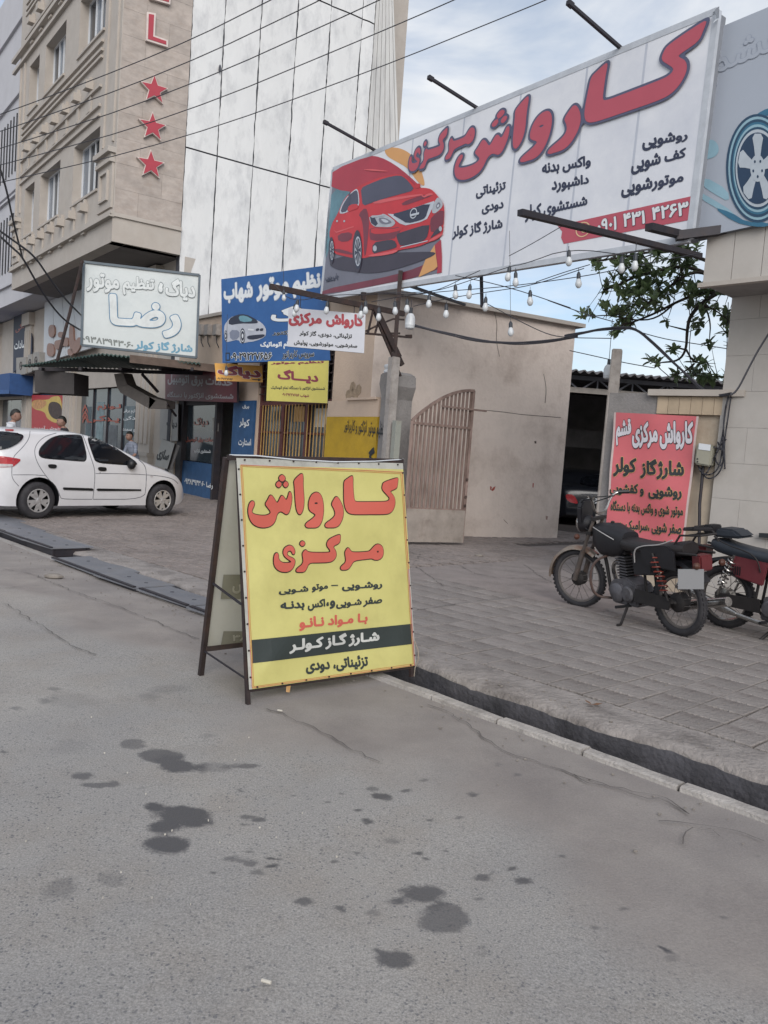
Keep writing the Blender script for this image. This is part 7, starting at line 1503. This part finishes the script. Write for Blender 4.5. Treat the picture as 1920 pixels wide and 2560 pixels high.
# dark saloon in the shed
db = Vector((5.15, 20.4, 0)); dpf = [(-1.0, .55), (-.98, .80), (-.9, .96), (-.7, 1.02), (-.35, 1.06), (-.1, 1.16), (.25, 1.34), (.6, 1.42), (1.2, 1.44), (1.6, 1.40), (2.1, 1.2), (2.5, 1.0), (3.1, .9), (3.4, .76), (3.6, .55)]
dt, dbody, dW, dbv, dd_, dn_ = car('dark_saloon', 'dark saloon car parked inside the shed with its tail towards the camera', db, 8, dpf, .9, 1, paintd, R=.3, wb=2.6, zbelt=1.0)
def bdec(pts, m_, lift, nm, cell): decal(dt, dbv, pts, m_, lift, nm, None, cell, 1)
bdec(q8(205,1930,270,1935,298,1985,300,2005,225,1985), redl, .008, 'tail_light', 3)
bdec(q8(330,1795,600,1795,640,1880,300,1880) , cglass, .006, 'rear_window', 5); bdec(q8(350,1958,455,1962,455,2000,350,1998), M['print_white'], .010, 'number_plate', 3)
bdec(q8(290,1925,540,1935,540,1944,290,1934), engm_, .008, 'boot_trim', 3)
_pc = dW(-1.02, 0, .62); PLp = Plane(at_depth(1480, 1246, 19.3), (0, -1, 0)); text_on(PLp, q8(362, 1966, 448, 1968, 448, 1992, 362, 1992), '۴۵ل۹۱', M['ink'], dt, bold=.03, cell=.06)
for x in (0, 2.6):
    for s_ in (-1, 1): wheel(dt, dW(x, s_ * .80, .3), dn_ * s_, .3, .19)

# ================================================================ MOTORCYCLES
blk = mat('black vinyl', '#1a191e', .5, var=.2, scale=8); seatb = mat('seat vinyl', '#201c1e', .55, var=.25, scale=10); engm = mat('engine alloy', '#66656a', .5, metal=.5, var=.25, scale=14, dirt='#3a3735', dscale=10, damt=.7)
chrome = mat('chrome', '#a8a6a4', .22, metal=.9, var=.15, scale=12, dirt='#6a4b38', dscale=9, damt=.4); dirtyb = mat('greasy black', '#221f20', .7, var=.3, scale=14); rustch = mat('rusty chrome', '#8f8378', .4, metal=.6, var=.2, scale=14, dirt='#7a4a2e', dscale=12, damt=.9)
def motorcycle(name, label, A, B, side, lean, steer, C):
    """A rear and B front ground contact; side=+1 when its left side faces the camera"""
    t = thing(name, label, 'motorcycle', A); f = (B - A).normalized(); Lf = Vector((-f.y, f.x, 0)); wb = (B - A).length
    up = (Vector((0, 0, 1)) * math.cos(lean) + Lf * math.sin(lean)); lf = up.cross(f).normalized(); R = .29
    T = lambda x, y, z: A + f * x + lf * y + up * z
    def P(nm, mb, m_, par=None, **k): return part(nm, mb, m_, par or t, **k)
    # front assembly turned about the steering axis
    s0 = Vector((wb, 0, R)); ca, sa = math.cos(steer), math.sin(steer)
    def S(x, y, z): # local to head, rotate about a vertical through the head
        px_, py_ = wb - .16, 0; dx, dy = x - px_, y - py_; return T(px_ + dx * ca - dy * sa, py_ + dx * sa + dy * ca, z)
    def wh(F, cx, nm, w=.055, drum=.07):
        c = F(cx, 0, R); ax = (F(cx, 1, R) - F(cx, 0, R)).normalized(); mb = MB(); mb.torus(c, ax, R - w * .5, w * .52, 44, 10, 1.0)
        # tread blocks
        a = (F(cx + 1, 0, R) - c).normalized(); b_ = (F(cx, 0, R + 1) - c).normalized()
        for k in range(44):
            th = k * 2 * math.pi / 44; e = a * math.cos(th) + b_ * math.sin(th); g = -a * math.sin(th) + b_ * math.cos(th)
            for yy in (-1, 1): mb.box(c + e * (R - .006) + ax * (yy * .013 - .01) - g * .012, g * .024, ax * .02, e * .009)
        ty = P(nm, mb, tyre, smooth=False, recalc=True)
        for p in ty.data.polygons: p.use_smooth = p.index < 440
        mb = MB(); mb.torus(c, ax, R - w * 1.08, .013, 44, 6, 1.2); P('rim', mb, C['rim'], ty, smooth=True)
        for k in range(18):
            th = k * 2 * math.pi / 18; off = .28 * (1 if k % 2 else -1); e = a * math.cos(th) + b_ * math.sin(th); h = a * math.cos(th + off) + b_ * math.sin(th + off)
            mb = MB(); mb.tube([c + h * drum * .8 + ax * (.03 if k % 4 < 2 else -.03), c + e * (R - w * 1.1)], .0026, 4); P('spoke', mb, C['rim'], ty)
        mb = MB(); mb.lathe(c - ax * .055, ax, [(.02, -.02), (.025, 0), (drum, .01), (drum, .085), (drum * .8, .10), (.02, .11), (.012, .13)], 20); P('hub', mb, C['hub'], ty, smooth=True)
        return ty
    wh(S, wb, 'front_wheel'); wh(T, 0, 'rear_wheel', .066, .085)
    for y in (-.085, .085):
        mb = MB(); mb.tube([S(wb, y, R), S(wb - .10, y, R + .30)], .026, 10); mb.tube([S(wb - .10, y, R + .30), S(wb - .22, y, R + .62)], .017, 8); P('fork_leg', mb, C['fork'], smooth=True)
    mb = MB(); mb.bar(S(wb - .17, -.11, R + .48), S(wb - .17, .11, R + .48), .05, .03); mb.bar(S(wb - .22, -.11, R + .62), S(wb - .22, .11, R + .62), .05, .03); P('fork_yoke', mb, dirtyb)
    mb = MB(); NF = 16; rows_ = []
    for k in range(NF + 1):
        th = math.radians(-2 + 130 * k / NF); r_ = R + .035
        for j, yy in enumerate((-.055, -.045, 0, .045, .055)): rows_.append(S(wb + math.cos(th) * (r_ - (.03 if j in (0, 4) else 0)) * 1.0, yy, R + math.sin(th) * (r_ - (.03 if j in (0, 4) else 0)) + (.012 if j == 2 else 0)))
    mb.add(rows_, [(k * 5 + j, k * 5 + j + 1, (k + 1) * 5 + j + 1, (k + 1) * 5 + j) for k in range(NF) for j in range(4)]); P('front_fender', mb, C['fender'], smooth=True, ang=60)
    mb = MB(); mb.lathe(S(wb - .13, 0, R + .56), S(wb, 0, R) - S(wb - 1, 0, R), [(.03, -.05), (.075, 0), (.09, .06), (.09, .09)], 20); hl = P('headlight', mb, blk, smooth=True)
    mb = MB(); mb.lathe(S(wb - .13, 0, R + .56), S(wb, 0, R) - S(wb - 1, 0, R), [(.094, .085), (.092, .10), (.08, .112), (.04, .125), (.001, .128)], 20); P('lens', mb, chrome, hl, smooth=True)
    mb = MB(); mb.prism([S(wb - .10, y, z) for y, z in ((-.10, R + .56), (.10, R + .56), (.11, R + .72), (.06, R + .79), (-.06, R + .79), (-.11, R + .72))], (S(wb, 0, 0) - S(wb - .06, 0, 0))); P('instrument_cowl', mb, blk, bevel=.012)
    for y in (-.10, .10): mb = MB(); mb.ball(S(wb - .06, y * 1.35, R + .44), .03, (1, 1, 1), 8, 6); P('indicator', mb, C['ind'])
    hb = [S(wb - .24, 0, R + .66), S(wb - .24, .10, R + .68), S(wb - .25, .17, R + .80), S(wb - .27, .24, R + .85), S(wb - .36, .33, R + .85)]
    hb2 = [S(wb - .24, 0, R + .66), S(wb - .24, -.10, R + .68), S(wb - .25, -.17, R + .80), S(wb - .27, -.24, R + .85), S(wb - .36, -.33, R + .85)]
    mb = MB(); mb.tube(chaikin([tuple(p) for p in hb[::-1] + hb2[1:]], 2, False), .012, 8); hbo = P('handlebar', mb, chrome, smooth=True)
    for h_ in (hb, hb2):
        mb = MB(); mb.tube([h_[4], h_[3].lerp(h_[4], .15)], .019, 8); P('grip', mb, blackp, hbo); mb = MB(); d_ = (h_[4] - h_[3]); mb.tube([h_[3] + f * .03, h_[4] + f * .07 + d_ * .1], .006, 5); P('lever', mb, chrome, hbo)
    mb = MB()
    for y in (.03, -.03): mb.tube([tuple(v) for v in chaikin([tuple(S(wb - .28, y * 6, R + .82)), tuple(S(wb - .05, y * 2, R + .80)), tuple(S(wb - .03, y * 2, R + .55)), tuple(T(wb - .30, y, R + .45))], 2, False)], .006, 5)
    mb.tube([tuple(v) for v in chaikin([tuple(S(wb - .28, -.2, R + .82)), tuple(S(wb + .0, -.1, R + .72)), tuple(S(wb - .05, -.08, R + .3)), tuple(S(wb - .02, -.07, R + .05))], 2, False)], .006, 5); P('control_cables', mb, blackp)
    # frame
    fr = MB()
    for pts_ in ([(wb - .24, 0, R + .52), (wb - .36, 0, R + .18), (wb - .42, 0, R - .08), (wb - .75, 0, R - .10)], [(wb - .24, 0, R + .54), (.35, 0, R + .44), (.02, .0, R + .46)]): fr.tube([T(*p) for p in pts_], .018, 7)
    for y in (-.10, .10): fr.tube([T(.38, y * .6, R + .40), T(.32, y * .6, R - .02), T(.42, y * .6, R - .10)], .014, 6); fr.tube([T(-.02, y, R + .02), T(.40, y * .7, R - .01)], .02, 6); fr.tube([T(.02, y, R + .44), T(-.28, y, R + .46)], .012, 6)
    P('frame', fr, dirtyb, smooth=True)
    # tank as stacked sections along x
    def loft(secs, m_, nm, n=14, e=.62, **k):
        mb = MB(); N_ = 18; vs = []
        for x, hw_, z0, z1 in secs:
            for q in range(N_):
                a_ = 2 * math.pi * q / N_; c_, s_ = math.cos(a_), math.sin(a_); vs.append(T(x, hw_ * abs(c_) ** e * (1 if c_ > 0 else -1), (z0 + z1) / 2 + (z1 - z0) / 2 * abs(s_) ** e * (1 if s_ > 0 else -1)))
        L_ = len(secs); mb.add(vs, [(i * N_ + q, i * N_ + (q + 1) % N_, (i + 1) * N_ + (q + 1) % N_, (i + 1) * N_ + q) for i in range(L_ - 1) for q in range(N_)] + [tuple(range(N_)), tuple((L_ - 1) * N_ + q for q in range(N_))]); return P(nm, mb, m_, smooth=True, recalc=True, ang=60, **k)
    tk = C['tank']; loft([(wb - .22, .05, R + .42, R + .52), (wb - .27, .10, R + .34, R + .58), (wb - .36, .12, R + .28, R + .59), (wb - .48, .125, R + .28, R + .60), (wb - .60, .115, R + .30, R + .56), (wb - .68, .10, R + .36, R + .54)], C['tankm'], 'fuel_tank')
    seat = loft([(wb - .62, .09, R + .39, R + .49), (wb - .70, .12, R + .37, R + .49), (.42, .13, R + .37, R + .48), (.22, .13, R + .38, R + .49), (.06, .13, R + .39, R + .51), (-.06, .12, R + .41, R + .54), (-.12, .09, R + .43, R + .53)], C['seat'], 'seat')
    for y in (side * .144,): mb = MB(); mb.tube([tuple(v) for v in chaikin([tuple(T(*p)) for p in ((.40, y * .9, R + .30), (.38, y * 1.1, R + .42), (.28, y * 1.1, R + .47), (.08, y * 1.05, R + .50), (-.06, y, R + .56))], 2, False)], .006, 5); P('piping', mb, C['pipe'], seat); mb = MB(); mb.tube([tuple(v) for v in chaikin([tuple(T(*p)) for p in ((wb - .30, y * .8, R + .55), (wb - .45, y * 1.0, R + .52), (wb - .60, y * .9, R + .47))], 2, False)], .005, 5); P('piping', mb, C['pipe'], seat)
    for s_ in (-1, 1): mb = MB(); mb.prism([T(x, s_ * .125, z) for x, z in ((.46, R + .40), (.14, R + .42), (.06, R + .32), (.16, R + .22), (.42, R + .18))], lf * s_ * -.03); sp_ = P('side_panel', mb, C['panel'], bevel=.01)
    for k in range(4): mb = MB(); mb.bar(T(.14 + k * .022, side * .128, R + .24), T(.14 + k * .022, side * .128, R + .32), .008); P('vent_slot', mb, blackp, sp_)
    for s_ in ((-1, 1) if C.get('stand') else ()): mb = MB(); mb.prism([T(x, s_ * .15, z) for x, z in ((.34, R + .46), (.02, R + .50), (-.08, R + .46), (-.10, R + .30), (.26, R + .30))], lf * s_ * -.02); P('saddle_flap', mb, C['flap'], bevel=.008)
    # engine
    mb = MB(); mb.prism([T(x, -.10, z) for x, z in ((.40, R - .12), (.72, R - .13), (.80, R - .02), (.74, R + .08), (.56, R + .13), (.42, R + .08))], lf * .2); P('crankcase', mb, engm, bevel=.012)
    for s_ in (-1, 1):
        for x, z, r_ in ((.64, R - .02, .09), (.50, R - .01, .075)): mb = MB(); mb.lathe(T(x, s_ * .098, z), lf * s_, [(r_, 0), (r_, .03), (r_ * .8, .045), (.001, .05)], 20); P('engine_cover', mb, engm, smooth=True)
    for k in range(8): z = R + .12 + k * .026; mb = MB(); xo = .62 + k * .006; mb.box(T(xo - .065, -.075, z), f * .13, lf * .15, up * .010); P('cylinder_fin', mb, engm)
    mb = MB(); mb.box(T(.60, -.05, R + .10), f * .09, lf * .10, up * .20); mb.box(T(.60, -.06, R + .33), f * .12, lf * .12, up * .05); P('cylinder', mb, dirtyb)
    mb = MB(); mb.tube([tuple(v) for v in chaikin([tuple(T(*p)) for p in ((.74, side * .0, R + .26), (.88, side * -.02, R + .18), (.86, side * C['exs'], R - .08), (.55, side * C['exs'] * 1.2, R - .15), (.20, side * C['exs'] * 1.3, R - .10))], 2, False)], .02, 8); mb.tube([T(.22, side * C['exs'] * 1.3, R - .10), T(.10, side * C['exs'] * 1.35, R - .07), T(-.38, side * C['exs'] * 1.4, R + .06)], [.022, .042, .04], 12); P('exhaust', mb, chrome, smooth=True)
    mb = MB(); mb.tube([T(.12, -.03, R + .42), T(.30, 0, R + .30), T(.52, 0, R + .28)], .03, 8); P('carburettor', mb, dirtyb)
    mb = MB(); c_ = [(.42, R - .06), (-.0, R - .055), (-.03, R + .05), (.40, R + .06)]; mb.prism([T(x, side * .115, z) for x, z in c_], lf * side * .012); P('chain_guard', mb, dirtyb)
    # shocks with springs
    for s_ in (-1, 1):
        a_, b_ = T(-.0, s_ * .13, R + .03), T(.16, s_ * .155, R + .42); mb = MB(); mb.tube([a_, b_], .012, 6); sh_ = P('shock_absorber', mb, dirtyb if C.get('stand') else chrome)
        mb = MB(); n1 = 90; dd = (b_ - a_).normalized(); u_ = dd.cross(lf).normalized(); pts_ = [a_.lerp(b_, .2 + .7 * k / n1) + (u_ * math.cos(k * .5) + lf * math.sin(k * .5)) * .036 for k in range(n1 + 1)]; mb.tube(pts_, .006, 5); P('spring', mb, C['spring'], sh_, smooth=True)
    mb = MB(); rows_ = []
    for k in range(17):
        th = math.radians(60 + 85 * k / 16); r_ = R + .05
        for j, yy in enumerate((-.075, -.06, 0, .06, .075)): rows_.append(T(math.cos(th) * (r_ - (.03 if j in (0, 4) else 0)), yy, R + math.sin(th) * (r_ - (.03 if j in (0, 4) else 0)) + .03))
    mb.add(rows_, [(k * 5 + j, k * 5 + j + 1, (k + 1) * 5 + j + 1, (k + 1) * 5 + j) for k in range(16) for j in range(4)]); P('rear_fender', mb, blk, smooth=True, ang=60)
    mb = MB(); mb.prism([T(x, -.07, z) for x, z in ((-.20, R + .32), (-.30, R + .32), (-.29, R + .45), (-.19, R + .45))], lf * .14); P('tail_light', mb, C['tail'], bevel=.012)
    for y in (-.14, .14): mb = MB(); mb.ball(T(-.32, y, R + .38), .03, (1, 1, 1), 8, 6); P('indicator', mb, C['ind'])
    rk_ = MB()
    for y in (-.10, .10): rk_.tube([T(.0, y, R + .46), T(-.10, y, R + .60), T(-.30, y * .9, R + .62)], .010, 6)
    rk_.tube([T(-.30, -.09, R + .62), T(-.30, .09, R + .62)], .010, 6); rk_.tube([T(-.18, -.10, R + .61), T(-.18, .10, R + .61)], .008, 6); P('rear_rack', rk_, dirtyb)
    mb = MB(); mb.tube([tuple(v) for v in chaikin([tuple(T(*p)) for p in ((.82, side * .05, R + .30), (.84, side * .22, R + .26), (.86, side * .26, R + .10), (.84, side * .22, R - .08), (.74, side * .06, R - .10))], 2, False)], .012, 7); P('leg_guard', mb, C['guard'], smooth=True)
    for s_ in (-1, 1): mb = MB(); mb.tube([T(.50, s_ * .08, R - .12), T(.50, s_ * .26, R - .11)], .014, 7); P('foot_peg', mb, blackp)
    if C.get('stand'):
        tp = T(.52, .09, R - .10); ft = Vector(C['stand']); mb = MB(); mb.tube([tp, ft + Vector((0, 0, .015))], .013, 6); mb.tube([ft + Vector((0, 0, .01)), ft + Vector((0, 0, .01)) - f * .02 - Lf * -.06], .011, 6); P('side_stand', mb, dirtyb)
    return t, T, P
redspr = mat('red spring', '#743026', .5); redlamp = mat('faded red lamp', '#5a2226', .4, var=.15); redp = mat('red side panel', '#6b343a', .4, var=.12, scale=4, coat=.3); pinkt = mat('pink red tank', '#a05560', .35, var=.1, coat=.3); amber = mat('indicator dark', '#4a2b20', .5)
A1, B1 = ground(1698, 1588, .05), ground(1458, 1514, .05)
C1 = dict(rim=mat('grey rim', '#6f6a68', .5, metal=.4, var=.2), hub=dirtyb, fork=mat('dull fork', '#5a5350', .5, metal=.3, var=.3, scale=12, dirt='#5e4433', dscale=9, damt=.6), fender=rustch, ind=amber, tank=0, tankm=blk, seat=seatb, pipe=mat('pale piping', '#a9a6a6', .5), panel=blk, flap=blk, exs=-.11, spring=redspr, tail=redlamp, guard=mat('rusty guard', '#463733', .6, var=.3, dirt='#6b4a38', dscale=9), stand=tuple(ground(1552, 1564, .05)))
wb1_, R1_ = (B1 - A1).length, .29
mt1, T1, P1 = motorcycle('black_motorcycle', 'black worn motorcycle with rusty front fender leaning on its side stand', A1, B1, 1, rad(7), rad(20), C1)
pl1 = [at_depth(x, y, 6.42) for x, y in ((1695, 1423), (1760, 1423), (1760, 1473), (1695, 1473))]
mb = MB(); mb.prism(pl1, Vector((0, .006, 0))); P1('licence_plate', mb, mat('blank plate', '#7b7c7f', .6, var=.01))
mb = MB(); mb.tube([T1(-.22, 0, .66), (pl1[0] + pl1[2]) / 2 + Vector((0, .008, 0))], .012, 5); P1('plate_holder', mb, dirtyb)
mb = MB(); mb.ball(T1(wb1_ - .44, .0, R1_ + .605), .02, (1, 1, .6), 8, 5); P1('tank_cap', mb, dirtyb)
mb = MB(); mb.prism([T1(-.12, -.1, .91), T1(-.26, -.1, .93), T1(-.24, .1, .95), T1(-.12, .1, .93)], (0, 0, .03)); P1('rack_pad', mb, blk, bevel=.008)
A2 = ground(1785, 1562, .05) + Vector((math.sin(rad(146)), math.cos(rad(146)), 0)) * .10; B2 = A2 + Vector((math.sin(rad(146)), math.cos(rad(146)), 0)) * 1.26
C2 = dict(C1); C2.update(rim=chrome, hub=chrome, fork=chrome, fender=redp, tankm=pinkt, panel=redp, flap=redp, exs=.13, spring=chrome, stand=None, guard=chrome, pipe=dirtyb, seat=mat('grey seat vinyl', '#2b3038', .5, var=.1))
mt2, T2, P2 = motorcycle('red_motorcycle', 'red motorcycle with chrome exhaust partly cut off by the right edge', A2, B2, -1, rad(-4), rad(-5), C2)
mb = MB(); mb.prism([T2(x, -.11, z) for x, z in ((-.10, .84), (.14, .85), (.20, .87), (.10, .93), (-.06, .93))], T2(0, .22, 0) - T2(0, 0, 0)); P2('rear_cushion', mb, C2['seat'], bevel=.02)
mb = MB(); mb.prism([T2(x, -.08, z) for x, z in ((-.22, .86), (-.13, .86), (-.13, .94), (-.22, .94))], T2(0, .16, 0) - T2(0, 0, 0)); P2('rack_box', mb, blk, bevel=.01)
mb = MB(); st = ground(1895, 1560, .05) ; mb.tube([T2(.55, 0, .17), T2(.45, -.16, .0)], .014, 6); mb.tube([T2(.55, 0, .17), T2(.45, .16, .0)], .014, 6); P2('centre_stand', mb, dirtyb)

# ================================================================ TREE behind the wall
tr = thing('magnolia_tree', 'leafy tree with glossy leaf clusters spreading behind the right building into the sky', 'tree', (6.0, 12.9, .03))
TD = 11.6
def tp(x, y, dz=0): return at_depth(*q8(x, y)[0], TD + dz)
tk0 = Vector((6.0, 12.9, 0)); hub = tp(1560, 520); mb = MB(); mb.tube([tk0, tk0 + Vector((-.02, -.05, 1.2)), tk0 + Vector((-.15, -.2, 2.6)), hub.lerp(tk0 + Vector((-.15, -.2, 2.6)), .3), hub], [.13, .11, .09, .07, .055], 10); part('trunk', mb, M['tree_bark'], tr, smooth=True)
BR = [[(1560,520,0),(1465,500,0),(1300,490,.1),(1150,500,.1),(1000,560,.2),(850,640,.1),(700,700,0),(600,730,-.1)], [(1560,520,0),(1300,400,.3),(1175,335,.4),(1050,370,.3),(930,470,.2),(800,560,.2),(720,650,.1)], [(1300,490,.1),(1180,570,0),(1100,660,-.1),(1080,760,-.2),(1075,900,-.2),(1020,980,-.2),(900,990,-.2)], [(1300,400,.3),(1150,320,.5),(1000,300,.4),(850,340,.4),(700,380,.3),(560,450,.2),(480,470,.1)], [(1560,520,0),(1400,330,.6),(1190,250,.6),(1000,190,.5),(800,200,.4),(600,240,.3),(420,265,.2)],
      [(1000,560,.2),(860,680,.1),(700,690,0),(520,650,-.1),(400,660,-.2),(330,655,-.2)], [(1080,760,-.2),(1020,745,-.3),(940,725,-.3)], [(1465,500,0),(1420,620,-.2),(1400,800,-.3),(1380,900,-.3)], [(1075,900,-.2),(1130,1000,-.1),(1220,975,-.1)], [(1180,570,0),(1290,620,-.1),(1380,690,-.1)], [(1075,900,-.2),(1010,885,-.2),(930,890,-.2)], [(1200,560,0),(1250,700,-.1),(1240,830,-.1)], [(850,340,.4),(760,220,.3),(700,130,.2)], [(1050,370,.3),(1000,200,.6),(980,100,.5)], [(800,560,.2),(700,500,.4),(600,430,.4),(480,400,.3)], [(700,700,0),(640,760,0),(560,790,0)], [(1130,1000,-.1),(1060,1060,.2),(950,1090,.2)], [(1300,1090,.3),(1200,1095,.3),(1100,1080,.3)], [(1465,1090,.3),(1300,1090,.3)]]
bpts = []
for i, br in enumerate(BR):
    p = chaikin([tuple(tp(x, y, dz)) for x, y, dz in br], 2, False); n = len(p); r0 = .035 if i < 5 else .016
    mb = MB(); mb.tube([tuple(v) for v in p], [r0 * (1 - .75 * k / n) for k in range(n)], 6); part('branch', mb, M['tree_bark'], tr, smooth=True); bpts += [Vector(v) for v in p[2:]]
EL = [(700,220,200,80,24),(900,300,230,110,28),(1050,200,120,80,18),(640,440,200,90,24),(850,520,110,90,12),(1000,470,130,60,9),(1250,480,180,55,18),(1200,590,170,50,10),(560,600,130,60,9),(420,260,70,40,6),(360,650,45,20,3),(1350,680,60,50,4),(1160,720,50,30,3),(1380,800,35,90,6),(800,980,90,25,5),(1180,980,60,25,4),(1000,890,60,20,3),(1215,830,30,40,2),(930,715,20,12,1),(560,740,35,35,4),(690,690,60,20,3),(1050,1075,150,22,9),(1290,1095,120,14,12),(620,620,140,70,7),(750,600,130,60,7),(860,130,200,50,18)]
lm = MB(); prof_l = [(0, .006), (.15, .20), (.4, .27), (.7, .25), (.92, .10), (1.0, .01)]; prof_l = [(x, w_ * 1.5) for x, w_ in prof_l]

for x, w_ in prof_l: b0 = -.12 * x * x; lm.v += [(x, -w_ / 2 * 1.0, b0 + .05 * w_), (x, 0, b0 - .03), (x, w_ / 2, b0 + .05 * w_)]
lm.f = [(i * 3 + j, i * 3 + j + 1, (i + 1) * 3 + j + 1, (i + 1) * 3 + j) for i in range(5) for j in (0, 1)]; lm.m = [0] * len(lm.f); lmesh = lm.mesh('leaf'); lmesh.materials.append(M['leaf'])
lmesh.polygons.foreach_set('use_smooth', [True] * len(lmesh.polygons))
nt = M['leaf'].node_tree; b = nt.nodes['Principled BSDF']; tl = nt.nodes.new('ShaderNodeBsdfTranslucent'); mxs = nt.nodes.new('ShaderNodeMixShader'); mxs.inputs[0].default_value = .35
nt.links.new(b.inputs['Base Color'].links[0].from_socket, tl.inputs['Color']); nt.links.new(b.outputs[0], mxs.inputs[1]); nt.links.new(tl.outputs[0], mxs.inputs[2]); nt.links.new(mxs.outputs[0], nt.nodes['Material Output'].inputs['Surface'])
LV = []; tw = MB(); rr = random.Random(11)
for cx, cy, ax, ay, n in EL:
    for _ in range(n):
        a_, r_ = rr.uniform(0, 6.28), math.sqrt(rr.random()); P = tp(cx + ax * r_ * math.cos(a_), cy + ay * r_ * math.sin(a_), rr.uniform(-.5, .9)); nb2 = min(bpts, key=lambda q: (q - P).length)
        if (nb2 - P).length > .55: P = nb2.lerp(P, .55 / (nb2 - P).length)
        tw.tube([nb2, nb2.lerp(P, .5) + Vector((0, 0, -.02)), P], [.007, .005, .003], 4); dr = (P - nb2).normalized() if (P - nb2).length > .01 else Vector((0, 0, 1)); dr = (dr + Vector((0, 0, .4))).normalized()
        for k in range(rr.randint(5, 9)):
            ph = k * 2.4 + rr.uniform(-.4, .4); sp_ = rr.uniform(.5, 1.15); e1_ = dr.orthogonal().normalized(); e2_ = dr.cross(e1_); v = dr * math.cos(sp_) + (e1_ * math.cos(ph) + e2_ * math.sin(ph)) * math.sin(sp_)
            q_ = v.to_track_quat('X', 'Z'); sc = rr.uniform(.10, .165); LV.append(Matrix.Translation(P - dr * .02 * k * .5) @ q_.to_matrix().to_4x4() @ Matrix.Rotation(rr.uniform(-.5, .5), 4, 'X') @ Matrix.Scale(sc, 4))
part('twigs', tw, M['tree_bark'], tr, kind='stuff')
LV.sort(key=lambda m: (m.translation - EYE).length)
iT = Matrix.Translation(-Vector(tr.location))
for m_ in LV[:285]: o = bpy.data.objects.new('leaf', lmesh); COL.objects.link(o); o.parent = tr; o.matrix_local = iT @ m_
mb = MB()
for m_ in LV[285:]: mb.add([m_ @ Vector(v) for v in lm.v], lm.f)
part('leaves', mb, M['leaf'], tr, smooth=True, kind='stuff'); print('leaves', len(LV))

# dry leaves, scraps and pebbles on the pavement edge and in the gutter
dl = mat('dry leaf', '#6e4f38', .8, var=.3); pb = mat('pebble', '#7c7670', .9, var=.3)
for i, (p_, lb) in enumerate([(qg(865, 832)[0], 'brown dry leaf lying on the concrete lip beside the gutter'), (qg(355, 162)[0], 'small dark stone lying on the driveway near the gate leaf'), (ql(430, 1285)[0], 'broken grey chip of concrete lying on the road at the left')]):
    z_ = (.062, .056, .012)[i]; g_ = ground(*p_, z_); t = thing(('fallen_leaf', 'stone', 'stone')[i], lb, ('leaf', 'stone', 'stone')[i], g_); mb = MB()
    if i == 0:
        for k in range(3): a_ = k * 2.1; d_ = Vector((math.cos(a_), math.sin(a_), 0)); n_ = Vector((-d_.y, d_.x, 0)); mb.poly([g_, g_ + d_ * .03 + n_ * .014 + Vector((0, 0, .008)), g_ + d_ * .06 + Vector((0, 0, .012)), g_ + d_ * .03 - n_ * .014 + Vector((0, 0, .004))])
        part('blade', mb, dl, t)
    else: mb.ball(g_ + Vector((0, 0, .01)), .03 + .02 * i, (1.4, .9, .4), 7, 5); part('body', mb, (pb, pb, pb)[i], t)
mb = MB(); r2_ = random.Random(3)
for _ in range(700):
    a_, b_ = r2_.uniform(-3.5, 9), r2_.gauss(0, 1); b_ = r2_.choice([.34 + abs(b_) * .12, .03 + r2_.random() * .22, .72 + abs(b_) * .5, -.14 - abs(b_) * .18]); z_ = -.283 if 0 <= b_ <= .27 else .051 if b_ > .34 else .006
    if -.1 < b_ < 0 or .27 < b_ < .34: continue
    mb.ball(G(a_, b_, z_ + .002), r2_.uniform(.003, .010) * (1.6 if z_ < 0 else 1), (1.2, .9, .5), 5, 3)
part('grit', mb, pb, kind='stuff')
